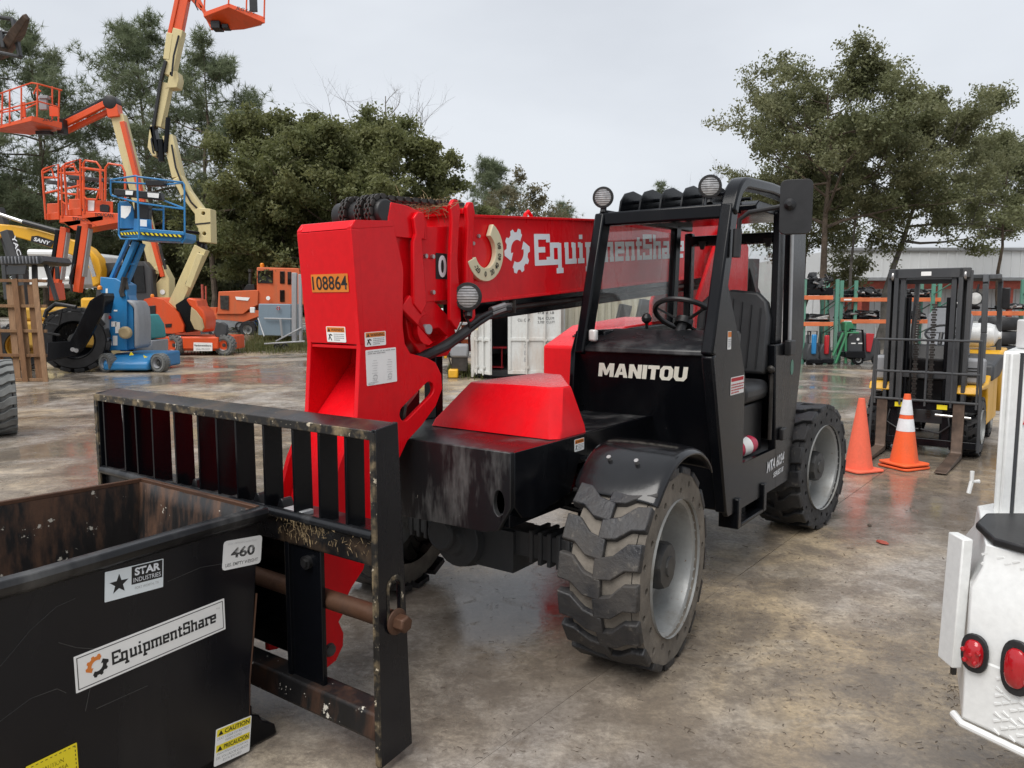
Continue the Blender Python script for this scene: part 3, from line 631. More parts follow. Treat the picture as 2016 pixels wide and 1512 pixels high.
d1 = decal('decal', (-.925, CL + .001, 1.43), (-1, 0, 0), (0, 0, 1), .055, .10, 'sticker', T); MB().bx(-.978, -.927, CL + .0025, CL + .003, 1.498, 1.527).build('stripe', 'sticker_orange', d1)
lines((-.93, CL + .002, 1.44), (-1, 0, 0), (0, 0, 1), .045, .05, 5, 'ink_grey', d1, seed=5)
MB().plate([(.036 * math.cos(q), .052 * math.sin(q)) for q in [2 * math.pi * i / 18 for i in range(18)]], (-2.18, CL + .001, 1.25), (-1, 0, 0), (0, 0, 1), .001).build('decal', 'green_rack', T)
d1 = decal('decal', (-2.10, CR + .032, 1.375), (1, 0, 0), (0, 0, 1), .001, .001, 'ink', T) if False else None
# ------------------------------------------------------------ boom
BL, BR_ = -.08, -.38
def bz(u): return -.070 * u           # boom rises slightly to the rear
def bseg(u0, u1, z0, z1, v0, v1, name, mat, parent, bev=.008):
    o = MB(); o.plate([(u0, z0 + bz(u0)), (u1, z0 + bz(u1)), (u1, z1 + bz(u1)), (u0, z1 + bz(u0))], (0, v0, 0), (1, 0, 0), (0, 0, 1), v0 - v1); return o.build(name, mat, parent, bevel=bev)
boom = bseg(.13, -3.55, 1.692, 2.128, BL, BR_, 'boom', 'red', T, .006)
fl = MB()
for z in (1.693, 2.127):
    fl.plate([(.13, z + bz(.13) - .007), (-3.55, z + bz(-3.55) - .007), (-3.55, z + bz(-3.55) + .007), (.13, z + bz(.13) + .007)], (0, BL + .012, 0), (1, 0, 0), (0, 0, 1), BL - BR_ + .024)
fl.build('flange', 'red', boom, bevel=.002)
bseg(.02, -3.3, 1.585, 1.688, BL - .05, BR_ + .05, 'boom_channel', 'black', T, .006)
MB().cyl((-.25, BL - .03, 1.655), (-3.0, BL - .03, 1.655 + .19), .014, 10).build('hydraulic_pipe', 'steel_dark', T)
MB().tube([(-.62, -.24, 2.165), (-.63, -.24, 2.205), (-.66, -.24, 2.225), (-.69, -.24, 2.205), (-.70, -.24, 2.165)], .012, 8).build('lifting_eye', 'red', T)
# boom pivot tower behind the cab
MB().plate([(-2.7, .8), (-2.75, 1.7), (-3.15, 2.2), (-3.6, 2.42), (-3.95, 2.2), (-3.95, 1.6), (-3.75, .8)], (0, BL + .06, 0), (1, 0, 0), (0, 0, 1), .035).build('boom_tower', 'red', T, bevel=.01)
MB().plate([(-2.7, .8), (-2.75, 1.7), (-3.15, 2.2), (-3.6, 2.42), (-3.95, 2.2), (-3.95, 1.6), (-3.75, .8)], (0, BR_ - .03, 0), (1, 0, 0), (0, 0, 1), .035).build('boom_tower', 'red', T, bevel=.01)
# sleeve with two upright collars, wear pads, chain roller head
def collar(u, w, zt, zb, name='collar'):
    o = MB(); prof = [(u, zb), (u + w * .4, zb - .05), (u + w, zb), (u + w * .95, zb + .28), (u + w * .75, zt - .10), (u + w * .9, zt - .03), (u + w * .6, zt), (u + w * .2, zt), (u, zt - .05), (u + .01, zt - .12), (u + w * .3, zb + .3)]
    for v in (BL + .028, BR_ - .005): o.plate(prof, (0, v, 0), (1, 0, 0), (0, 0, 1), .024)
    o.bx(u + w * .25, u + w * .85, BR_, BL, zt - .06, zt - .03); return o.build(name, 'red', T, bevel=.005)
collar(.085, .075, 2.185, 1.62); collar(.20, .085, 2.185, 1.60)
bseg(.75, .10, 1.715, 2.075, BL - .022, BR_ + .022, 'inner_boom', 'red', T, .005)
collar(.455, .09, 2.10, 1.68)
bo = MB()
for u, z in ((.415, 1.905), (.365, 1.905), (.365, 1.735)): bo.cyl((u, BL - .03, z), (u, BL - .005, z), .011, 6)
bo.build('bolt', 'steel', T)
pl_ = decal('number_plate', (.335, BL - .021, 1.80), (-1, 0, 0), (0, 0, 1), .085, .125, 'ink', T)
lettering('0', (.318, BL - .019, 1.808), (-1, 0, 0), (0, 0, 1), .06, .108, 'letter_white', pl_, bold=.03)
MB().plate([(.42, 1.75), (.33, 1.69), (.20, 1.60), (.16, 1.50), (.24, 1.42), (.42, 1.42), (.52, 1.52), (.55, 1.66)], (0, BL - .03, 0), (1, 0, 0), (0, 0, 1), .24,
           [[(.40, 1.47), (.28, 1.47), (.24, 1.52), (.30, 1.56), (.42, 1.55)]]).build('lower_bracket', 'red', T, bevel=.006)
MB().plate(arc(.44, 1.56, .07, -120, 90, 8) + [(.56, 1.72), (.62, 1.66)], (0, BL + .02, 0), (1, 0, 0), (0, 0, 1), .03).build('tilt_link', 'red', T, bevel=.005)
MB().cyl((.44, BL + .0, 1.56), (.44, BL + .026, 1.56), .024, 16).build('pivot_pin', 'galvanised', T)
hd = MB(); hd.plate([(.68, 2.06), (.66, 2.13), (.55, 2.125), (.44, 2.10), (.42, 2.06), (.42, 1.98), (.68, 1.98)], (0, BL + .004, 0), (1, 0, 0), (0, 0, 1), .02)
hd.plate([(.70, 2.05), (.68, 2.13), (.55, 2.125), (.44, 2.10), (.42, 2.06), (.42, 1.98), (.68, 1.98)], (0, BR_ + .02, 0), (1, 0, 0), (0, 0, 1), .02)
hd.build('roller_bracket', 'red', T, bevel=.005)
MB().lathe([(.02, .002), (.055, .0), (.06, -.015), (.06, -.30), (.02, -.30)], (.68, BL - .0, 2.085), (0, 1, 0), 20).build('roller', 'plastic', T, bevel=.004)
# chain: real links over the roller and back along the boom
lk = MB().plate(rrect(-.017, .017, -.010, .010, .0095, 3), (0, 0, 0), (1, 0, 0), (0, 0, 1), .007).mesh('chain_link'); lk.materials.append(M['steel_dark'])
for row in (-.135, -.20, -.30):
    for k in range(30):
        if k < 10:
            a = R(-30 + k * 15); p = (.68 + .073 * math.cos(a), 2.085 + .073 * math.sin(a)); rot = -(a + math.pi / 2)
        else: p = (.655 - (k - 9) * .027, 2.155 + (k - 10) * .0012); rot = .05
        for dv in ((0, .022) if k % 2 else (.011, .033)):
            o = link('chain_link', lk, T); o.location = (p[0], row + dv, p[1]); o.rotation_euler = (0, rot, 0)
rs = random.Random(3); s_ = MB()
for k in range(170):
    p = Vector((.28 + rs.gauss(0, .05), -.17 + rs.gauss(0, .05), 2.13 + abs(rs.gauss(0, .02)))); d = Vector((rs.uniform(-1, 1), rs.uniform(-1, 1), rs.uniform(-.4, .6))).normalized() * rs.uniform(.04, .10)
    s_.tube([p, p + d * .5 + Vector((0, 0, .01)), p + d], .0012, 3)
tag(s_.build('straw_tuft', 'straw', smooth=False), 'tuft of dry straw caught on top of the red boom', 'straw'); so_ = bpy.data.objects['straw_tuft']; so_.location = TO; so_.rotation_euler = (0, 0, TH); kind(so_, 'stuff')
work_light(T, (.20, BL + .07, 1.715), (1, .55, -.03), .068, True)
MB().tube([(.18, BL + .03, 1.64), (.16, BL + .045, 1.58), (.13, BL + .02, 1.50), (.10, BL, 1.44)], .007, 6).build('cable', 'hose', T)
# boom angle gauge
ga_ = Vector((.005, BL, 1.950)); gp = arc(0, 0, .145, -165, 15, 18); gi = arc(0, 0, .075, 15, -165, 18)
bk = MB().plate([(.10, -.07)] + [(.105, -.02), (.03, .075), (-.02, .085), (-.1, .06), (-.12, -.06), (-.03, -.13), (.06, -.12)][::1], ga_ + Vector((.02, .006, 0)), (-1, 0, 0), (0, 0, 1), .003)
gp2 = [( x, y) for x, y in arc(0, 0, .155, 203, 425, 22)]; gi2 = arc(0, 0, .088, 425, 203, 22)
gg = MB().plate(gp2 + gi2, ga_ + Vector((0, .004, .0)), (-1, 0, 0), (0, 0, 1), .028).build('angle_gauge', 'gauge_cream', T, bevel=.006)
for s, a in (('-20', 232), ('0', 268), ('20', 297), ('40', 322), ('60', 348), ('80', 376)):
    ex = Vector((-math.cos(R(a)), 0, math.sin(R(a)))); ey = Vector((math.sin(R(a)), 0, math.cos(R(a))))
    ex, ey = (Vector((math.sin(R(a)), 0, math.cos(R(a)))), Vector((math.cos(R(a)), 0, -math.sin(R(a))))) if True else (ex, ey)
    w_ = .017 * len(s); c_ = ga_ + Vector((-.118 * math.cos(R(a)), .0335, .118 * math.sin(R(a))))
    lettering(s, c_ - ex * w_ / 2 - ey * .014, ex, ey, w_, .028, 'ink', gg, bold=.02)
bo = MB()
for u, z in ((.075, 1.985), (.03, 2.025)): bo.cyl((u, BL, z), (u, BL + .012, z), .010, 6)
bo.build('bolt', 'steel', gg)
# boom name
bex = Vector((-1, 0, .07)).normalized(); bey = Vector((.07, 0, 1)).normalized()
gear_logo(Vector((-.32, BL, 1.968)), bex, bey, .122, ('letter_white', 'letter_white'), boom)
slab_word('EquipmentShare', (-.495, BL, 1.898), bex, bey, 2.12, .172, 'letter_white', boom, st=1.28)
# hoses sagging from boom to gooseneck
for dz in (0, .028):
    MB().tube([(-.24, BL + .01, 1.65 + dz * .4), (-.10, BL + .02, 1.635 + dz * .6), (.06, BL + .03, 1.58 + dz), (.22, BL + .02, 1.50 + dz), (.36, BL - .02, 1.43 + dz * .9), (.46, BL - .05, 1.40 + dz * .6), (.62, BL - .12, 1.39 + dz * .5)], .013, 10).build('hydraulic_hose', 'hose', T)
MB().tube([(.16, BL + .035, 1.545), (.30, BL + .005, 1.47), (.46, BL - .04, 1.415), (.58, BL - .1, 1.405)], .026, 10).build('hose_sleeve', 'rubber', T)
for dz in (0, .02):
    MB().cyl((-.05, BL + .022, 1.628 + dz), (-.18, BL + .014, 1.652 + dz), .016, 8).cyl((-.18, BL + .014, 1.652 + dz), (-.30, BL - .01, 1.668 + dz * .5), .010, 8).build('hose_fitting', 'steel', T)
MB().bx(-.28, -.27, BL - .02, BL + .02, 1.63, 1.70).build('clamp', 'steel_dark', T)
# ------------------------------------------------------------ red gooseneck
GLv, GRv = -.05, -.395
slot = [(.445 + .0, 1.315)] ; slot = arc(.45, 1.275, .036, 59, 239, 7) + arc(.615, 1.178, .036, 239, 419, 7)
gprof = [(.925, 2.0), (.905, 2.025), (.675, 2.04), (.612, 1.84), (.622, 1.58), (.61, 1.50), (.575, 1.452), (.46, 1.425), (.40, 1.40), (.358, 1.34), (.352, 1.27), (.40, 1.19), (.50, 1.11), (.60, 1.05), (.66, .97), (.80, .78), (.90, .62), (.935, .50), (.965, .44), (1.02, .40), (1.075, .35), (1.13, .29), (1.15, .22), (1.12, .15), (1.05, .125), (1.175, .125), (1.10, .65), (1.02, .95), (.93, 1.18), (.88, 1.24), (.885, 1.5)]
gprof = [(.925, 2.0), (.905, 2.025), (.675, 2.04), (.612, 1.84), (.622, 1.58), (.61, 1.50), (.575, 1.452), (.46, 1.425), (.40, 1.40), (.358, 1.34), (.352, 1.27), (.40, 1.19), (.50, 1.11), (.60, 1.05), (.66, .97), (.78, .78), (.86, .62), (.89, .52), (.96, .46), (.985, .43), (.99, .38), (1.04, .33), (1.015, .27), (1.02, .215), (1.06, .165), (1.12, .15), (1.165, .16), (1.17, .4), (1.11, .75), (1.02, 1.0), (.91, 1.2), (.885, 1.5)]
gs = MB()
gs.plate(gprof, (0, GLv, 0), (1, 0, 0), (0, 0, 1), .025, [slot]); g1 = gs.build('gooseneck_side', 'red', T, bevel=.003)
gs = MB(); gs.plate(gprof, (0, GRv + .025, 0), (1, 0, 0), (0, 0, 1), .025, [slot]); gs.build('gooseneck_side', 'red', T, bevel=.003)
gf = MB(); gf.plate([(.925, 1.992), (.90, 2.03), (.672, 2.045), (.672, 2.02), (.87, 1.995)][::1], (0, GLv + .001, 0), (1, 0, 0), (0, 0, 1), GLv - GRv + .002)
gf.plate([(.925, 1.99), (.885, 1.505), (.86, 1.505), (.88, 1.99)], (0, GLv + .001, 0), (1, 0, 0), (0, 0, 1), GLv - GRv + .002)
gf.build('gooseneck_front', 'red', T, bevel=.012, seg=3)
gi_ = MB(); gi_.plate([(.64, 1.50), (.62, 1.50), (.62, 1.40), (.90, 1.12), (.92, 1.12), (.65, 1.40)], (0, GLv - .026, 0), (1, 0, 0), (0, 0, 1), GLv - GRv - .052)
gi_.plate([(.88, 1.50), (.62, 1.52), (.62, 1.505), (.88, 1.485)], (0, GLv - .026, 0), (1, 0, 0), (0, 0, 1), GLv - GRv - .052)
gi_.plate([(.92, 1.12), (1.12, .55), (1.10, .55), (.90, 1.12)], (0, GLv - .026, 0), (1, 0, 0), (0, 0, 1), GLv - GRv - .052)
gi_.build('gooseneck_web', 'red', T, bevel=.003)
MB().bx(.38, .70, GLv - .16, GLv - .12, 1.10, 1.40).build('inner_block', 'black', T, bevel=.01)
MB().tube([(.60, GLv - .06, 1.23), (.57, GLv - .05, 1.20), (.585, GLv - .05, 1.13)], .016, 8).build('hydraulic_hose', 'steel_dark', T)
MB().cyl((1.095, GLv + .001, .225), (1.095, GRv - .0, .225), .03, 14).cyl((1.095, GLv, .225), (1.095, GLv + .012, .225), .026, 8).build('pivot_pin', 'hub_black', T)
MB().cyl((.46, GLv - .10, 1.27), (.60, GLv - .10, 1.16), .035, 14).cyl((.62, GLv - .1, 1.13), (1.02, GLv - .14, .36), .022, 12).build('tilt_cylinder', 'steel', T)
MB().cyl((.98, GLv - .07, .50), (1.04, GLv - .07, .30), .03, 12).build('cylinder_rod', 'steel', T)
# stickers on the gooseneck
def warn(o, ex, ey, w, h, parent, seed):
    d = decal('warning_sticker', o, ex, ey, w, h, 'sticker', parent); ex = Vector(ex).normalized(); ey = Vector(ey).normalized(); o = Vector(o); nn = ex.cross(ey)
    MB().plate([(w * .04, h * .64), (w * .96, h * .64), (w * .96, h * .96), (w * .04, h * .96)], o + nn * .0013, ex, ey, .0003).build('header', 'sticker_orange', d, smooth=False)
    MB().plate([(w * .08, h * .68), (w * .22, h * .68), (w * .15, h * .92)], o + nn * .0018, ex, ey, .0003).build('alert_triangle', 'ink', d, smooth=False)
    lettering('WARNING', o + ex * w * .26 + ey * h * .69, ex, ey, w * .66, h * .2, 'ink', d, bold=.02, off=.0019)
    mb = MB()
    for a, b in (((.10, .14), (.20, .5)), ((.2, .5), (.3, .42)), ((.12, .5), (.26, .1))):
        mb.beam(o + nn * .0016 + ex * w * a[0] + ey * h * a[1], o + nn * .0016 + ex * w * b[0] + ey * h * b[1], w * .04, .0004, nn)
    mb.build('pictogram', 'ink', d, smooth=False)
    lines(o + ex * w * .38 + ey * h * .08, ex, ey, w * .54, h * .5, 4, 'ink_grey', d, seed=seed); return d
def gfp(v, z): return Vector((.885 + .04 * (z - 1.505) / .485 + .0015, v, z))
gup = Vector((.082, 0, .9966))
d = decal('number_sticker', gfp(-.325, 1.73), (0, 1, 0), gup, .235, .078, 'sticker_orange', T)
lettering('108864', gfp(-.318, 1.74) + Vector((.001, 0, 0)), (0, 1, 0), gup, .222, .06, 'ink', d, bold=.012)
warn(gfp(-.255, 1.513), (0, 1, 0), gup, .122, .068, T, 4)
warn((.858, GLv + .001, 1.495), (-1, 0, .03), (.03, 0, 1), .125, .062, T, 8)
d = decal('load_chart', (.852, GLv + .001, 1.325), (-1, 0, .03), (.03, 0, 1), .185, .155, 'sticker', T)
lines((.845, GLv + .002, 1.46), (-1, 0, .03), (.03, 0, 1), .17, .016, 2, 'ink_grey', d, seed=2)
q = MB()
for k, x in enumerate((.03, .12)):
    for i in range(9): q.beam((.852 - x - .004 * (i % 3), GLv + .003, 1.345 + i * .011), (.852 - x - .03 - .002 * (i % 4), GLv + .003, 1.345 + i * .011), .0012, .0003, (0, 1, 0))
    q.tube([(.852 - x - .02 + .012 * math.cos(a), GLv + .003, 1.36 + .012 * math.sin(a)) for a in [i * .6 for i in range(11)]], .0008, 3)
q.build('diagram', 'ink_grey', d, smooth=False); lines((.845, GLv + .002, 1.328), (-1, 0, .03), (.03, 0, 1), .06, .012, 2, 'ink_grey', d, seed=6)
warn((.02, .5005, .965), (-1, 0, 0), (0, 0, 1), .09, .06, T, 9)
# right headlamp post beyond the boom
MB().bx(-.14, -.08, -.56, -.47, .98, 1.44).build('lamp_post', 'black', T, bevel=.004); MB().bx(-.08, -.02, -.62, -.50, 1.24, 1.43).build('control_box', 'dark_grey', T, bevel=.006)
# ------------------------------------------------------------ fork carriage on the machine
CU = 1.345; V0, V1 = -1.42, .50
car = MB(); car.plate([(CU - .025, 1.215), (CU, 1.215), (CU, 1.245), (CU - .09, 1.262), (CU - .115, 1.262), (CU - .115, 1.235)], (0, V1 - .012, 0), (1, 0, 0), (0, 0, 1), V1 - V0 - .024)
ca = car.build('fork_carriage', 'black_worn', T, bevel=.004)
ed = MB().bx(CU - .004, CU + .003, V0 + .01, V1 - .013, 1.213, 1.247).build('top_edge', 'edge_worn', ca, bevel=.003)
slat_v = [-1.347, -1.167, -1.055, -.918, -.734, -.557, -.422, -.291, -.115, .064, .207, .35]
sm = MB().plate([(0, 0), (0, .345), (-.085, .36), (-.085, 0)], (0, 0, 0), (1, 0, 0), (0, 0, 1), .012).mesh('slat'); sm.materials.append(M['black'])
for v in slat_v:
    o = link('slat', sm, ca, bevel=.0015, seg=1); o.location = (CU - .006, v, .87); o.rotation_euler = (0, R(rnd.uniform(-.4, .4)), R(rnd.uniform(-1.2, 1.2)))
for v0, sgn in ((V1, 1), (V0 + .022, -1)):
    pr = [(CU, .022), (CU - .005, 1.25), (CU - .115, 1.265), (CU - .165, .04)]
    sl_ = arc(CU - .085, .665, .031, 0, 180, 8) + arc(CU - .085, .545, .031, 180, 360, 8)
    MB().plate(pr, (0, v0, 0), (1, 0, 0), (0, 0, 1), .022, [sl_]).build('side_plate', 'black_hopper', ca, bevel=.003)
    MB().bx(CU - .0045, CU + .0035, v0 - .0225, v0 + .0008, .03, 1.24).build('plate_edge', 'edge_worn', ca)
MB().plate(rrect(CU - .126, CU - .044, .50, .715, .04, 6), (0, V1 + .003, 0), (1, 0, 0), (0, 0, 1), .0035, [rrect(CU - .114, CU - .056, .516, .70, .028, 5)]).build('slot_wear', 'edge_worn', ca)
mb_ = MB().bx(CU - .12, CU - .02, V0 + .022, V1 - .022, .755, .86); mb_.build('mid_beam', 'black_worn', ca, bevel=.006)
MB().cyl((CU - .012, V0 + .022, .872), (CU - .012, V1 - .022, .872), .021, 12).build('beam_tube', 'black_dusty', ca)
MB().bx(CU - .155, CU - .035, V0 + .022, V1 - .022, .862, .874).build('beam_plate', 'black_dusty', ca)
for v in (-.64, -.20, -.05): MB().plate(arc(-.02, .03, .014, 0, 180, 5) + [(-.05, 0), (.0, 0)], (CU - .09, v, .875), (0, 1, 0), (0, 0, 1), .05).build('stop_lug', 'black_dusty', ca, bevel=.004)
MB().bx(CU - .08, CU - .02, -.03, .08, .872, .893).build('wear_block', 'galvanised', ca, bevel=.004)
MB().plate([(-.10, 0), (0, 0), (.012, .02), (0, .105), (-.085, .112), (-.10, .1)], (CU, V1 - .022, .115), (1, 0, 0), (0, 0, 1), V1 - V0 - .044).build('lower_beam', 'black_rust', ca, bevel=.012, seg=3)
MB().cyl((CU - .085, V0 - .03, .545), (CU - .085, V1 - .02, .545), .036, 20).build('fork_shaft', 'rust', ca)
MB().lathe([(.047, 0), (.049, .008), (.035, .014)], (CU - .085, V1 + .003, .545), (0, 1, 0), 24).lathe([(.032, .010), (.032, .05), (.026, .056)], (CU - .085, V1 + .004, .545), (0, 1, 0), 6).build('shaft_nut', 'rust', ca, bevel=.003)
for v in (-.005, -.52):
    MB().plate([(CU - .02, .2), (CU - .02, .83), (CU - .15, .83), (CU - .19, .2)], (0, v, 0), (1, 0, 0), (0, 0, 1), .025).build('mount_plate', 'black', ca, bevel=.003)
MB().plate([(V0 + .6, .2), (-.005, .2), (.0, .82), (-.05, .84), (-.5, .84), (-.52, .2)], (CU - .17, 0, 0), (0, 1, 0), (0, 0, 1), -.02).build('back_plate', 'black', ca, bevel=.003)
MB().bx(CU - .05, CU - .03, -.022, .17, .21, .80).build('mount_face', 'black', ca, bevel=.004)
MB().cyl((CU - .03, .10, .70), (CU - .012, .10, .70), .026, 16).cyl((CU - .012, .10, .70), (CU - .004, .10, .70), .016, 6).build('bolt', 'plastic', ca)
# grass and mud stuck on the beam
s_ = MB(); rs = random.Random(11)
for k in range(170):
    v = rs.choice([rs.gauss(.18, .10), rs.gauss(.10, .05), rs.uniform(-.05, .46)]); zz = rs.uniform(.79, .872); p = Vector((CU - .016 + (.004 if zz < .86 else .022), v, zz))
    d = Vector((rs.uniform(0, .3), rs.uniform(-.45, .45), rs.uniform(-1, .2))).normalized() * rs.uniform(.008, .03); d.x = abs(d.x) * .05; d.z = max(d.z, .77 - zz)
    s_.tube([p, p + d * .6, p + d], .0009, 3)
s_.build('stuck_straw', 'straw', ca, smooth=False); bpy.data.objects['stuck_straw']['kind'] = 'stuff'
# ------------------------------------------------------------ fire extinguisher on the cab floor
x = thing('fire_extinguisher', 'small pink-red fire extinguisher strapped on the telehandler cab floor', 'extinguisher', TO, TH)
MB().lathe([(.02, -.15), (.05, -.14), (.058, -.11), (.058, .10), (.045, .13), (.02, .145)], (-1.50, .79, .785), (-.95, .28, .12), 20).build('cylinder', 'extinguisher', x)
MB().lathe([(.0595, -.02), (.0595, .06)], (-1.50, .79, .785), (-.95, .28, .12), 20, cap=False).build('label_band', 'sticker', x)
MB().cyl((-1.37, .755, .77), (-1.34, .745, .765), .022, 10).beam((-1.35, .75, .79), (-1.27, .79, .77), .02, .012).beam((-1.35, .75, .775), (-1.28, .80, .745), .02, .01).build('valve', 'steel_dark', x)
# ------------------------------------------------------------ tipping hopper in the foreground
Hh = thing('tipping_hopper', 'black steel tipping hopper with stickers and dented rolled rim in the foreground', 'hopper', TO, TH)
# footprint (u, v): back edge at u 1.45, opening outwards to the front
zt = .914; tk = .012
A = (1.45, -.012); B = (1.45, -.83); Cc = (3.0, -.99); D = (3.0, .085)
def lerp(p, q, t): return (p[0] + (q[0] - p[0]) * t, p[1] + (q[1] - p[1]) * t)
vn = lambda u: A[1] + (D[1] - A[1]) / (D[0] - A[0]) * (u - A[0])
side_near = MB().add([(A[0], A[1], zt), (D[0], D[1], zt), (2.9, vn(2.9), .62), (2.6, vn(2.6), .05), (1.535, vn(1.535), .05)], [(0, 1, 2, 3, 4)])
o = side_near.build('side_plate', 'black_hopper', Hh, smooth=False); m_ = o.modifiers.new('s', 'SOLIDIFY'); m_.thickness = tk; m_.offset = -1
o = MB().add([(B[0], B[1], zt), (Cc[0], Cc[1], zt), (Cc[0] - .1, Cc[1], .62), (2.45, -.93, .17), (1.52, -.84, .17)], [(0, 1, 2, 3, 4)]).build('side_plate', 'hopper_inside', Hh, smooth=False); m_ = o.modifiers.new('s', 'SOLIDIFY'); m_.thickness = tk; m_.offset = -1
bw = MB(); rs = random.Random(5); nx, nz_ = 12, 10; vs = []
for i in range(nx + 1):
    for j in range(nz_ + 1):
        f = i / nx; t_ = j / nz_; vs.append((1.457 + .075 * (1 - t_) + rs.uniform(-.004, .004), -.02 - f * .808, .175 + (zt - .178) * t_))
fs = [(i * (nz_ + 1) + j, i * (nz_ + 1) + j + 1, (i + 1) * (nz_ + 1) + j + 1, (i + 1) * (nz_ + 1) + j) for i in range(nx) for j in range(nz_)]
o = bw.add(vs, fs).build('back_wall', 'hopper_inside', Hh); m_ = o.modifiers.new('s', 'SOLIDIFY'); m_.thickness = .01
MB().add([(1.53, -.02, .178), (1.53, -.83, .178), (2.45, -.92, .178), (2.45, .03, .178), (2.95, .06, .60), (2.95, -.97, .60)], [(0, 1, 2, 3), (3, 2, 5, 4)]).build('floor_plate', 'hopper_inside', Hh, smooth=False)
# rolled channel rim along the near side, angle bar elsewhere
rim = MB(); sec = [(-.010, -.050), (.004, -.048), (.026, -.030), (.034, -.008), (.028, .010), (.0, .014), (-.020, .008)]
n0 = Vector((-.0626, 1, 0)).normalized(); P0 = Vector((1.43, -.013, zt)); P1 = Vector((3.05, .088, zt)); rows = []
for k in range(9):
    p = P0.lerp(P1, k / 8) + Vector((0, rs.uniform(-.003, .003), rs.uniform(-.003, .003))); rows.append([p + n0 * a + Vector((0, 0, b)) for a, b in sec])
ns = len(sec); V = [p for r in rows for p in r]; Fc = []
for i in range(8):
    for k in range(ns): Fc.append((i * ns + k, i * ns + (k + 1) % ns, (i + 1) * ns + (k + 1) % ns, (i + 1) * ns + k))
Fc += [tuple(reversed(range(ns))), tuple(8 * ns + k for k in range(ns))]
rm = MB().add(V, [tuple(reversed(f)) for f in Fc]).build('rim', 'black_dusty', Hh, bevel=.003)
MB().beam((1.44, -.03, zt + .002), (1.44, -.84, zt + .002), .02, .018).beam((1.44, -.838, zt + .0015), (3.0, -1.0, zt + .0015), .02, .018).build('rim_bar', 'rust', Hh, bevel=.003)
# rocker base
bs = MB(); bs.plate([(1.50, .168), (1.50, .13), (1.47, .115), (1.455, .085), (1.43, .07), (1.40, .045), (1.39, .004), (3.1, .004), (3.1, .168)], (0, -.02, 0), (1, 0, 0), (0, 0, 1), .16)
bs.build('base_channel', 'black', Hh, bevel=.008); bs = MB(); bs.bx(1.40, 3.1, -.95, -.80, .004, .165); bs.build('base_channel', 'black', Hh, bevel=.006)
MB().bx(1.47, 1.54, -.80, -.18, .02, .16).build('base_crossbar', 'black', Hh, bevel=.005)
MB().tube([(1.525, -.012, .10), (1.515, -.010, .28), (1.495, -.010, .42), (1.472, -.010, .60)], .004, 6).build('weld_strip', 'rust', Hh)
# stickers on the near side
sdir = Vector((D[0] - A[0], D[1] - A[1], 0)).normalized(); sn = Vector((-sdir.y, sdir.x, 0)); lx = -sdir     # reading direction runs towards the back
def side_at(x, y):        # where the near side plate shows at photo pixel (x, y), in hopper coordinates
    Rm = Matrix.Rotation(-TH, 3, 'Z'); c = Rm @ (Vector((0, 0, CAM_H)) - TO); r = Rm @ ray(x, y)
    nrm_ = Vector((sn.x, sn.y, 0)); a0 = Vector((A[0], A[1], zt)); k = (a0 - c).dot(nrm_) / r.dot(nrm_); return c + r * k
def field(x0, y0, x1, y1, x2, y2):     # lower left, lower right, upper left
    a, b, c = side_at(x0, y0), side_at(x1, y1), side_at(x2, y2); ex = (b - a); ey = (c - a); return a + sn * .002, ex, ey
up_ = Vector((0, 0, 1))
a, ex, ey = field(436, 1124, 512, 1108, 438, 1066); w_, h_ = ex.length, ey.length; ex = ex.normalized(); ey = (ey - ex * ey.dot(ex)).normalized()
d = decal('weight_sticker', a, ex, ey, w_, h_, 'sticker', Hh, r=.012)
lettering('460', a + ex * w_ * .2 + ey * h_ * .36, ex, ey, w_ * .62, h_ * .36, 'ink', d, bold=.035); lettering('LBS. EMPTY WEIGHT', a + ex * w_ * .08 + ey * h_ * .1, ex, ey, w_ * .84, h_ * .12, 'ink', d, bold=.02)
lettering('Model 100PN Self-Dumping Hopper', a + ex * w_ * .12 + ey * h_ * .82, ex, ey, w_ * .76, h_ * .08, 'ink_grey', d)
a, ex, ey = field(205, 1186, 320, 1155, 200, 1142); w_ = ex.length; ex = ex.normalized(); ey = (up_ - ex * up_.dot(ex)).normalized(); h_ = .095
d = decal('maker_sticker', a, ex, ey, w_, h_, 'sticker_pale', Hh, r=.002)
MB().plate([(w_ * .44, h_ * .36), (w_ * .98, h_ * .36), (w_ * .98, h_ * .97), (w_ * .44, h_ * .97)], a + ex.cross(ey) * .0014, ex, ey, .0004).build('panel', 'ink', d, smooth=False)
lettering('STAR', a + ex * w_ * .49 + ey * h_ * .64, ex, ey, w_ * .45, h_ * .27, 'letter_white', d, bold=.04, off=.0024); lettering('INDUSTRIES', a + ex * w_ * .47 + ey * h_ * .42, ex, ey, w_ * .48, h_ * .15, 'letter_white', d, off=.0024)
lettering('FORT WORTH, TX', a + ex * w_ * .5 + ey * h_ * .16, ex, ey, w_ * .42, h_ * .1, 'ink_grey', d, off=.0016)
stp_ = []
for k in range(10): rr = h_ * (.34 if k % 2 == 0 else .14); aa = R(90 + 36 * k); stp_.append((w_ * .23 + rr * math.cos(aa), h_ * .5 + rr * math.sin(aa)))
MB().plate(stp_, a + ex.cross(ey) * .0014, ex, ey, .0004).build('star', 'ink', d, smooth=False)
a, ex, ey = field(149, 1365, 443, 1238, 144, 1303); w_, h_ = ex.length, ey.length; ex = ex.normalized(); ey = (ey - ex * ey.dot(ex)).normalized()
h_ = .115
d = decal('name_sticker', a, ex, ey, w_, h_, 'sticker', Hh, r=.002); fr_ = MB(); nn = ex.cross(ey); m_ = .007
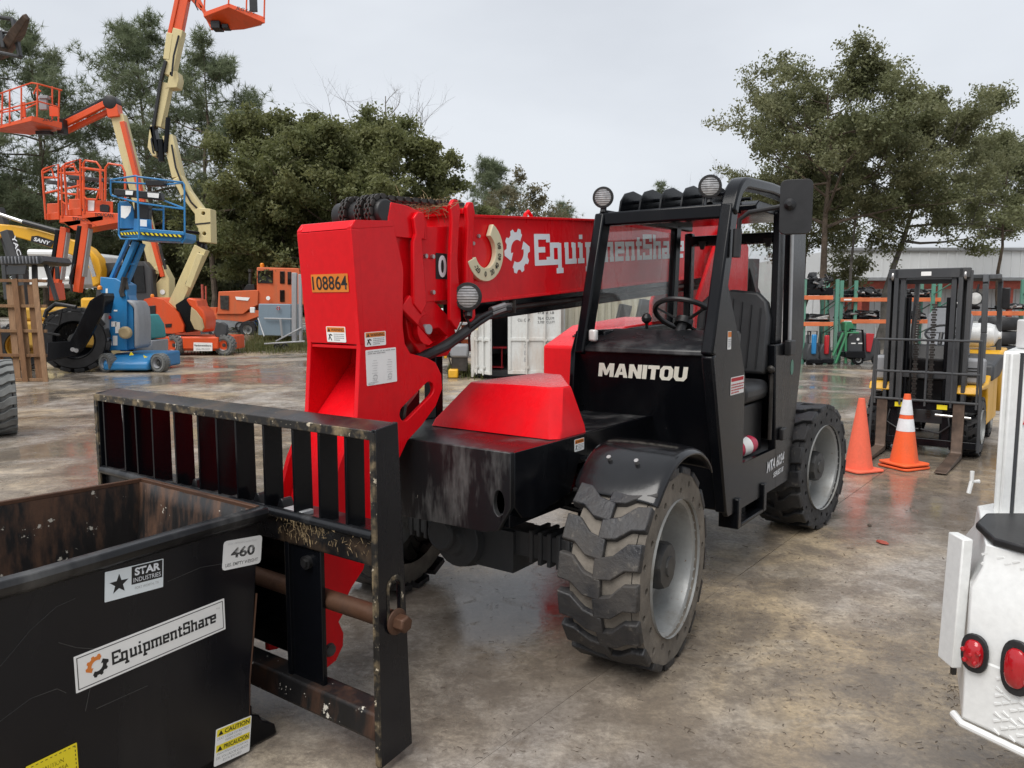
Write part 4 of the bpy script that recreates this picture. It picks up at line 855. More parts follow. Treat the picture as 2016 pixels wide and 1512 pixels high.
fr_.plate([(m_, m_), (w_ - m_, m_), (w_ - m_, h_ - m_), (m_, h_ - m_)], a + nn * .0014, ex, ey, .0003, [[(m_ + .0025, m_ + .0025), (w_ - m_ - .0025, m_ + .0025), (w_ - m_ - .0025, h_ - m_ - .0025), (m_ + .0025, h_ - m_ - .0025)]]); fr_.build('border', 'ink', d, smooth=False)
gear_logo(a + ex * .068 + ey * h_ * .52, ex, ey, .036, ('emblem_orange', 'ink'), d, off=.0016)
slab_word('EquipmentShare', a + ex * .115 + ey * h_ * .36, ex, ey, w_ - .15, h_ * .36, 'ink', d, st=1.2, off=.0016)
lettering('TM', a + ex * (w_ - .035) + ey * h_ * .72, ex, ey, .014, .007, 'ink_grey', d)
a, ex, ey = field(420, 1510, 490, 1478, 420, 1447); w_ = ex.length; ex = ex.normalized(); ey = (up_ - ex * up_.dot(ex)).normalized(); h_ = .135
d = decal('caution_sticker', a, ex, ey, w_, h_, 'sticker', Hh, r=.005); nn = ex.cross(ey)
for y0, tx in ((.78, 'CAUTION'), (.36, 'PRECAUCION')):
    MB().plate([(w_ * .03, h_ * y0), (w_ * .97, h_ * y0), (w_ * .97, h_ * (y0 + .19)), (w_ * .03, h_ * (y0 + .19))], a + nn * .0014, ex, ey, .0003).build('header', 'sticker_yellow', d, smooth=False)
    MB().plate([(w_ * .06, h_ * (y0 + .03)), (w_ * .2, h_ * (y0 + .03)), (w_ * .13, h_ * (y0 + .16))], a + nn * .0019, ex, ey, .0003).build('alert_triangle', 'ink', d, smooth=False)
    lettering(tx, a + ex * w_ * .24 + ey * h_ * (y0 + .035), ex, ey, w_ * .7, h_ * .12, 'ink', d, bold=.02, off=.002)
for y0, tx in ((.68, 'STAY CLEAR OF ROCKER'), (.58, 'WHEN USING'), (.26, 'MANTENGASE ALEJADO'), (.16, 'DEL VOLCADOR CUANDO'), (.06, 'ESTA EN USO')):
    k = min(.9, len(tx) * .047); lettering(tx, a + ex * w_ * (.5 - k / 2) + ey * h_ * y0, ex, ey, w_ * k, h_ * .065, 'ink', d)
a, ex, ey = field(45, 1512, 150, 1461, 45, 1500); ex = ex.normalized(); ey = (up_ - ex * up_.dot(ex)).normalized(); w_ = .145; h_ = .12; a = side_at(150, 1461) + sn * .002 - ex * w_ - ey * h_
d = decal('pinch_sticker', a, ex, ey, w_, h_, 'sticker_yellow', Hh, r=.002); nn = ex.cross(ey)
dm = MB()
for k in range(22):
    if k % 2 == 0: dm.plate([(k / 22 * w_, h_ * .93), ((k + 1) / 22 * w_, h_ * .93), ((k + 1) / 22 * w_, h_ * .945), (k / 22 * w_, h_ * .945)], a + nn * .0014, ex, ey, .0003)
for k in range(18):
    if k % 2 == 0: dm.plate([(w_ * .95, k / 18 * h_), (w_ * .965, k / 18 * h_), (w_ * .965, (k + 1) / 18 * h_), (w_ * .95, (k + 1) / 18 * h_)], a + nn * .0014, ex, ey, .0003)
dm.build('dashes', 'ink', d, smooth=False)
for y0, tx, x0, k in ((.66, 'CAUTION', .26, .46), (.47, 'PINCH AREA', .2, .6), (.3, 'ROCKER AND', .3, .55), (.16, 'DUMPING', .45, .4)): lettering(tx, a + ex * w_ * x0 + ey * h_ * y0, ex, ey, w_ * k, h_ * .12, 'ink', d, bold=.02)
# scratches on the near side
sc_ = MB()
for pts in ([(0, 1312), (60, 1240), (110, 1195), (148, 1178)], [(0, 1420), (60, 1375), (112, 1356), (130, 1364)], [(330, 1145), (395, 1117), (437, 1110)], [(168, 1400), (175, 1365), (180, 1345)], [(115, 1265), (150, 1275), (195, 1278)], [(190, 1395), (290, 1350)]):
    sc_.tube([side_at(*p) + sn * .0006 for p in pts], .0009, 4)
sc_.build('scratch', 'hub_black', Hh, smooth=False)
# ------------------------------------------------------------ white service truck, rear corner at the right edge
TK = thing('service_truck', 'white service truck body with round red tail light cut off by the right edge', 'truck', (1.27, 2.07, 0))
def tk(x, y, z): return Vector((x - 1.27, y - 2.07, z))
fpz = [(1.268, 2.06), (1.352, 1.92), (1.50, 1.74), (2.6, 1.5), (2.6, 3.0), (1.50, 2.5)]
cor = MB()
def ringz(z, off):
    c0 = Vector((1.9, 2.15)); r = []
    for x, y in fpz: d = Vector((x, y)) - c0; d.normalize(); r.append(tk(x - d.x * off, y - d.y * off, z))
    return r
lev = [(.505, .02), (.52, 0), (.70, 0), (.705, .004), (.90, .004), (.955, .035), (1.02, .04)]
vs = [p for z, o_ in lev for p in ringz(z, o_)]; n = len(fpz); fs = [(i * n + k, i * n + (k + 1) % n, (i + 1) * n + (k + 1) % n, (i + 1) * n + k) for i in range(len(lev) - 1) for k in range(n)]
fs.append(tuple((len(lev) - 1) * n + k for k in range(n))); fs.append(tuple(reversed(range(n))))
cor.add(vs, fs).build('rear_corner', 'white', TK, bevel=.004)
bmp_ = MB().tube([tk(1.275, 2.11, .503), tk(1.272, 2.06, .500), tk(1.353, 1.922, .498), tk(1.50, 1.742, .495), tk(2.6, 1.50, .495)], .011, 10).build('bumper_rail', 'white', TK)
# left upright plate (door edge) and cabinet
MB().beam(tk(1.275, 2.145, .64), tk(1.285, 2.145, 1.02), .03, .075, (0, 1, 0)).build('door_edge', 'white', TK, bevel=.004)
MB().beam(tk(1.276, 2.125, .615), tk(1.276, 2.125, .635), .012, .012).build('drain', 'steel_dark', TK)
# tread plate panels: raised lozenges
for (z0, z1, s0) in ((.515, .69, .52), (.905, 1.0, .05)):
    tp = MB(); pA, pB = Vector((1.268, 2.06, 0)), Vector((1.352, 1.92, 0)); dd = (pB - pA); nnv = Vector((dd.y, -dd.x, 0)).normalized(); nnv = nnv if nnv.y < 0 or nnv.x < 0 else -nnv
    for seg_i, (qa, qb) in enumerate(((pA, pB), (pB, Vector((1.50, 1.74, 0))))):
        e_ = (qb - qa).normalized(); nv = Vector((e_.y, -e_.x, 0)); L_ = (qb - qa).length; k = 0
        st0 = s0 * L_ if seg_i == 0 else .008; aa = st0
        while aa < L_ - .008:
            zz = z0 + .012 + (.012 if k % 2 else 0)
            while zz < z1 - .01:
                p = qa + e_ * aa; off = .0375 if z0 > .8 else .0005
                tp.beam(tk(*(p.xy), zz) + nv * (.001) - nv * (off if z0 > .8 else 0), tk(*((p + e_ * .017).xy), zz + (.008 if (k + int(zz * 50)) % 2 else -.008)) + nv * .001 - nv * (off if z0 > .8 else 0), .007, .004, nv, .003, .003)
                zz += .024
            aa += .02; k += 1
    tp.build('tread_plate', 'white', TK)
# lamps
def tlamp(p, e_, w, h, name):
    nv = Vector((e_.y, -e_.x, 0)); 
    ov = lambda a, b: [(a * math.copysign(abs(math.cos(q)) ** .8, math.cos(q)), b * math.copysign(abs(math.sin(q)) ** .8, math.sin(q))) for q in [2 * math.pi * i / 24 for i in range(24)]]
    o = MB().plate(ov(w, h), p, e_, (0, 0, 1), .010).build(name, 'rubber', TK, bevel=.004)
    l = MB(); rws = []
    for f, dz in ((.72, .010), (.70, .016), (.55, .024), (.25, .028), (.02, .029)): rws.append([p + e_ * a + Vector((0, 0, b)) + nv * dz for a, b in ov(w * f, h * f)])
    V = [q for r in rws for q in r]; m = 24; l.add(V, [(i * m + k, i * m + (k + 1) % m, (i + 1) * m + (k + 1) % m, (i + 1) * m + k) for i in range(4) for k in range(m)]); l.build('lens', 'tail_red', o)
    if name == 'tail_light':
        b = MB()
        for dx, dz in ((0, 0), (.02, .012), (-.02, .01), (.012, -.02), (-.014, -.018)): b.lathe([(.007, .026), (.006, .031), (.001, .033)], p + e_ * dx + Vector((0, 0, dz)), nv, 8)
        b.build('lamp_cell', 'tail_red', o)
e1 = (Vector((1.352, 1.92, 0)) - Vector((1.268, 2.06, 0))).normalized(); e2 = (Vector((1.50, 1.74, 0)) - Vector((1.352, 1.92, 0))).normalized()
tlamp(tk(1.2825, 2.036, .722) + Vector((-.003, -.002, 0)), e1, .036, .054, 'tail_light'); tlamp(tk(1.338, 1.943, .725) + Vector((-.003, -.002, 0)), e1, .040, .075, 'marker_light')
MB().plate([(1.315, 2.05), (1.345, 1.985), (1.46, 1.86), (1.9, 1.72), (1.9, 2.3), (1.45, 2.3), (1.36, 2.2)], Vector((-1.27, -2.07, 1.022)), (1, 0, 0), (0, 1, 0), .022).build('rubber_mat', 'plastic', TK, bevel=.006)
by = MB().lathe([(.0, 1.045), (.06, 1.045), (.068, 1.06), (.066, 1.085), (.058, 1.095), (.07, 1.105), (.074, 1.125), (.07, 1.145), (.06, 1.155), (.086, 1.165), (.10, 1.185), (.10, 1.20), (.085, 1.215), (.0, 1.218)], tk(1.475, 1.965, 0), (0, 0, 1), 24); by.build('rubber_buffer', 'plastic', TK)
MB().plate([(1.510, 2.36), (2.6, 2.36), (4.6, 4.9), (3.55, 4.9)], Vector((-1.27, -2.07, .92)), (1, 0, 0), (0, 1, 0), .615).build('cabinet', 'white', TK, bevel=.008)
MB().bx(1.527 - 1.27, 1.555 - 1.27, 2.345 - 2.07, 2.359 - 2.07, .93, 1.53).bx(1.567 - 1.27, 2.4 - 1.27, 2.342 - 2.07, 2.359 - 2.07, .93, 1.52).build('cabinet_door', 'white', TK, bevel=.004)
MB().bx(1.556 - 1.27, 1.566 - 1.27, 2.347 - 2.07, 2.36 - 2.07, .93, 1.53).build('seal', 'dark_grey', TK)
MB().bx(1.595 - 1.27, 2.0 - 1.27, 2.30 - 2.07, 2.345 - 2.07, 1.17, 1.29).build('handle_housing', 'white', TK, bevel=.012)
MB().lathe([(.02, 0), (.02, .006), (.012, .009)], tk(1.623, 2.30, 1.255), (0, -1, 0), 16).build('lock', 'silver', TK)
MB().bx(1.635 - 1.27, 2.4 - 1.27, 2.34 - 2.07, 2.5 - 2.07, 1.537, 1.63).build('side_rail', 'white', TK, bevel=.006)
wl = MB().bx(1.603 - 1.27, 1.80 - 1.27, 2.24 - 2.07, 2.32 - 2.07, 1.50, 1.625).build('work_light', 'plastic', TK, bevel=.012); MB().bx(1.623 - 1.27, 1.79 - 1.27, 2.232 - 2.07, 2.242 - 2.07, 1.52, 1.60).build('lens', 'lamp_glass', wl, bevel=.004)
MB().tube([tk(1.615, 2.30, 1.51), tk(1.600, 2.335, 1.40), tk(1.573, 2.338, 1.31)], .003, 6).build('wire', 'ink_red', TK)
hk = MB().tube([tk(1.56, 2.52, 1.09), tk(1.535, 2.52, 1.09), tk(1.535, 2.52, 1.125)], .007, 8).tube([tk(1.535, 2.52, 1.09), tk(1.527, 2.52, 1.05)], .007, 8).build('hook', 'white', TK)
# ------------------------------------------------------------ traffic cones
def cone(name, label, px, py, mat, tape, h=.70, stack=False, mat2=None):
    p = G(px, py); t_ = thing(name, label, 'cone', p, R(20), 'orange traffic cones beside the forklift')
    b = MB().plate(rrect(-.18, .18, -.18, .18, .05, 3), (0, 0, .002 if not stack else .04), (1, 0, 0), (0, 1, 0), .022).build('base', mat, t_, bevel=.006)
    MB().lathe([(.135, 0), (.132, .02), (.034, h - .03), (.030, h), (.01, h + .002)], (0, 0, .024 if not stack else .062), (0, 0, 1), 28).build('body', mat, t_)
    if tape:
        rr = lambda z: .1325 + (.034 - .132) * (z - .02) / (h - .05) + .0012; z0_ = .062 if stack else .024
        for a, b_ in tape: MB().lathe([(rr(a * h), a * h), (rr(b_ * h), b_ * h)], (0, 0, z0_), (0, 0, 1), 28, cap=False).build('reflective_band', 'tape', t_)
    return t_
cone('traffic_cone', 'plain faded orange traffic cone standing next to the rear tyre', 1690, 925, 'cone_faded', None, .71)
cone('traffic_cone', 'orange traffic cone with two white reflective bands in front of the forklift', 1779, 920, 'cone', ((.46, .64), (.70, .92)), .70, True)
p = G(1779, 920); t_ = thing('traffic_cone', 'lower orange traffic cone nested under the banded cone, only its base showing', 'cone', p, R(24), 'orange traffic cones beside the forklift')
MB().plate(rrect(-.185, .185, -.185, .185, .05, 3), (0, 0, .003), (1, 0, 0), (0, 1, 0), .022).build('base', 'cone', t_, bevel=.006); MB().lathe([(.1345, .024), (.1335, .036)], (0, 0, 0), (0, 0, 1), 28, cap=False).build('body', 'cone', t_)
# ------------------------------------------------------------ yellow forklift
FK = thing('forklift', 'yellow and dark grey forklift with raised black mast facing the camera', 'forklift', (4.74, 8.73, 0), R(232))
def mk(name, mat, fn, parent=None, bev=.006):
    m = MB(); fn(m); return m.build(name, mat, parent or FK, bevel=bev)
for s in (1, -1):
    mk('outer_rail', 'dark_grey', lambda m: (m.bx(.13, .27, s * .39 - .02, s * .39 + .02, .06, 2.04), m.bx(.13, .15, s * .335 - .04, s * .335 + .04, .06, 2.0)))
    mk('inner_rail', 'dark_grey', lambda m: (m.bx(.16, .30, s * .315 - .022, s * .315 + .022, .08, 2.06), m.bx(.18, .28, s * .25 - .025, s * .25 + .025, .1, 2.0)))
    mk('chain_roller', 'steel', lambda m: m.lathe([(.05, -.012), (.055, -.01), (.055, .01), (.05, .012)], (.26, s * .355, 1.985), (0, 1, 0), 18))
    mk('lift_cylinder', 'black', lambda m: m.cyl((.17, s * .2, .1), (.17, s * .2, 1.75), .028, 12))
    mk('tilt_cylinder', 'black', lambda m: m.cyl((.1, s * .42, .55), (-.4, s * .4, .6), .03, 10))
mk('mast_crossbar', 'dark_grey', lambda m: (m.bx(.20, .30, -.40, .40, 1.96, 2.065), m.bx(.13, .17, -.37, .37, 1.90, 1.95), m.bx(.14, .2, -.3, .3, .85, .93), m.bx(.14, .2, -.3, .3, .35, .5)))
MB().plate(rrect(-.05, .05, 0, .045, .004), (.302, -.02, 1.985), (0, 1, 0), (0, 0, 1), .002).build('decal', 'sticker', FK)
for dv in (-.09, .07):
    ch = MB()
    for k in range(46): ch.bx(.235, .255, dv - (.028 if k % 2 else .018), dv + (.028 if k % 2 else .018), .42 + k * .0275, .42 + k * .0275 + .022)
    ch.build('lift_chain', 'steel_dark', FK)
mk('hose', 'hose', lambda m: (m.tube([(.36, -.3, .5), (.38, -.33, .36), (.38, -.2, .28), (.37, 0, .30)], .011, 8), m.tube([(.36, .28, .46), (.38, .3, .36), (.38, .2, .27), (.37, .02, .30)], .011, 8), m.tube([(.2, -.14, .5), (.21, -.15, 1.4), (.2, -.12, 1.8)], .011, 8)))
cg = mk('fork_carriage', 'black', lambda m: (m.bx(.33, .385, -.52, .56, .52, .60), m.bx(.33, .385, -.52, .56, .12, .20), m.bx(.32, .36, -.30, -.22, .12, .6), m.bx(.32, .36, .22, .30, .12, .6)))
lr = MB()
for v in (-.46, -.2, .05, .3, .54): lr.cyl((.40, v, .56), (.40, v, 1.28), .012, 8)
for z in (1.285, .93, .62): lr.cyl((.40, -.47, z), (.40, .56, z), .014, 8)
lr.cyl((.40, -.5, .08), (.40, -.47, 1.285), .016, 8).cyl((.40, .58, .1), (.40, .56, 1.285), .016, 8); lr.build('load_backrest', 'dark_grey', FK)
for v in (-.38, .38): MB().plate([(.40, .62), (.36, .62), (.36, .06), (.40, .02), (1.33, .012), (1.33, .025), (.42, .075), (.405, .10)], (0, v + .055, 0), (1, 0, 0), (0, 0, 1), .11).build('fork', 'fork_steel', FK, bevel=.006)
for v in (-.2, .22): MB().bx(.386, .39, v - .05, v + .05, .535, .585).build('decal', 'sticker_yellow', FK)
mk('side_shift_rod', 'silver', lambda m: m.cyl((.37, .15, .47), (.37, .5, .46), .014, 10))
for u, v, Rr in ((0, .56, .33), (0, -.40, .33), (-1.55, .48, .25), (-1.55, -.32, .25)):
    w = make_wheel(FK, Rr, .20, Rr * .55, 18, 'wheel', ('rubber', 'rubber', 'rim_silver', 'hub_black'), holes=0, lug_h=.02, dish=.06); w.location = (u, v if v > 0 else v - .16, Rr); w.rotation_euler = (0, 0, 0 if v > 0 else math.pi)
for v0 in (.56, -.30): mk('fender', 'yellow', lambda m: m.plate([(-.36, .30), (-.36, .62), (-.30, .72), (.20, .745), (.24, .70), (.28, .70), (.22, .79), (-.36, .79), (-.45, .85), (-1.2, .95), (-1.25, .3)], (0, v0, 0), (1, 0, 0), (0, 0, 1), .26), bev=.02)
mk('body', 'dark_grey', lambda m: m.bx(-1.3, -.30, -.30, .30, .28, .86), bev=.02)
mk('counterweight', 'yellow', lambda m: m.plate([(-1.25, .95), (-1.5, 1.08), (-2.0, 1.12), (-2.15, .95), (-2.15, .4), (-1.9, .28)], (0, .57, 0), (1, 0, 0), (0, 0, 1), 1.12), bev=.04)
MB().plate([(-1.9, .62), (-1.9, .86), (-2.0, .92), (-2.02, .62)], (0, .574, 0), (1, 0, 0), (0, 0, 1), .004).build('vent', 'dark_grey', FK)
mk('hood', 'dark_grey', lambda m: m.plate([(-.5, .79), (-.55, .98), (-1.2, 1.06), (-1.75, 1.05), (-1.7, .92), (-1.2, .80)], (0, .585, 0), (1, 0, 0), (0, 0, 1), 1.14), bev=.03)
lettering('25', (-1.42, .588, .90), (-1, 0, 0), (0, 0, 1), .16, .10, 'letter_white', FK, bold=.03)
mk('cowl', 'grey_plastic', lambda m: (m.bx(-.10, .1, .30, .56, .80, 1.08), m.bx(-.10, .1, -.56, -.36, .80, 1.08)), bev=.03)
for k in range(4): MB().bx(.101, .106, .36, .50, .88 + k * .03, .892 + k * .03).build('louvre', 'ink', FK)
mk('dashboard', 'plastic', lambda m: m.plate([(-.05, .8), (.02, 1.05), (-.08, 1.22), (-.2, 1.2), (-.2, .8)], (0, .3, 0), (1, 0, 0), (0, 0, 1), .6), bev=.02)
mk('seat', 'grey_plastic', lambda m: (m.plate([(-.23, 0), (-.25, .4), (-.18, .5), (.18, .5), (.25, .4), (.23, 0)], (-1.15, .02, 1.12), (0, 1, 0), (-.2, 0, .98), .12), m.bx(-1.15, -.65, -.22, .26, 1.02, 1.16)), bev=.04)
ringp = [Vector((-.42, .05, 1.34)) + Vector((0, 1, 0)) * .17 * math.cos(q) + Vector((.5, 0, .86)).cross(Vector((0, 1, 0))).normalized() * .17 * math.sin(q) for q in [2 * math.pi * i / 24 for i in range(24)]]
mk('steering_wheel', 'plastic', lambda m: (m.tube(ringp, .014, 8, closed=True), m.cyl((-.42, .05, 1.34), (-.25, .05, 1.1), .025, 8), m.beam(ringp[0], ringp[12], .03, .01)), bev=0)
gd = MB()
for s in (1, -1):
    c_ = [(-.18, s * .50, .80), (-.28, s * .49, 1.35), (-.36, s * .47, 1.90), (-.46, s * .46, 1.985), (-1.6, s * .46, 2.02), (-1.74, s * .47, 1.97), (-1.72, s * .50, 1.0)]
    for i in range(len(c_) - 1): gd.beam(c_[i], c_[i + 1], .055, .075, (1, 0, 0))
for k in range(9): gd.beam((-.5 - k * .13, -.45, 1.99), (-.5 - k * .13, .45, 1.99), .02, .05)
gd.build('overhead_guard', 'dark_grey', FK, bevel=.008)
mk('head_lamp', 'plastic', lambda m: (m.lathe([(.03, -.06), (.07, -.03), (.078, 0)], (-.32, .38, 1.74), (1, 0, 0), 20), m.cyl((-.36, .38, 1.74), (-.38, .40, 1.9), .012, 6)), bev=0); MB().lathe([(.066, .001), (.01, .012)], (-.32, .38, 1.74), (1, 0, 0), 20).build('lens', 'lamp_glass', FK)
mk('head_lamp', 'plastic', lambda m: m.lathe([(.03, -.06), (.07, -.03), (.078, 0)], (-.32, -.40, 1.74), (1, 0, 0), 20), bev=0)
mk('mirror', 'plastic', lambda m: m.bx(-1.60, -1.57, .51, .60, 1.62, 1.88), bev=.012)
tank = mk('gas_cylinder', 'white', lambda m: m.lathe([(.03, -.36), (.12, -.33), (.155, -.26), (.155, .2), (.13, .27), (.06, .31), (.05, .34)], (-1.72, .18, 1.28), (0, 1, 0), 22), bev=0)
mk('tank_strap', 'steel_dark', lambda m: m.lathe([(.158, -.05), (.158, -.02)], (-1.72, .18, 1.28), (0, 1, 0), 22, cap=False), bev=0)
# ------------------------------------------------------------ trees
def add_mesh(name, V, Fq, mat, parent):
    me = bpy.data.meshes.new(name); V = np.asarray(V, dtype=np.float32); Fq = np.asarray(Fq, dtype=np.int32); nF, k = Fq.shape
    me.vertices.add(len(V)); me.vertices.foreach_set('co', V.ravel()); me.loops.add(nF * k); me.loops.foreach_set('vertex_index', Fq.ravel())
    me.polygons.add(nF); me.polygons.foreach_set('loop_start', np.arange(0, nF * k, k, dtype=np.int32)); me.polygons.foreach_set('loop_total', np.full(nF, k, dtype=np.int32))
    me.update(calc_edges=True); me.materials.append(M[mat]); return link(name, me, parent)
def branches(rng, H, trunk_r, levels, first=.3, spread=.9, nlimb=9, up=.5, lean=(0, 0), limb_len=.45, kids=5, shape=None, droop=0):
    # returns MB with tapered tubes and a list of twig points
    mb = MB(); tips = []; n = 8
    tp = [Vector((lean[0] * (i / n) ** 1.4 * H + rng.gauss(0, .008 * H) * (i > 0), lean[1] * (i / n) * H + rng.gauss(0, .008 * H) * (i > 0), H * i / n)) for i in range(n + 1)]
    rr = [trunk_r * (1 - .9 * (i / n) ** .8) for i in range(n + 1)]; rr[0] *= 1.35; mb.tube(tp, rr, 9)
    def grow(p, d, L, r, lv):
        m = 5; pts = [p]; dd = d.copy()
        for i in range(m):
            dd = (dd + Vector((rng.gauss(0, .2), rng.gauss(0, .2), rng.gauss(0, .16) + (up * .10 - droop * .12)))).normalized(); pts.append(pts[-1] + dd * L / m)
        mb.tube(pts, [r * (1 - .8 * i / m) for i in range(m + 1)], 5 if lv > 1 else 6)
        if lv >= levels: tips.extend(pts[1:]); return
        for k in range(kids):
            f = rng.uniform(.25, 1); i = min(m - 1, int(f * m)); q = pts[i].lerp(pts[i + 1], f * m - i)
            nd = (dd + Vector((rng.gauss(0, 1), rng.gauss(0, 1), rng.gauss(0, .6))) * spread).normalized(); grow(q, nd, L * rng.uniform(.4, .62), r * (1 - .7 * f) * .6, lv + 1)
        tips.extend(pts[3:])
    for k in range(nlimb):
        f = first + (1 - first) * (k + rng.random()) / nlimb; i = min(n - 1, int(f * n)); q = tp[i].lerp(tp[i + 1], f * n - i); a = k * 2.4 + rng.uniform(-.5, .5)
        sh = shape(f) if shape else math.sin(math.pi * min(1, .25 + .75 * (f - first) / (1 - first))) ; L = H * limb_len * max(.25, sh)
        grow(q, Vector((math.cos(a), math.sin(a), rng.uniform(.1, .7) * up * 1.4 - droop * .3)).normalized(), L, trunk_r * (1 - .85 * f) * .55, 1)
    return mb, tips
def leaves(rng, tips, n, size, spread, per=24):
    # leaves gathered in loose sprays round twig points, gaps between the sprays
    g = np.random.default_rng(rng.randrange(10 ** 6)); T_ = np.array([tuple(t) for t in tips]); nc = max(1, n // per); idx = g.integers(0, len(T_), nc)
    d = g.normal(size=(n, 3)); d /= np.linalg.norm(d, axis=1)[:, None]; rad = spread * g.uniform(.55, 1.25, nc)
    P = np.repeat(T_[idx], per, 0)[:n]; n = len(P); P = P + d[:n] * (np.repeat(rad, per)[:n] * g.random(n) ** .6)[:, None] * np.array([1, 1, .7])
    a = g.normal(size=(n, 3)); a /= np.linalg.norm(a, axis=1)[:, None]; b = g.normal(size=(n, 3)); b -= a * (a * b).sum(1)[:, None]; b /= np.linalg.norm(b, axis=1)[:, None]
    s = size * g.uniform(.6, 1.4, n)[:, None]; a *= s; b *= s * .55
    V = np.stack([P - a, P - b * .9 + a * .05, P + a, P + b], 1).reshape(-1, 3); return V, np.arange(n * 4).reshape(n, 4)
def needles(rng, tips, ntuft, per, ln, spread):
    g = np.random.default_rng(rng.randrange(10 ** 6)); T_ = np.array([tuple(t) for t in tips]); idx = g.integers(0, len(T_), ntuft); P = T_[idx] + g.normal(0, spread, (ntuft, 3))
    P = np.repeat(P, per, 0); n = len(P); d = g.normal(size=(n, 3)); d[:, 2] += .45; d /= np.linalg.norm(d, axis=1)[:, None]; w = g.normal(size=(n, 3)); w -= d * (d * w).sum(1)[:, None]; w /= np.linalg.norm(w, axis=1)[:, None]
    L = ln * g.uniform(.6, 1.2, n)[:, None]; V = np.stack([P - w * ln * .04, P + w * ln * .04, P + d * L], 1).reshape(-1, 3); return V, np.arange(n * 3).reshape(n, 3)
def tree(name, label, x, Y, H, seed, mode, group=None, **k):
    p = W(x, 598, Y); t_ = thing(name, label, 'tree', (p.x, Y, -.02), 0, group); rng = random.Random(seed)
    if mode == 'oak':
        mb, tips = branches(rng, H, k.get('tr', .022) * H, 3, k.get('first', .28), .9, k.get('nl', 11), .5, k.get('lean', (0, 0)), k.get('ll', .42), 5, k.get('shape'), k.get('droop', 0))
        mb.build('trunk', k.get('bark', 'bark'), t_); V, F_ = leaves(rng, tips, k.get('n', 26000), k.get('size', .16), k.get('spread', .30)); add_mesh('crown', V, F_, k.get('leaf', 'leaf_oak'), t_)
    elif mode == 'pine':
        mb, tips = branches(rng, H, .014 * H, 2, k.get('first', .42), .75, k.get('nl', 26), .35, k.get('lean', (0, 0)), k.get('ll', .21), 5, k.get('shape'), 0)
        mb.build('trunk', 'bark', t_); V, F_ = needles(rng, tips, k.get('n', 2600), 15, k.get('ln', .5), .26); add_mesh('crown', V, F_, k.get('leaf', 'leaf_pine'), t_)
    else:
        mb, tips = branches(rng, H, .018 * H, 3, k.get('first', .25), .7, 11, .9, (0, 0), .36, 5, None, 0); mb.build('trunk', 'twig_grey', t_)
        if k.get('n'): V, F_ = leaves(rng, tips, k['n'], .10, .5, 14); add_mesh('crown', V, F_, 'leaf_pale', t_)
    return t_
GP = 'tall pines behind the lifts'
tree('pine_tree', 'broad full-crowned pine at the far left behind the raised baskets', 95, 50, 18.5, 3, 'pine', GP, n=3100, nl=34, ll=.25, first=.25)
tree('pine_tree', 'tall pine right behind the tallest cream boom', 300, 52, 19.8, 5, 'pine', GP, n=2700, nl=32, ll=.23, first=.34)
tree('pine_tree', 'pine with open rounded crown right of the tallest boom', 418, 48, 16.8, 8, 'pine', GP, n=2000, nl=24, ll=.24, first=.42)
tree('pine_tree', 'low dark pine at the left edge behind the basket', -40, 46, 13.5, 9, 'pine', GP, n=3000, nl=30, ll=.28, first=.2)
tree('pine_tree', 'small slim pine seen just right of the boom head', 968, 66, 13.6, 14, 'pine', None, n=1900, nl=26, ll=.2, first=.3)
tree('pine_tree', 'tiny distant pine peeping over the boom beside the cab roof', 1112, 85, 12.3, 15, 'pine', None, n=800, nl=18, ll=.22, first=.4)
tree('pine_tree', 'tiny distant pine above the cab roof lights', 1300, 85, 14.2, 16, 'pine', None, n=800, nl=16, ll=.2, first=.45)
GO = 'green oaks behind the red boom'
dome = lambda f: .55 + .6 * math.sin(math.pi * min(1, f)) 
tree('oak_tree', 'large dense oak whose dome fills the middle behind the gooseneck', 665, 44, 10.9, 21, 'oak', GO, n=130000, ll=.44, first=.14, nl=17, size=.105, spread=.62, shape=dome)
tree('oak_tree', 'oak joining the left flank of the big green dome', 560, 46, 10.8, 22, 'oak', GO, n=75000, ll=.38, first=.12, nl=14, size=.105, spread=.6, shape=dome)
tree('oak_tree', 'oak at the right flank of the big dome above the boom head', 785, 45, 10.0, 23, 'oak', GO, n=75000, ll=.40, first=.12, nl=14, size=.105, spread=.6, shape=dome)
tree('oak_tree', 'lower oak sloping down behind the boom collar', 900, 47, 7.4, 24, 'oak', GO, n=40000, ll=.42, first=.15, nl=12, size=.10, spread=.5)
tree('oak_tree', 'thin small oak at the right end of the treeline beside the slim pine', 955, 56, 8.4, 25, 'oak', GO, n=24000, ll=.4, first=.15, nl=12, size=.10, spread=.5)
GB = 'dark trees below the pines'
for k, (x, Y, H, lab) in enumerate(((30, 58, 10, 'dark understorey tree behind the digger arm at the left edge'), (170, 60, 9.5, 'dark understorey tree behind the orange mast lifts'), (300, 60, 9, 'dark understorey tree behind the blue basket'), (430, 58, 9.5, 'dark understorey tree behind the cream knuckle'), (480, 52, 8, 'dark understorey tree above the orange sweeper'))):
    tree('understorey_tree', lab, x, Y, H, 40 + k, 'oak', GB, n=30000, ll=.5, first=.1, nl=12, size=.15, spread=.8, leaf='leaf_dark', tr=.016)
tree('bare_tree', 'pale bare tree with a few yellow leaves beside the slim pine', 1022, 62, 11.0, 51, 'bare', None, n=5200)
tree('bare_tree', 'pale bare tree with sparse leaves just above the boom edge', 1062, 62, 9.6, 52, 'bare', None, n=2400)
tree('bare_tree', 'leafless tree with thin twigs behind the cab roof', 1400, 48, 9.6, 53, 'bare', None)
tree('bare_tree', 'leafless treetop rising out of the big oak dome', 770, 52, 15.2, 54, 'bare', None, first=.5)
GR = 'live oaks in front of the warehouse'
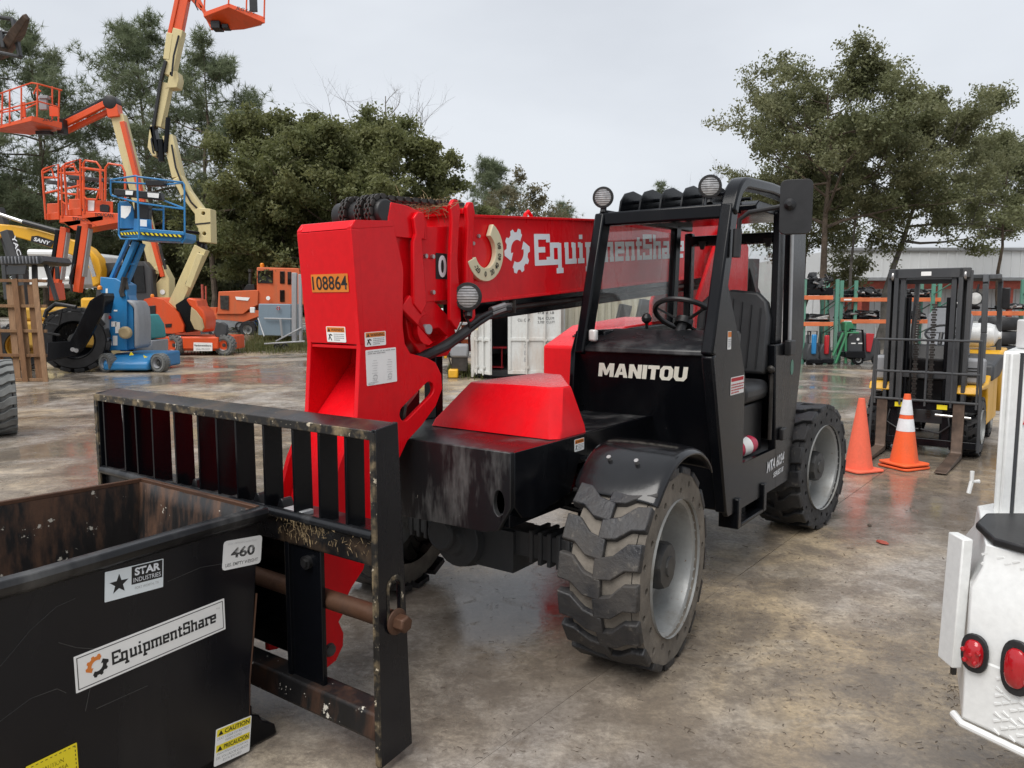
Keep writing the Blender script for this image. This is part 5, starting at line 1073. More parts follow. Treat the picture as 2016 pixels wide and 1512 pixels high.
tall = lambda f: .5 + .55 * math.sin(math.pi * min(1, f))
tree('live_oak', 'tall live oak with dark trunk rising behind the mirror', 1625, 27, 9.0, 61, 'oak', GR, n=58000, ll=.37, first=.46, nl=20, size=.054, spread=.36, leaf='leaf_live', shape=tall, tr=.020, lean=(-.02, 0))
tree('live_oak', 'wide live oak with leaning trunk and bare low limbs behind the forklift mast', 1735, 29, 8.0, 62, 'oak', GR, n=62000, ll=.50, first=.50, nl=18, size=.054, spread=.36, leaf='leaf_live', tr=.022, lean=(.22, 0), droop=.05, bark='bark_grey')
tree('live_oak', 'slender live oak stem between the two larger trunks', 1668, 28, 7.8, 63, 'oak', GR, n=26000, ll=.32, first=.52, nl=10, size=.056, spread=.38, leaf='leaf_live', tr=.011, lean=(.02, 0), bark='bark_grey')
tree('live_oak', 'live oak behind the cab roof tube left of the tall one', 1580, 32, 7.4, 64, 'oak', GR, n=36000, ll=.36, first=.36, nl=13, size=.06, spread=.46, leaf='leaf_live', tr=.015)
tree('live_oak', 'live oak crown reaching out of the right edge above the warehouse', 1965, 33, 8.2, 65, 'oak', GR, n=34000, ll=.38, first=.55, nl=12, size=.06, spread=.46, leaf='leaf_live', tr=.014)
# far wood closing the horizon: a band of distant trees that reads as one mass
rng = random.Random(77); g_ = np.random.default_rng(5); n = 60000; th = g_.uniform(-75, 95, n); Y_ = g_.uniform(98, 112, n); hh = 4.2 + 2.2 * np.sin(th * .13) + 1.5 * np.sin(th * .41 + 1); z_ = np.abs(g_.random(n)) ** .8 * hh
P = np.stack([th, Y_, z_], 1); a = g_.normal(size=(n, 3)) * .42; b = g_.normal(size=(n, 3)) * .32; V = np.stack([P - a, P - b, P + a, P + b], 1).reshape(-1, 3)
o = add_mesh('far_wood', V, np.arange(n * 4).reshape(n, 4), 'leaf_dark', None); kind(o, 'stuff'); tag(o, 'far dark line of trees closing the yard', 'trees')
# ------------------------------------------------------------ grass verge, weeds, litter
def grass(name, label, n, fx, parent=None, h=.18, seed=1, mat='grass'):
    g = np.random.default_rng(seed); P = fx(g, n); a = g.uniform(0, 2 * np.pi, n); L = h * g.uniform(.4, 1.3, n); w = .012
    dx, dy = np.cos(a), np.sin(a); z = P[:, 2]
    V = np.stack([np.stack([P[:, 0] - dy * w, P[:, 1] + dx * w, z], 1), np.stack([P[:, 0] + dy * w, P[:, 1] - dx * w, z], 1), np.stack([P[:, 0] + dx * L * .5, P[:, 1] + dy * L * .5, z + L], 1)], 1).reshape(-1, 3)
    o = add_mesh(name, V, np.arange(n * 3).reshape(n, 3), mat, None); kind(o, 'stuff'); tag(o, label, 'grass'); return o
def band(x0, y0, x1, y1, depth):
    a, b = G(x0, y0), G(x1, y1)
    def f(g, n):
        t = g.random(n); d = g.normal(0, 1, n) * depth * .4; cl = .4 * np.sin(t * 40)
        return np.stack([a.x + (b.x - a.x) * t, a.y + (b.y - a.y) * t + d + cl, np.zeros(n)], 1)
    return f
grass('grass_verge', 'strip of short grass between the orange lift and the gooseneck', 14000, band(430, 686, 800, 684, 3.2), h=.22, seed=2)
grass('weeds', 'low weeds at the foot of the open container', 3000, band(885, 733, 960, 737, 1.0), h=.2, seed=3)
grass('weeds_corner', 'taller weeds around the galvanised mast', 2500, band(500, 672, 640, 668, 2.2), h=.45, seed=4)
so2 = MB(); rs = random.Random(4)
for k in range(60):
    p = G(rs.uniform(430, 620), rs.uniform(664, 672)); so2.lathe([(rs.uniform(.2, .5), 0), (.15, rs.uniform(.05, .25)), (.02, .28)], (p.x, p.y, -.03), (0, 0, 1), 7)
o = so2.build('soil_heap', 'soil'); kind(o, 'stuff'); tag(o, 'low heap of brown soil behind the grass strip', 'soil')
# litter: twigs, pine straw and leaves lying on the wet concrete
lt = MB(); rs = random.Random(8)
for k in range(1500):
    if k < 380: p = G(rs.uniform(1250, 2010), rs.uniform(1090, 1500))
    elif k < 560: p = G(rs.gauss(1905, 26), rs.gauss(1365, 16))
    elif k < 800: p = G(rs.gauss(1560, 130), rs.gauss(1260, 70))
    elif k < 1000: p = G(rs.uniform(830, 1180), rs.uniform(1050, 1500))
    else: p = G(rs.uniform(0, 2000), rs.uniform(740, 1100))
    a = rs.uniform(0, 6.28); L = rs.uniform(.006, .03) * (1 if k < 1000 else 1.6); r_ = rs.uniform(.0006, .0014) * (1 if k < 1000 else 2)
    p.z = .002 + r_; q = p + Vector((math.cos(a) * L, math.sin(a) * L, rs.uniform(0, .003))); lt.tube([p, p.lerp(q, .5) + Vector((rs.gauss(0, .002), rs.gauss(0, .002), .001)), q], r_, 3)
o = lt.build('litter', 'bark', smooth=False); kind(o, 'stuff'); tag(o, 'scattered twigs and pine straw lying on the wet concrete', 'litter')
for x, y, s, lab in ((1737, 1070, .05, 'dark red crumpled leaf on the concrete below the cones'), (1712, 1035, .03, 'small brown leaf left of the red leaf'), (515, 808, .035, 'small dark stone left of the carriage on the pale concrete')):
    p = G(x, y); m = MB().lathe([(s * .3, 0), (s * .7, s * .12), (s * .55, s * .3), (s * .1, s * .36)], (0, 0, 0), (0, 0, 1), 7)
    o = m.build('leaf_litter' if s != .035 else 'stone', 'trim_red' if s == .05 else 'bark'); o.location = (p.x, p.y, .002); o.scale = (1.5, .8, 1); o.rotation_euler = (0, 0, s * 40); tag(o, lab, 'leaf' if s != .035 else 'stone')
# ------------------------------------------------------------ machines and stores at the back of the yard
class Far:
    def __init__(s, name, label, cat, x, y, Y=None, group=None):
        p = G(x, y) if Y is None else W(x, y, Y); s.Y = p.y; s.k = s.Y / FPX
        s.o = thing(name, label, cat, (p.x, p.y, 0), 0, group); s.p0 = Vector((p.x, p.y, 0))
    def P(s, x, y, d=0): return W(x, y, s.Y + d) - s.p0
    def part(s, name, mat, fn, parent=None, bev=.01):
        m = MB(); fn(m); return m.build(name, mat, parent or s.o, bevel=bev)
    def bar(s, name, mat, pts, w, depth, parent=None, bev=.015, d=0):
        m = MB()
        for a, b in zip(pts[:-1], pts[1:]): m.beam(s.P(*a[:2], (a[2] if len(a) > 2 else d)), s.P(*b[:2], (b[2] if len(b) > 2 else d)), depth, w * s.k, (0, 0.0001, 1) if abs(a[0] - b[0]) > abs(a[1] - b[1]) else (1, 0, 0))
        return m.build(name, mat, parent or s.o, bevel=bev)
    def shape(s, name, mat, pts, depth, d=0, parent=None, bev=.015, holes=()):
        # outline standing in the plane at distance Y + d, given real thickness behind it
        q = [s.P(*p, d) for p in pts]; hs = [[((s.P(*p, d)).x, (s.P(*p, d)).z) for p in h] for h in holes]
        m = MB().plate([(v.x, v.z) for v in q], (0, d, 0), (1, 0, 0), (0, 0, 1), -depth, hs); return m.build(name, mat, parent or s.o, bevel=bev)
    def pipes(s, name, mat, polys, r, parent=None, n=6):
        m = MB()
        for pts in polys: m.tube([s.P(*(p if len(p) > 2 else p + (0,))) for p in pts], r, n)
        return m.build(name, mat, parent or s.o)
    def wheel(s, x, y, R_, wd, rz=0, mats=('rubber', 'rubber', 'rim_silver', 'hub_black'), lugs=16, d=0, rim=.52, name='wheel', lug_h=None):
        w = make_wheel(s.o, R_, wd, R_ * rim, lugs, name, mats, holes=0, lug_h=lug_h or R_ * .07, dish=wd * .35); c = s.P(x, y, d); w.location = (c.x, c.y, R_); w.rotation_euler = (0, 0, rz); return w
    def text(s, t, x0, y0, x1, y1, h, mat, parent=None, d=-.02, shear=0, bold=.02, name='lettering'):
        a, b = s.P(x0, y0, d), s.P(x1, y1, d); ex = b - a; return lettering(t, a, ex, Vector((-ex.z, 0, ex.x)), ex.length, h * s.k, mat, parent or s.o, name, bold, shear)
LIFTS = 'parked aerial lifts on the left'
# --- orange boom lift with the tallest cream boom
B = Far('boom_lift', 'orange and cream boom lift with the tallest boom and basket cut by the top edge', 'lift', 380, 700, None, LIFTS)
B.part('chassis', 'orange', lambda m: (m.bx(*[v for v in (B.P(300, 670).x, B.P(446, 670).x)], 0, 1.7, .16, .62), m.bx(B.P(362, 670).x, B.P(432, 670).x, -.12, .02, .22, .60)), bev=.03)
for x, d in ((340, -.05), (440, -.05), (300, 1.5), (425, 1.5)): B.wheel(x, 700, .34, .27, R(-25 if x < 400 else -10) + math.pi, d=d, mats=('rubber_grey', 'rubber_grey', 'rim_silver', 'hub_black'), lugs=18)
dcl = B.shape('name_plate', 'sticker', [(381, 674), (418, 675), (418, 691), (381, 691)], .006, -.135, bev=0); B.text('EquipmentShare', 383, 682, 416, 683, 4, 'ink', dcl, -.145); B.text('(866) 386-8255', 386, 689, 413, 689, 3.4, 'ink_grey', dcl, -.145)
tur = B.shape('turret_cover', 'orange', [(279, 654), (277, 600), (284, 589), (300, 585), (322, 590), (350, 615), (362, 640), (361, 653), (340, 657), (292, 655)], 1.3, .0, bev=.06)
B.shape('control_panel', 'plastic', [(287, 603), (306, 601), (306, 630), (288, 629)], .02, -.03, tur); B.shape('label', 'sticker', [(292, 634), (300, 634), (300, 641), (292, 641)], .01, -.02, tur, 0); B.shape('label', 'ink', [(325, 638), (338, 637), (337, 644), (326, 645)], .01, -.02, tur, 0)
B.shape('turret_cover', 'orange', [(366, 590), (372, 586), (386, 590), (389, 602), (400, 612), (405, 628), (404, 650), (398, 655), (392, 640), (386, 615), (372, 600)], .9, -.15, bev=.04)
B.shape('cowl_liner', 'beige', [(376, 604), (386, 612), (398, 628), (402, 645), (398, 652), (382, 648), (374, 630)], .05, -.2, bev=.02)
B.shape('turret_frame', 'black', [(345, 600), (368, 585), (380, 600), (384, 650), (366, 655), (350, 625)], .9, .1)
B.bar('lower_arm', 'cream', [(342, 612), (398, 488)], 25, .32, d=.35); B.bar('lower_link', 'cream', [(372, 565), (396, 500)], 12, .2, d=.1)
B.shape('knuckle', 'cream', [(383, 413), (390, 409), (414, 411), (416, 478), (392, 476), (390, 450), (384, 440)], .5, .15, bev=.02, holes=([(400 + 4 * math.cos(R(a)), 420 + 4 * math.sin(R(a))) for a in range(0, 360, 45)], [(402 + 4 * math.cos(R(a)), 460 + 4 * math.sin(R(a))) for a in range(0, 360, 45)]))
B.shape('hazard_mark', 'ink', [(384, 440), (414, 437), (414, 440), (384, 443)], .006, .14, bev=0)
B.bar('knuckle_link', 'black', [(396, 474), (400, 492)], 14, .25, d=.4); B.bar('link_pin', 'black', [(366, 455), (392, 459)], 6, .08, d=.1)
B.bar('upper_arm', 'cream', [(396, 418), (370, 383), (352, 350), (333, 268)], 20, .3, d=.45); B.bar('arm_web', 'cream', [(352, 352), (366, 385)], 12, .36, d=.42)
B.part('link_cylinder', 'black', lambda m: (m.cyl(B.P(318, 318, .3), B.P(316, 275, .3), .10, 12), m.cyl(B.P(326, 300, .3), B.P(331, 232, .3), .075, 12)), bev=0)
B.shape('knuckle', 'cream', [(296, 245), (300, 250), (304, 280), (308, 307), (300, 308), (290, 290), (293, 262)], .4, .2, bev=.02); B.bar('knuckle_link', 'black', [(302, 250), (312, 300)], 9, .3, d=.35)
B.bar('main_boom', 'cream', [(312, 250), (330, 165)], 18, .28, d=.5); B.shape('boom_sleeve', 'cream', [(328, 172), (334, 140), (349, 141), (352, 155), (348, 172), (322, 174)], .4, .35)
B.bar('main_boom', 'cream', [(334, 150), (354, 60)], 19, .3, d=.5); B.bar('hose_tray', 'cream', [(329, 118), (336, 66)], 12, .16, d=.42); B.bar('hose_guide', 'plastic', [(303, 250), (317, 160), (327, 120)], 6, .12, d=.35)
B.bar('fly_boom', 'orange', [(352, 62), (364, 0), (368, -20)], 17, .22, d=.5); B.bar('fly_link', 'orange', [(334, 70), (352, -15)], 8, .1, d=.4)
B.bar('jib', 'orange', [(376, -30), (420, 58)], 7, .1, d=.6); B.bar('jib', 'orange', [(362, -20), (398, 18)], 8, .1, d=.6)
bk = B.part('basket_floor', 'orange', lambda m: m.add([B.P(400, 24, -.1), B.P(450, 6, -.5), B.P(522, 34, -.5), B.P(515, 50, .5), B.P(425, 62, .5), B.P(401, 33, -.1), B.P(450, 14, -.5), B.P(522, 46, -.5), B.P(480, 58, .4)], [(0, 1, 2, 3, 4), (0, 5, 6, 1), (1, 6, 7, 2), (5, 4, 8, 7, 6), (2, 7, 8, 3)]), bev=.01)
B.text('JLG LIFT', 463, 20, 503, 31, 8, 'ink', bk, -.56, .2)
B.pipes('basket_rail', 'orange', [[(402, 24, 0), (405, -60, 0)], [(450, 8, -.5), (452, -70, -.5)], [(520, 36, -.5), (522, -50, -.5)], [(485, 20, -.5), (487, -60, -.5)], [(402, -20, 0), (452, -30, -.5), (522, -8, -.5)]], .025); B.part('basket_mount', 'plastic', lambda m: (m.box(B.P(428, 52, .2), (.28, .4, .22)), m.box(B.P(446, 54, .2), (.2, .3, .12)), m.box(B.P(499, 8, -.45), (.22, .1, .45))))
B.pipes('hydraulic_hose', 'hose', [[(390, 412, .3), (376, 398, .2), (362, 372, .2), (346, 330, .2), (338, 285, .2)], [(399, 480, .3), (392, 500, .2), (380, 530, .2), (366, 560, .2)], [(306, 255, .3), (298, 275, .2), (302, 300, .2), (314, 312, .3)], [(352, 70, .3), (342, 110, .25), (338, 150, .25)]], .03)
B.pipes('cable', 'hose', [[(390, 20, .3), (384, 8, .3), (388, -10, .3)]], .02); B.part('beacon', 'amber', lambda m: m.lathe([(.06, 0), (.06, .06), (.03, .1)], B.P(300, 585, .3), (0, 0, 1), 10), bev=0)
for q in ([(287, 642), (303, 642), (303, 652), (287, 652)], [(345, 662), (356, 662), (356, 690), (345, 690)], [(424, 676), (428, 676), (428, 684), (424, 684)]): B.shape('label', 'sticker', q, .008, -.03 if q[0][1] < 660 else -.01, bev=0)
# --- second boom lift: basket at the left edge
B = Far('boom_lift', 'orange and cream boom lift whose basket hangs at the upper left edge', 'lift', 300, 692, None, LIFTS)
B.part('chassis', 'orange', lambda m: m.bx(B.P(250, 690).x, B.P(345, 690).x, 0.4, 2.3, .2, .65), bev=.03)
for x, d in ((262, .3), (330, .3), (262, 2.2), (330, 2.2)): B.wheel(x, 692, .36, .28, math.pi, d=d)
B.shape('turret_cover', 'orange', [(245, 640), (245, 566), (280, 564), (292, 580), (300, 600), (300, 640)], 1.4, .6, bev=.06); B.shape('cowl', 'cream', [(250, 600), (252, 575), (278, 574), (280, 600)], .05, .52)
B.shape('tower', 'cream', [(299, 581), (312, 536), (300, 528), (318, 520), (333, 548), (333, 600), (322, 610), (300, 596)], .5, .5, bev=.02)
B.part('emblem', 'sticker', lambda m: m.lathe([(.09, 0), (.09, .01)], B.P(320, 575, .48), (0, -1, 0), 16), bev=0)
B.bar('main_boom', 'cream', [(312, 540), (276, 395), (234, 228)], 24, .34, d=.7); B.bar('fly_boom', 'orange', [(242, 240), (281, 395), (322, 545)], 9, .2, d=.55); B.part('boom_chain', 'steel_dark', lambda m: m.tube([B.P(314, 480, .4), B.P(318, 500, .4), B.P(326, 530, .4)], .05, 6), bev=0)
B.bar('boom_head', 'orange', [(228, 232), (224, 208)], 22, .36, d=.6); B.part('sheave', 'plastic', lambda m: m.lathe([(.2, -.2), (.24, -.18), (.24, .18), (.2, .2)], B.P(221, 203, .6), (0, 1, 0), 20), bev=0)
B.bar('jib', 'orange', [(217, 200), (128, 244)], 11, .16, d=.5); B.bar('jib', 'orange', [(220, 217), (128, 260)], 9, .16, d=.7); B.bar('hose_guide', 'plastic', [(224, 194), (200, 198), (125, 238)], 5, .14, d=.5)
bk = B.part('basket_floor', 'orange', lambda m: (m.add([B.P(0, 247, -.6), B.P(62, 228, -.9), B.P(122, 241, -.3), B.P(119, 257, .2), B.P(60, 266, .5), B.P(-20, 258, .2), B.P(0, 253, -.6), B.P(62, 238, -.9), B.P(122, 253, -.3)], [(0, 6, 7, 1), (1, 7, 8, 2), (2, 8, 3), (6, 5, 4, 3, 8, 7), (0, 1, 2, 3, 4, 5)])), bev=.01)
B.text('JLG', 84, 238, 104, 242, 7, 'ink', bk, -.75, .2); B.pipes('basket_rail', 'orange', [[(3, 248, -.6), (5, 183, -.6)], [(19, 242, -.7), (19, 178, -.7)], [(42, 235, -.8), (42, 172, -.8)], [(73, 230, -.9), (74, 166, -.9)], [(115, 240, -.3), (117, 178, -.3)], [(103, 236, 0), (103, 170, 0)], [(0, 184, -.6), (62, 163, -.9), (74, 165, -.9), (122, 178, -.3)], [(0, 218, -.6), (74, 199, -.9), (117, 211, -.3)], [(0, 222, .3), (50, 214, .4), (100, 190, .3)], [(66, 185, -.2), (72, 172, -.2), (80, 180, -.2)]], .026)
B.part('control_box', 'grey_plastic', lambda m: (m.box(B.P(86, 205, -.1), (.26, .12, .38)), m.box(B.P(88, 192, -.1), (.3, .2, .1)))); B.part('gate_panel', 'orange', lambda m: (m.box(B.P(107, 219, -.1), (.34, .03, .34)), m.box(B.P(46, 216, -.4), (.14, .06, .5)))); B.part('basket_mount', 'plastic', lambda m: (m.box(B.P(123, 250, .3), (.22, .3, .5)), m.box(B.P(88, 262, .1), (.5, .25, .12))))
# --- two orange mast lifts
def mast_lift(label, dx, dy, Y, sc_):
    B = Far('mast_lift', label, 'lift', 160 + dx, 700, Y, LIFTS); q = lambda x, y: (190 + dx + (x - 190) * sc_, 430 + dy + (y - 430) * sc_)
    f = lambda *pp: [q(*p) for p in pp]
    B.part('base', 'cream', lambda m: (m.bx(-.55, .55, -.3, 1.1, .12, .5), m.bx(-.6, -.42, -.2, .2, .5, 1.3), m.bx(.3, .5, -.2, .2, .5, 1.4), m.bx(-.3, -.15, -.2, .1, .5, 1.35)), bev=.03)
    for x_ in (-.45, .45): w = make_wheel(B.o, .2, .15, .11, 14, 'wheel', ('rubber_grey', 'rubber_grey', 'rim_silver', 'hub_black'), holes=0, lug_h=.012, dish=.05); w.location = (x_, -.3, .2); w.rotation_euler = (0, 0, math.pi)
    B.bar('mast', 'orange', f((153, 575), (172, 440)), 13 * sc_, .2, d=.3); B.bar('mast_track', 'black', f((143, 560), (160, 445)), 8 * sc_, .22, d=.3); B.bar('mast_rail', 'galvanised', f((166, 545), (178, 450)), 4 * sc_, .2, d=.32)
    B.part('cable', 'hose', lambda m: m.tube([B.P(*q(147, 520), .1), B.P(*q(138, 545), .1), B.P(*q(142, 575), .1)], .03, 6), bev=0)
    fl_ = B.shape('platform', 'orange', f((160, 416), (238, 420), (238, 437), (190, 446), (168, 430), (160, 431)), .9, .0); B.shape('platform_end', 'orange', f((133, 413), (160, 408), (160, 424), (135, 425)), .05, .1); B.shape('panel', 'orange', f((135, 392), (160, 391), (160, 416), (135, 416)), .03, .35); B.shape('panel', 'orange', f((168, 392), (222, 397), (222, 420), (168, 418)), .03, .12)
    B.text('TOUCAN', *q(186, 426), *q(223, 428), 7 * sc_, 'ink', fl_, -.03, .1); B.shape('label', 'sticker', f((173, 394), (186, 395), (185, 415), (173, 415)), .01, .1, bev=0); B.shape('charger', 'plastic', f((196, 404), (200, 402), (212, 403), (215, 407), (214, 418), (196, 416)), .05, .08)
    B.pipes('basket_rail', 'orange', [f((133, 424), (126, 326), (130, 322)) , f((130, 322), (158, 313), (159, 424)), f((166, 420), (164, 322), (168, 316), (190, 319), (198, 330), (197, 392)), f((166, 388), (171, 392), (190, 393), (194, 380), (195, 374), (166, 371)), f((133, 371), (158, 365)), f((207, 395), (208, 330), (214, 322), (240, 326), (246, 340), (247, 395)), f((130, 340), (160, 340)), f((128, 330), (145, 322), (150, 340)), f((160, 330), (206, 336))], .03)
    B.shape('guard_pad', 'dark_grey', f((134, 344), (215, 352), (215, 359), (134, 352)), .12, .3)
mast_lift('orange mast lift in front with the word TOUCAN fully visible on its platform', 0, 0, 21.5, 1.0)
mast_lift('orange mast lift behind, its platform lettering half hidden by the front one', -44, 8, 23.5, .98)
# --- blue mast lift
B = Far('mast_lift', 'blue mast lift with grey side covers and striped basket', 'lift', 250, 732, None, LIFTS)
B.part('base', 'blue', lambda m: m.plate([(-.30, .06), (-.28, .24), (-.1, .36), (.3, .44), (1.6, .44), (1.6, .06)], (B.P(214, 720).x, 0, 0), (0, 1, 0), (0, 0, 1), B.P(302, 720).x - B.P(214, 720).x), bev=.05)
for x, d in ((206, -.22), (310, -.22), (200, 1.4)): B.wheel(x, 733, .235, .2, R(-28) + math.pi if x < 250 else R(-20) + math.pi, mats=('rubber_grey', 'rubber_grey', 'grey_plastic', 'hub_black'), lugs=22, d=d, lug_h=.006)
B.part('arrow_mark', 'sticker_yellow', lambda m: (m.add([B.P(254, 700, -.21) , B.P(264, 699, -.21), B.P(258, 692, -.21)], [(0, 1, 2)]), m.add([B.P(284, 705, -.26), B.P(291, 703, -.26), B.P(282, 699, -.26)], [(0, 1, 2)])), bev=0)
B.shape('mast_housing', 'blue', [(210, 690), (210, 610), (215, 588), (197, 575), (197, 545), (228, 548), (250, 560), (250, 690)], .5, .1, bev=.02); B.shape('mast_housing', 'blue', [(250, 688), (250, 575), (262, 608), (264, 686)], .4, .16, bev=.01)
B.shape('side_cover', 'grey_plastic', [(182, 672), (185, 610), (198, 588), (212, 585), (218, 597), (211, 606), (211, 690), (190, 686)], .7, -.02, bev=.06); B.shape('side_cover', 'grey_plastic', [(264, 688), (263, 608), (246, 590), (262, 592), (270, 606), (273, 640), (273, 682)], .7, .04, bev=.05)
B.part('tape_roll', 'beige', lambda m: m.lathe([(.03, -.08), (.12, -.09), (.155, -.05), (.155, .05), (.12, .08)], B.P(247, 655, -.02), (0, 1, 0), 18), bev=.02); B.part('stop_button', 'tail_red', lambda m: m.lathe([(.04, 0), (.045, .03), (.02, .04)], B.P(217, 625, .08), (0, -1, 0), 12), bev=0); B.part('beacon', 'amber', lambda m: m.lathe([(.06, 0), (.06, .06), (.03, .1)], B.P(197, 570, .1), (0, 0, 1), 12), bev=0)
for a in ([(219, 633), (229, 633), (229, 643), (219, 643)], [(227, 634), (236, 634), (236, 656), (227, 656)], [(222, 661), (231, 661), (231, 680), (222, 680)], [(224, 610), (231, 610), (231, 613), (224, 613)], [(208, 568), (212, 568), (212, 580), (208, 580)], [(216, 672), (220, 672), (220, 680), (216, 680)]): B.shape('label', 'sticker', a, .006, .09, bev=0)
B.bar('lift_mast', 'blue', [(228, 570), (268, 475)], 9, .16, d=.2); B.bar('lift_mast', 'blue', [(243, 575), (282, 480)], 6, .16, d=.35); B.bar('lift_mast', 'blue', [(216, 556), (254, 470)], 6, .12, d=.4); B.bar('mast_gap', 'plastic', [(236, 560), (272, 480)], 6, .1, d=.3)
B.bar('mast_brace', 'blue', [(248, 520), (266, 520)], 4, .05, d=.25); B.part('hose_bundle', 'steel_dark', lambda m: (m.tube([B.P(246, 546, .1), B.P(240, 575, .1), B.P(243, 584, .1)], .07, 6), m.tube([B.P(246, 550, .12), B.P(250, 570, .12)], .05, 6)), bev=0)
fl_ = B.shape('platform', 'blue', [(236, 455), (275, 450), (362, 458), (362, 470), (355, 476), (268, 472), (238, 464)], .75, -.1, bev=.02); B.shape('kick_plate', 'blue', [(275, 449), (362, 456), (362, 464), (275, 457)], .03, -.16); st_ = MB()
for k in range(9): st_.add([B.P(277 + k * 9, 457.5 + k * .55, -.17), B.P(281.5 + k * 9, 457.7 + k * .55, -.17), B.P(285.5 + k * 9, 462.7 + k * .55, -.17), B.P(281 + k * 9, 462.4 + k * .55, -.17)], [(0, 1, 2, 3)])
for k in range(6): st_.add([B.P(237 + k * 6, 458 - k * .3, -.17), B.P(240 + k * 6, 458 - k * .3, -.17), B.P(243 + k * 6, 463 - k * .3, -.17), B.P(240 + k * 6, 463 - k * .3, -.17)], [(0, 1, 2, 3)])
st_.build('hazard_stripe', 'sticker_yellow', fl_, smooth=False); B.shape('stripe_ground', 'ink', [(276, 457), (359, 462), (359, 468), (276, 463)], .004, -.163, fl_, 0); B.shape('stripe_ground', 'ink', [(236, 457.5), (273, 455.5), (273, 461), (236, 463.5)], .004, -.163, fl_, 0)
B.shape('control_panel', 'blue', [(234, 450), (234, 396), (250, 396), (262, 408), (264, 420), (264, 450)], .04, .3); B.shape('control_panel', 'blue', [(262, 452), (263, 430), (296, 432), (297, 452)], .08, .2)
for a in ([(238, 405), (258, 406), (257, 416), (252, 425), (246, 430), (238, 428)], [(276, 432), (289, 433), (289, 446), (276, 445)], [(247, 375), (262, 376), (261, 384), (247, 383)], [(290, 379), (313, 381), (312, 390), (291, 388)]): B.shape('label', 'sticker', a, .006, .1 if a[0][1] > 400 else -.03, bev=0)
B.shape('guard_pad', 'plastic', [(224, 371), (262, 374), (316, 379), (318, 394), (262, 388), (224, 384)], .2, .0); B.shape('battery_cover', 'plastic', [(264, 395), (292, 398), (292, 432), (264, 430)], .2, .25)
B.pipes('basket_rail', 'blue', [[(218, 378, .2), (218, 354, .2), (268, 346, -.3), (272, 348, -.3), (360, 359, -.1), (363, 364, -.1), (364, 470, -.1), (358, 478, -.1)], [(270, 346, -.3), (274, 470, -.3)], [(218, 378, .2), (220, 385, .2), (276, 400, -.3), (364, 412, -.1)], [(220, 358, .2), (320, 364, .5), (360, 360, -.1)], [(322, 408, .4), (322, 456, .4)], [(234, 400, .2), (234, 462, .2), (238, 470, .0), (272, 471, -.3)], [(300, 412, .4), (322, 413, .4)], [(320, 394, .4), (362, 410, -.1)]], .022)
B.part('joystick_box', 'plastic', lambda m: m.box(B.P(308, 361, .3), (.45, .2, .14)))
# --- wooden pallet leaning on end
B = Far('wooden_pallet', 'brown wooden pallet standing on end at the left', 'pallet', 40, 752); lean = Vector((0, .16, 1)).normalized()
def brd(x0, y0, x1, y1, w, d, name='plank'): B.part(name, 'wood' + str(rnd.randrange(3)), lambda m: m.beam(B.P(x0, y0, d + .0011 * (752 - y0)), B.P(x1, y1, d + .0011 * (752 - y1)), w * B.k, .022 if name == 'plank' else .05, (0, 1, 0)), bev=.004)
for i, c_ in enumerate(((.30, .17, .085), (.24, .125, .06), (.34, .2, .11))): 
    m, t, b = nodes('wood%d' % i); n1 = noise(t, 5, 8, .7, mapscale=(6, 6, .8)); t.links.new(mix(t, ramp(t, n1, .3, .75), c_, [x * .45 for x in c_]), b.inputs['Base Color']); b.inputs['Roughness'].default_value = .85; bump(t, b, n1, .3, .01)
for x, y0, y1 in ((-12, 560, 750), (20, 560, 752), (42, 562, 752), (62, 560, 750)): brd(x - 2, y0, x + 16, y1, 13, .10)
for y in (552, 602, 651, 699, 747): brd(-25, y, 92, y + 1, 6, .05, 'stringer')
for x in (28, 68): brd(x, 549, x + 22, 752, 11, 0.0)
# --- wheel of a machine cut off by the left edge
B = Far('loader', 'machine at the left edge of which only one grey ribbed tyre shows', 'loader', -12, 853)
B.wheel(33, 853, .485, .42, R(-54), mats=('rubber_grey', 'rubber_grey', 'yellow_dirty', 'hub_black'), lugs=20, rim=.5); B.part('axle', 'dark_grey', lambda m: m.bx(-1.6, -.2, -.1, .1, .35, .6)); B.part('body', 'yellow_dirty', lambda m: m.bx(-2.6, -.9, -.7, .3, .5, 1.6), bev=.05)
# --- rusty fork and carriage of a raised forklift, upper left
B = Far('reach_forklift', 'raised rusty fork with grey carriage frame at the upper left edge', 'forklift', -60, 760, 14)
B.part('fork', 'fork_steel', lambda m: (m.beam(B.P(4, 108, .4), B.P(34, 64, -.2), .16, .20, (1, 0, .6)), m.beam(B.P(34, 64, -.2), B.P(52, 33, -.6), .16, .20, (1, 0, .6), .10, .08)), bev=.015)
B.bar('carriage_frame', 'dark_grey', [(-60, 25), (26, 38), (40, 112), (-60, 92)], 6, .1); B.bar('carriage_frame', 'dark_grey', [(-60, 55), (30, 66)], 4, .08); B.bar('carriage_frame', 'dark_grey', [(2, 60), (8, 95)], 8, .08); B.bar('mast', 'dark_grey', [(-60, 760), (-60, -40)], 14, .25, d=.3); B.bar('mast', 'dark_grey', [(-140, 760), (-140, -40)], 14, .25, d=.3)
B.part('body', 'yellow_dirty', lambda m: m.bx(-2.4, -.9, .2, 1.2, .3, 1.2), bev=.05)
for d in (.2, 1.2): B.wheel(-190, 760, .35, .25, math.pi, d=d)
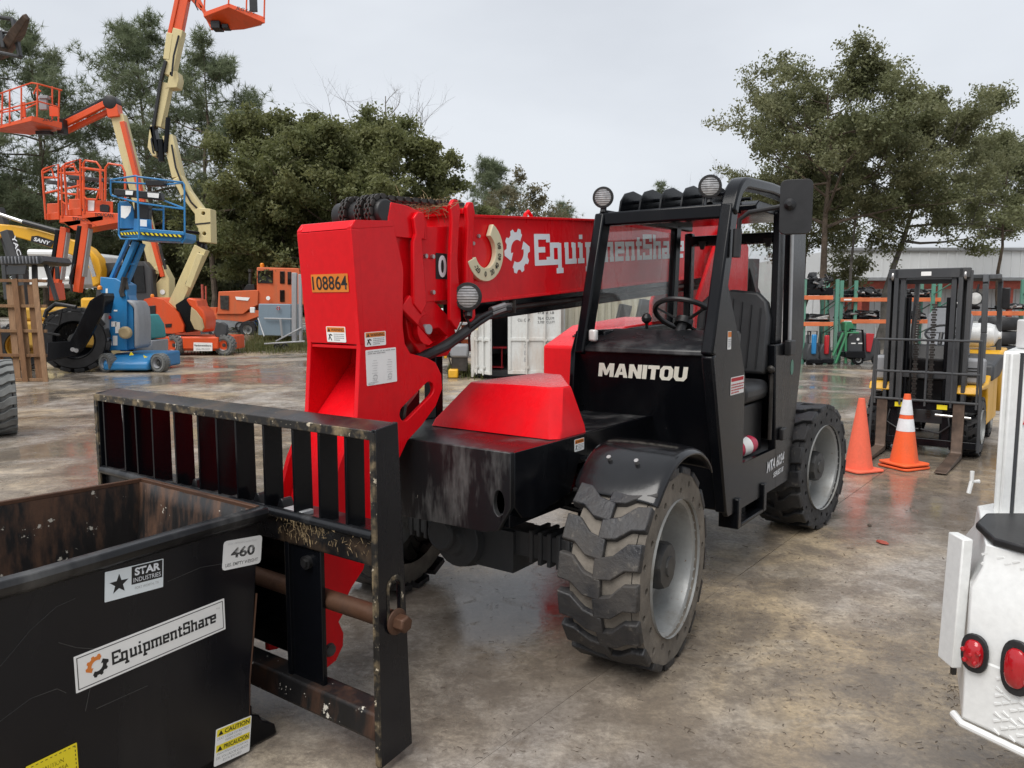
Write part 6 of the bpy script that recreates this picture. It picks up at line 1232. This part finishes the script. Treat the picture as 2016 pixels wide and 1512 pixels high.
# --- black loader with big tyres
B = Far('tractor_loader', 'black loader with large lugged tyre and bent arm beside the pallet', 'loader', 135, 737)
B.wheel(150, 736, .80, .52, R(200), lugs=15, rim=.55, mats=('rubber', 'rubber', 'black', 'hub_black'), lug_h=.09, d=.4)
B.wheel(45, 736, .62, .42, R(196), lugs=15, rim=.55, mats=('rubber', 'rubber', 'yellow_dirty', 'hub_black'), lug_h=.07, d=.9)
B.shape('loader_arm', 'black', [(92, 674), (136, 672), (148, 650), (176, 592), (200, 576), (205, 582), (200, 618), (178, 660), (160, 690), (145, 700), (92, 712)], .12, -.1, bev=.02); B.part('arm_pin', 'steel', lambda m: (m.cyl(B.P(143, 688, -.12), B.P(143, 688, -.16), .05, 12), m.cyl(B.P(150, 690, -.12), B.P(150, 690, -.16), .05, 12)), bev=0)
B.shape('coupler', 'black', [(166, 612), (178, 592), (203, 576), (205, 584), (198, 618), (190, 610)], .5, .0, bev=.02); B.part('arm_guard', 'plastic', lambda m: m.tube([B.P(88, 625, -.1), B.P(92, 612, -.1), B.P(110, 598, -.1), B.P(150, 605, -.1)], .05, 8), bev=0)
B.part('step_frame', 'plastic', lambda m: (m.tube([B.P(90, 635, -.2), B.P(116, 640, -.2), B.P(122, 610, -.2), B.P(96, 618, -.2)], .03, 6), m.tube([B.P(90, 655, -.2), B.P(118, 660, -.2)], .03, 6)), bev=0)
B.part('body', 'yellow_dirty', lambda m: (m.bx(-1.7, .4, .6, 2.6, .6, 1.25), m.bx(-1.5, -.2, .7, 2.4, 1.25, 1.6)), bev=.08)
for a in ([(70, 590), (68, 522)], [(14, 590), (8, 515)], [(112, 592), (90, 520)], [(30, 600), (30, 530)]): B.bar('cab_post', 'dark_grey', a, 9 if a[0][0] != 112 else 7, .1, d=.9)
B.shape('cab_roof', 'dark_grey', [(0, 504), (80, 503), (88, 514), (80, 520), (0, 521)], 1.2, .5); B.shape('sun_visor', 'dark_grey', [(12, 524), (52, 522), (50, 540), (12, 541)], .06, .5)
for k in range(11): B.bar('roof_bar', 'grey_plastic', [(2 + k * 7, 505), (4 + k * 7, 519)], 2, .05, d=.45)
B.part('mirror', 'plastic', lambda m: m.box(B.P(113, 537, .6), (.10, .05, .30))); B.shape('seat', 'orange', [(97, 592), (97, 560), (108, 556), (112, 590)], .4, 1.4)
# --- yellow excavator with lettered arm
B = Far('excavator', 'yellow excavator with lettered curved boom and dark cab behind the mast lifts', 'excavator', 235, 665, 27)
ar = B.shape('boom', 'yellow', [(-30, 440), (0, 441), (26, 443), (60, 450), (115, 466), (150, 474), (175, 488), (193, 508), (199, 530), (197, 558), (182, 565), (176, 530), (165, 515), (140, 502), (100, 488), (50, 472), (20, 464), (-30, 470)], .5, 0, bev=.04)
B.shape('boom_panel', 'ink', [(62, 476 - 11), (74, 464), (106, 474), (100, 487), (60, 475)], .01, -.04, ar, 0); B.text('SANY', 66, 474, 98, 483, 7.5, 'letter_white', ar, -.06, .1, .03)
B.part('boom_cylinder', 'plastic', lambda m: m.cyl(B.P(46, 437, -.1), B.P(130, 460, -.1), .09, 10), bev=0); B.part('cylinder_rod', 'silver', lambda m: (m.cyl(B.P(0, 422, -.1), B.P(48, 438, -.1), .06, 10), m.cyl(B.P(172, 500, -.2), B.P(186, 545, -.2), .07, 10)), bev=0)
B.bar('dipper', 'dark_grey', [(-4, 410), (14, 470), (40, 560)], 16, .3, d=.4); B.shape('cab', 'dark_grey', [(186, 600), (192, 540), (203, 518), (285, 514), (298, 530), (304, 596)], 1.6, .4, bev=.05)
for a in ([(213, 540), (226, 524), (245, 522), (243, 560), (212, 562)], [(252, 524), (282, 523), (286, 575), (252, 575)]): B.shape('window', 'dark_glass', a, .03, .36, bev=0)
B.part('undercarriage', 'dark_grey', lambda m: (m.bx(-1.8, 1.6, .2, .8, .05, .85), m.bx(-1.8, 1.6, 2.0, 2.6, .05, .85), m.bx(-1.4, 1.2, .8, 2.0, .5, 1.3)), bev=.1); B.part('counterweight', 'yellow', lambda m: m.bx(-1.6, .1, .5, 2.4, 1.1, 1.9), bev=.1)
# --- dark machine arm with slanting lettering
B = Far('drill_arm', 'dark blue-grey machine arm with slanting white letters at the left', 'machine arm', 25, 690, 24)
ar = B.bar('arm', 'dark_grey', [(12, 455), (42, 530), (60, 690)], 15, .3); B.text('YACI', 22, 465, 36, 508, 8, 'letter_white', ar, -.2, 0, .02); B.part('foot', 'dark_grey', lambda m: m.bx(-.3, 1.2, -.3, .8, 0, .6), bev=.05)
# --- white truck and van bodies glimpsed behind
B = Far('white_truck', 'white truck body glimpsed between the mast lifts', 'truck', 110, 650, 33)
B.shape('box_body', 'white', [(56, 500), (140, 492), (150, 500), (150, 560), (56, 565)], 4, 0, bev=.05); B.part('roof_tube', 'white', lambda m: (m.cyl(B.P(58, 498, -.2), B.P(150, 500, -.2), .16, 10), m.cyl(B.P(85, 552, -.3), B.P(150, 548, -.3), .1, 10)), bev=0); B.part('chassis', 'dark_grey', lambda m: m.bx(-1.5, 1.5, 0, 4, .5, .9))
for x in (75, 135): B.wheel(x, 650, .45, .3, math.pi)
# --- teal compact machine
B = Far('compressor', 'teal and grey compressor behind the blue lift', 'compressor', 285, 712, 21.0); B.shape('cover', 'teal', [(262, 668), (264, 622), (280, 618), (293, 640), (297, 668)], 1.0, .0, bev=.06); B.shape('base', 'grey_plastic', [(262, 700), (262, 670), (300, 670), (300, 698)], 1.0, -.03, bev=.03); B.part('lamp', 'lamp_glass', lambda m: m.lathe([(.05, 0), (.04, .02)], B.P(283, 660, -.01), (0, -1, 0), 12), bev=0)
for x in (270, 294): B.wheel(x, 712, .16, .12, math.pi)
# --- orange sweeper with cab
B = Far('road_sweeper', 'orange road sweeper with square cab, exhaust stack and amber beacon', 'sweeper', 500, 652, 38)
B.shape('hood', 'orange_dull', [(428, 612), (430, 574), (504, 571), (508, 572), (508, 600), (492, 608), (480, 618), (425, 618)], 1.6, 0, bev=.05); B.shape('grille', 'steel_dark', [(433, 582), (450, 582), (450, 610), (434, 608)], .03, -.05, bev=0)
cb = B.shape('cab', 'orange_dull', [(505, 600), (505, 526), (588, 528), (600, 600)], 1.8, .1, bev=.05)
for a in ([(507, 533), (537, 532), (537, 558), (507, 557)], [(551, 534), (560, 534), (560, 558), (551, 558)], [(551, 571), (560, 571), (560, 594), (551, 594)], [(566, 535), (573, 535), (573, 560), (566, 560)]): B.shape('window', 'dark_glass', a, .05, .06, cb, .01)
B.part('beacon', 'amber', lambda m: m.lathe([(.1, 0), (.1, .15), (.06, .2)], B.P(516, 526, .5), (0, 0, 1), 12), bev=0); B.part('exhaust', 'steel_dark', lambda m: (m.cyl(B.P(492, 572, .3), B.P(493, 538, .3), .08, 10), m.cyl(B.P(493, 536, .3), B.P(493, 530, .3), .11, 10)), bev=0); B.shape('air_cleaner', 'plastic', [(478, 572), (486, 560), (500, 560), (502, 572)], .5, .2)
B.shape('frame', 'orange_dull', [(418, 628), (420, 618), (480, 618), (500, 610), (512, 612), (512, 622), (480, 634)], 1.2, .1); B.wheel(487, 650, .42, .25, math.pi, d=-.1); B.wheel(424, 650, .38, .25, math.pi, d=.3); B.shape('label', 'sticker', [(463, 584), (492, 586), (488, 592), (465, 590)], .01, -.03, bev=0); B.part('emblem', 'sticker', lambda m: m.lathe([(.1, 0), (.1, .02)], B.P(528, 587, -.06), (0, -1, 0), 14), bev=0)
B.shape('platform', 'orange_dull', [(396, 622), (398, 605), (426, 605), (426, 628), (400, 632)], 1.2, .3); B.part('mast_post', 'trim_red', lambda m: (m.cyl(B.P(400, 610, .5), B.P(398, 560, .5), .06, 8), m.cyl(B.P(406, 612, .5), B.P(405, 563, .5), .04, 8)), bev=0)
# --- blue-grey tank and galvanised mast
B = Far('storage_tank', 'blue-grey steel tank with control box in front of the sweeper cab', 'tank', 540, 664, 33); B.shape('tank_body', 'blue_grey', [(508, 660), (509, 598), (572, 599), (572, 662)], 1.6, 0, bev=.03); B.bar('rail', 'galvanised', [(520, 627), (575, 628)], 3, .05, d=-.1); B.shape('control_box', 'sticker', [(492, 605), (501, 605), (501, 616), (492, 616)], .1, -.1)
B.part('valve_wheel', 'tail_red', lambda m: m.tube([B.P(548 + 3 * math.cos(a), 607 + 3 * math.sin(a), -.1) for a in [i * .7 for i in range(10)]], .02, 6), bev=0); B.part('stay', 'galvanised', lambda m: (m.cyl(B.P(508, 626, -.3), B.P(520, 662, -.6), .03, 6), m.cyl(B.P(552, 628, -.2), B.P(556, 664, -.2), .05, 8)), bev=0)
B = Far('material_lift', 'galvanised material lift mast with low wheeled legs', 'material lift', 590, 676, 28); B.bar('mast', 'galvanised', [(580, 672), (580, 537)], 9, .2); B.bar('mast', 'galvanised', [(592, 672), (591, 540)], 6, .14, d=-.1); B.bar('leg', 'galvanised', [(520, 677), (600, 672)], 3, .06, d=-.4); B.bar('stay', 'galvanised', [(543, 672), (594, 645)], 3, .05, d=-.2)
for x in (545, 560): B.wheel(x, 678, .13, .07, math.pi, d=-.3, lugs=10)
B = Far('propane_cylinder', 'small white propane cylinder standing in the weeds', 'cylinder', 474, 672, 28); B.part('body', 'white_worn', lambda m: m.lathe([(.1, 0), (.13, .05), (.14, .1), (.14, .34), (.10, .40), (.04, .42)], (0, 0, 0), (0, 0, 1), 16), bev=0); B.part('collar', 'white_worn', lambda m: m.lathe([(.08, .40), (.08, .48)], (0, 0, 0), (0, 0, 1), 14, cap=False), bev=0)
B = Far('lift_seat', 'dark grey plastic operator seat behind the orange lift wheel', 'seat', 432, 690, 25); B.shape('back', 'dark_grey', [(420, 655), (424, 637), (438, 634), (447, 640), (448, 656), (440, 664), (424, 664)], .15, 0, bev=.04); B.part('post', 'dark_grey', lambda m: m.cyl(B.P(434, 660, .1), (0, .1, 0), .05, 8), bev=0)
# --- cars beyond the sweeper
def car(label, x, y, Y, mat, L=4.4, rz=0):
    B = Far('parked_car', label, 'car', x, y, Y, 'cars parked beyond the sweeper'); B.o.rotation_euler = (0, 0, rz)
    B.part('body', mat, lambda m: m.plate([(-2.2, .3), (-2.2, .75), (-1.3, .9), (-.6, 1.42), (.9, 1.45), (1.7, .95), (2.15, .85), (2.2, .3)], (0, -.85, 0), (1, 0, 0), (0, 0, 1), -1.7), bev=.1); B.part('window', 'dark_glass', lambda m: m.plate([(-1.1, .92), (-.55, 1.35), (.85, 1.38), (1.45, .95)], (0, -.86, 0), (1, 0, 0), (0, 0, 1), -1.72), bev=.05)
    for u in (-1.4, 1.4):
        for s in (-1, 1): w = make_wheel(B.o, .32, .2, .2, 16, 'wheel', ('rubber', 'rubber', 'rim_silver', 'hub_black'), holes=0, lug_h=.01, dish=.04); w.location = (u, s * .86, .32); w.rotation_euler = (0, 0, 0 if s > 0 else math.pi)
car('silver car seen between the orange lift and the sweeper', 425, 630, 46, 'car_silver', rz=.3); car('blue car just behind the silver one', 458, 625, 50, 'car_blue', rz=.2); car('white car glimpsed under the boom bracket', 850, 640, 40, 'white', rz=0)
# ------------------------------------------------------------ clutter between gooseneck and container
B = Far('generator', 'grey portable generator on a stand left of the container', 'generator', 850, 738, 17.5)
B.part('case', 'grey_plastic', lambda m: (m.box(B.P(905, 690, .2), (.42, .4, .3)), m.box(B.P(815, 688, .6), (.5, .4, .22))), bev=.05); B.part('frame', 'steel_dark', lambda m: (m.box(B.P(905, 715, .2), (.36, .3, .35)), m.tube([B.P(888, 720, 0), B.P(880, 690, 0), B.P(915, 625, 0)], .02, 6)), bev=.01); B.part('foot', 'yellow', lambda m: (m.box(B.P(893, 735, 0), (.22, .3, .2)), m.box(B.P(840, 727, 0), (.3, .3, .16)), m.box(B.P(823, 727, 0), (.2, .3, .10))), bev=.03)
B.part('wheel_pair', 'rubber', lambda m: m.lathe([(.05, -.04), (.18, -.05), (.2, 0), (.18, .05), (.05, .04)], B.P(832, 715, .2), (0, 1, .0), 16), bev=0); B.part('post', 'yellow', lambda m: (m.bx(B.P(837, 680).x, B.P(845, 680).x, .5, .6, .4, 1.3), m.bx(B.P(870, 680).x, B.P(876, 680).x, .5, .6, .4, 1.2)), bev=.01)
B = Far('trailer_stack', 'white and red trailer frames stacked behind the generator', 'trailer', 850, 720, 24)
for y in (640, 655, 668): B.bar('rail', 'galvanised' if y != 668 else 'white_worn', [(795, y), (925, y - 3)], 5, .4)
for a in ([(800, 665), (820, 664), (820, 690), (800, 690)], [(905, 664), (922, 664), (922, 700), (905, 700)], [(795, 640), (812, 640), (812, 656), (795, 656)]): B.shape('panel', 'orange_dull', a, .4, .1)
B.shape('box', 'white_worn', [(840, 658), (870, 656), (870, 690), (840, 690)], .5, .2); B.shape('panel', 'white_worn', [(868, 610), (920, 606), (920, 650), (868, 652)], .3, .4); B.shape('panel', 'orange_dull', [(908, 620), (922, 616), (922, 645), (908, 648)], .1, .2)
for x in (812, 890): B.wheel(x, 720, .32, .2, math.pi)
# ------------------------------------------------------------ shipping containers
B = Far('shipping_container', 'white rusty shipping container with one door swung open and dark inside', 'container', 1010, 746, None, 'shipping containers in the yard')
Yc = B.Y; x0 = B.P(932, 746).x; x1 = B.P(1105, 746).x; HC = 2.55
B.part('floor', 'dark_grey', lambda m: m.bx(x0, x1, .3, 6.2, .02, .16)); B.part('roof', 'white_worn', lambda m: m.bx(x0, x1, .0, 6.2, HC - .05, HC)); B.part('corner_post', 'white_worn', lambda m: (m.bx(x0 - .06, x0 + .03, .2, .35, .02, HC), m.bx(x1 - .03, x1 + .06, .2, .35, .02, HC)), bev=.01)
cw = MB()
for s, xx in ((1, x1), (-1, x0)):
    for k in range(44):
        y0 = .3 + k * .134; d0 = .0 if k % 2 else .035; cw.bx(xx - .015 + s * d0 * .5, xx + .015 + s * d0 * .5, y0, y0 + .134, .1, HC - .05)
cw.bx(x0, x1, 6.15, 6.2, .1, HC - .05); cw.build('side_wall', 'grey_plastic', B.o)
def cdoor(pa, pb, label):      # door leaf from hinge pa to pb (local xy)
    a = Vector((pa[0], pa[1], 0)); b = Vector((pb[0], pb[1], 0)); e = (b - a); L = e.length; e.normalize(); nn = Vector((e.y, -e.x, 0))
    if nn.y > 0: nn = -nn
    mm = Matrix(((e.x, nn.x, 0), (e.y, nn.y, 0), (0, 0, 1)))
    def bxx(m, s0, s1, z0, z1, t0, t1): m.box(mm @ Vector(((s0 + s1) / 2, (t0 + t1) / 2, 0)) + a + Vector((0, 0, (z0 + z1) / 2)), (s1 - s0, t1 - t0, z1 - z0), mm)
    dr = MB(); bxx(dr, 0, L, .12, 2.48, -.02, .01); door = dr.build('door', 'white_worn', B.o, bevel=.006); door['label'] = label
    fr_ = MB()
    for z0, z1 in ((.12, .20), (.86, .93), (1.60, 1.67), (2.40, 2.48)): bxx(fr_, 0, L, z0, z1, .01, .035)
    for s0 in (0, L - .07): bxx(fr_, s0, s0 + .07, .205, 2.395, .01, .034)
    fr_.build('door_frame', 'white_worn', door, bevel=.006)
    for f in (.36, .70): rd = MB(); q = a + e * L * f + nn * .06; rd.cyl(q + Vector((0, 0, .1)), q + Vector((0, 0, 2.5)), .018, 8); [bxx(rd, L * f - .04, L * f + .04, z, z + .05, .03, .075) for z in (.25, .85, 1.5, 2.2)]; rd.build('locking_bar', 'white_worn', door)
    return door, a, e, nn, L
d1, a, e, nn, L = cdoor((B.P(1000, 746).x, -.10), (B.P(1103, 746).x, -.14), 'closed white container door with cargo figures and rust')
ey = Vector((0, 0, 1)); org = a + nn * .012
for tx, s0, z, w_ in (('TARE', .28, 2.10, .22), ('4 230  KG', .66, 2.13, .36), ('9 330  LB', .66, 2.04, .36), ('MAX. CARGO', .22, 1.515, .38), ('26,250  KG', .66, 1.545, .36), ('57,870  LB', .66, 1.45, .36), ('CU. CAP.', .22, 1.29, .28), ('76.4  CU.M', .66, 1.33, .36), ('2,700  CU.FT', .66, 1.24, .38)):
    if s0 + w_ < L: lettering(tx, org + e * s0 + ey * z, e, ey, w_, .062, 'ink', d1, off=.004)
for z, tx in ((.70, 'G'), (.55, 'E'), (.40, 'E')): lettering(tx, org + e * .36 + ey * z, e, ey, .06, .09, 'ink_grey', d1, off=.003)
cdoor((B.P(928, 746).x, .35), (B.P(968, 746).x, -.35), 'narrow white container door standing open at an angle')
B.shape('vent_panel', 'gauge_cream', [(934, 622), (941, 622), (941, 650), (934, 650)], .01, -.1, bev=0)
B.part('workbench', 'ink_red', lambda m: (m.box(B.P(984, 684, .9), (.34, .5, .03)), m.box(B.P(988, 710, .7), (.03, .03, .6)), m.box(B.P(975, 722, .9), (.4, .5, .02))))
B = Far('shipping_container', 'cream corrugated container behind the cab window', 'container', 1150, 742, 18.5, 'shipping containers in the yard'); cw = MB(); xx0 = B.P(1112, 700).x; xx1 = B.P(1330, 700).x; n = 34
for k in range(n):
    a, b = xx0 + (xx1 - xx0) * k / n, xx0 + (xx1 - xx0) * (k + 1) / n; d0 = 0 if k % 2 else .04; cw.bx(a, b, d0, d0 + .03, .15, 2.5)
cw.build('side_wall', 'cream_container', B.o); B.part('corner_post', 'white_worn', lambda m: (m.bx(xx0 - .12, xx0, -.03, .15, .0, 2.58), m.bx(xx1, xx1 + .12, -.03, .15, 0, 2.58)), bev=.01); B.part('frame_rail', 'cream_container', lambda m: (m.bx(xx0, xx1, -.02, .12, 0, .148), m.bx(xx0, xx1, -.02, .12, 2.502, 2.58)), bev=.008); B.part('roof', 'cream_container', lambda m: m.bx(xx0, xx1, .13, 2.4, 2.5, 2.55))
cone_p = W(1073, 738, 16.9); 
# excavator arms seen through the cab glass
B = Far('bucket_stack', 'dark grey attachment arms standing behind the cab glass', 'attachments', 1400, 716, 15)
for a in ([(1210, 690), (1232, 600)], [(1250, 690), (1272, 590)], [(1420, 640), (1445, 530)], [(1490, 640), (1462, 530)], [(1475, 600), (1480, 510)]): B.bar('arm', 'dark_grey', a, 22, .3)
B.shape('shroud', 'dark_grey', [(1408, 600), (1440, 535), (1475, 535), (1498, 575), (1490, 640), (1410, 640)], .4, .3); B.part('base', 'dark_grey', lambda m: m.bx(B.P(1200, 700).x, B.P(1500, 700).x, .2, .9, .0, .5), bev=.03)
# ------------------------------------------------------------ pallet racks and stored machines
def rack(label, x0, x1, Y, levels, ups, grp='orange and green pallet racks'):
    B = Far('pallet_rack', label, 'rack', (x0 + x1) / 2, 715, Y, grp)
    for x in ups:
        for d in (0, 1.0): B.part('upright', 'green_rack', lambda m: m.bx(B.P(x, 600).x - .045, B.P(x, 600).x + .045, d, d + .07, 0, 2.35), bev=.004)
        for z in (.4, 1.1, 1.8, 2.25): B.part('brace', 'green_rack', lambda m: m.beam((B.P(x, 600).x, .07, z), (B.P(x, 600).x, 1.0, z - .3), .03, .03))
    for y in levels:
        for d in (-.05, 1.07): B.part('beam', 'rack_orange', lambda m: m.beam(B.P(x0, y, d), B.P(x1, y, d), .05, .115), bev=.006)
        B.part('deck', 'dark_grey', lambda m: m.box((B.P((x0 + x1) / 2, y).x, .5, B.P(0, y).z + .02), (B.P(x1, y).x - B.P(x0, y).x, 1.05, .02)))
        B.part('price_strip', 'sticker', lambda m: m.box(B.P(x0 + 14, y, -.08), (.22, .004, .045)))
    return B
rack('short rack bay between the cab post and the green upright', 1560, 1640, 21.5, (586, 638), (1584, 1648))
rack('long rack bay behind the forklift mast', 1655, 1852, 22.5, (590, 633), (1657, 1685, 1850))
rack('rack bay at the right edge above the truck', 1880, 2060, 20.5, (617,), (1878, 2062))
def junk(label, x, y, Y, w, h, seed, grp='black attachments on the racks'):
    B = Far('attachment', label, 'attachment', x, y, Y, grp); q = random.Random(seed); z0 = W(x, y, Y).z; k = B.k
    B.part('frame', 'black', lambda m: (m.box((0, .5, z0 + h * k * .18), (w * k, .8, h * k * .3)), m.box((q.uniform(-.2, .2) * w * k, .4, z0 + h * k * .5), (w * k * .6, .6, h * k * .45))), bev=.03)
    B.part('plate', 'dark_grey', lambda m: [m.box((q.uniform(-.4, .4) * w * k, q.uniform(.1, .5), z0 + h * k * q.uniform(.3, .8)), (w * k * q.uniform(.1, .3), .3, h * k * q.uniform(.2, .45)), Matrix.Rotation(q.uniform(-.6, .6), 3, 'Y')) for _ in range(4)], bev=.01)
    B.part('hose', 'hose', lambda m: [m.tube([(q.uniform(-.5, .5) * w * k, q.uniform(-.05, .3), z0 + h * k * q.uniform(.2, 1)) for _ in range(4)], .03, 6) for _ in range(5)], bev=0)
    B.part('fitting', 'steel', lambda m: [m.cyl((q.uniform(-.4, .4) * w * k, -.02, z0 + h * k * q.uniform(.3, .8)), (q.uniform(-.4, .4) * w * k, .1, z0 + h * k * q.uniform(.3, .8)), .03, 8) for _ in range(3)], bev=0)
for i, a in enumerate((('big black bucket attachment high on the short rack bay', 1615, 582, 21.5, 58, 46), ('low black attachment on the lower shelf of the short bay', 1610, 634, 21.5, 52, 16), ('black attachment on the top shelf left of the forklift mast', 1706, 585, 22.5, 66, 20), ('black attachment on the lower shelf left of the forklift mast', 1700, 629, 22.5, 72, 18), ('black attachment on the top shelf behind the mast window', 1810, 586, 22.5, 50, 18), ('black attachment on the lower shelf behind the mast window', 1805, 629, 22.5, 48, 16), ('black attachment on the shelf behind the forklift lamp', 1905, 610, 20.5, 60, 22), ('greenish attachment on the shelf at the right edge', 2005, 610, 20.5, 40, 12))): junk(*a, seed=100 + i)
GS = 'floor machines below the racks'
def scrub(label, x, Y, mat, w, h, y=712):
    B = Far('floor_machine', label, 'machine', x, y, Y, GS); k = w * B.k; hh = h * B.k
    B.part('body', 'dark_grey', lambda m: m.plate([(-.5 * k, .12), (-.5 * k, hh * .45), (-.3 * k, hh * .7), (.3 * k, hh * .7), (.5 * k, hh * .4), (.5 * k, .12)], (0, 0, 0), (1, 0, 0), (0, 0, 1), -.6), bev=.04); B.part('tank', mat, lambda m: m.bx(-.14 * k, .2 * k, -.06, .05, hh * .35, hh), bev=.03); B.part('squeegee', 'black', lambda m: m.bx(-.55 * k, .55 * k, -.1, 0, .04, .16), bev=.02); B.part('handle', 'plastic', lambda m: m.tube([(-.3 * k, .1, hh * .7), (-.35 * k, .1, hh * 1.1), (.35 * k, .1, hh * 1.1), (.3 * k, .1, hh * .7)], .02, 6), bev=0)
    for s in (-1, 1): B.part('wheel', 'rubber', lambda m: m.lathe([(.03, -.04), (.09, -.04), (.09, .04), (.03, .04)], (s * .35 * k, 0, .09), (1, 0, 0), 14), bev=0)
scrub('blue-fronted floor machine beside the cab post', 1600, 21.2, 'blue', 26, 60); scrub('red-fronted floor machine right of the blue one', 1625, 21.3, 'tail_red', 26, 58); scrub('grey floor machine behind the blue one', 1588, 21.8, 'grey_plastic', 24, 56)
B = Far('sweeping_machine', 'black ride-on sweeping machine with red side panel under the long rack', 'machine', 1695, 716, 21.3, GS)
B.shape('body', 'dark_grey', [(1665, 700), (1668, 662), (1678, 654), (1705, 655), (1716, 662), (1735, 672), (1735, 706), (1700, 712)], .9, 0, bev=.05); B.shape('red_panel', 'tail_red', [(1706, 656), (1722, 657), (1714, 694), (1706, 692)], .04, -.05); B.shape('bumper', 'black', [(1664, 704), (1664, 692), (1705, 692), (1705, 706)], .3, -.2, bev=.03); B.pipes('roll_bar', 'black', [[(1668, 700), (1665, 670), (1674, 648), (1698, 650), (1700, 700)]], .03); B.part('emblem', 'sticker', lambda m: (m.lathe([(.04, 0), (.04, .01)], B.P(1689, 668, -.01), (0, -1, 0), 12), m.box(B.P(1680, 676, -.01), (.12, .01, .03)), m.box(B.P(1694, 676, -.01), (.12, .01, .03))), bev=0)
for x in (1690, 1728): B.wheel(x, 716, .15, .1, math.pi, d=-.15, lugs=10)
B = Far('tool_stand', 'green metal stand with sloping braces at the rack foot', 'stand', 1655, 715, 21.2); B.pipes('brace', 'green', [[(1645, 715), (1668, 655), (1690, 655)], [(1640, 700), (1660, 655)], [(1665, 640), (1665, 715)]], .035); B.shape('drum_panel', 'green', [(1664, 652), (1664, 634), (1676, 633), (1682, 640), (1680, 654)], .3, .3, bev=.03)
B = Far('tyre_stack', 'stack of black tyres behind the forklift gas cylinder', 'tyres', 1962, 720, 16)
for k in range(3): B.part('tyre', 'rubber', lambda m: m.lathe([(.2, .0), (.34, .01), (.38, .08), (.38, .2), (.34, .27), (.2, .28)], (.03 * (k % 2), 0, .55 + k * .29), (0, 0, 1), 24), bev=0)
B.part('pallet_base', 'fork_steel', lambda m: m.bx(-.5, .5, -.4, .4, 0, .55), bev=.02)
# ------------------------------------------------------------ long white warehouse
B = Far('warehouse', 'long white corrugated metal warehouse with red beam under its eave', 'building', 1850, 640, 38)
X0 = B.P(1630, 500).x; X1 = 30.0; z_e = B.P(0, 546).z; z_t = B.P(0, 494).z
fas = MB(); n = int((X1 - X0) / .45)
for k in range(n):
    a = X0 + (X1 - X0) * k / n; w_ = (X1 - X0) / n; fas.bx(a, a + w_ * .86, 0, .06, z_e, z_t); fas.bx(a + w_ * .86, a + w_, -.03, .05, z_e + .003, z_t - .003)
fas.build('fascia', 'building_white', B.o, smooth=False)
B.part('gutter', 'roof_grey', lambda m: m.bx(X0 - .1, X1, -.12, .1, z_t + .002, z_t + .14)); B.part('eave_trim', 'roof_grey', lambda m: m.bx(X0, X1, -.06, .3, z_e - .16, z_e - .003)); B.part('roof', 'roof_grey', lambda m: m.add([(X0, .1, z_t + .1), (X1, .1, z_t + .1), (X1, 14, z_t + 1.2), (X0, 14, z_t + 1.2)], [(0, 1, 2, 3)]), bev=0)
B.part('eave_beam', 'trim_red', lambda m: m.bx(X0, X1, .35, .55, z_e - .55, z_e - .17))
wl_ = MB()
for k in range(int((X1 - X0) / .4)):
    a = X0 + k * .4; wl_.bx(a, a + .34, 1.6, 1.65, 0, z_e - .1); wl_.bx(a + .34, a + .40, 1.57, 1.64, 0, z_e - .1)
wl_.build('wall', 'building_white', B.o, smooth=False); B.part('canopy_soffit', 'roof_grey', lambda m: m.bx(X0, X1, .3, 1.6, z_e - .02, z_e))
for x in (1700, 1850, 2000): B.part('column', 'trim_red', lambda m: m.bx(B.P(x, 600).x - .1, B.P(x, 600).x + .1, .4, .6, 0, z_e - .55), bev=.01)
B.part('door', 'trim_red', lambda m: m.bx(B.P(1690, 600).x, B.P(1740, 600).x, 1.52, 1.56, 0, 2.1), bev=.01); B.part('low_wall', 'building_white', lambda m: m.bx(X0, X1, .2, .4, .0, .5), bev=.02)
B.part('end_wall', 'building_white', lambda m: m.bx(X0, X0 + .1, .1, 14, 0, z_t))
B = Far('board_fence', 'low pale wall behind the racks', 'wall', 1700, 660, 30)
for k in range(14): B.part('plank', 'white_worn', lambda m: m.bx(-4 + k * .9, -4 + k * .9 + .86, 0, .04, .0, 1.0 + .03 * (k % 3)), bev=.004)
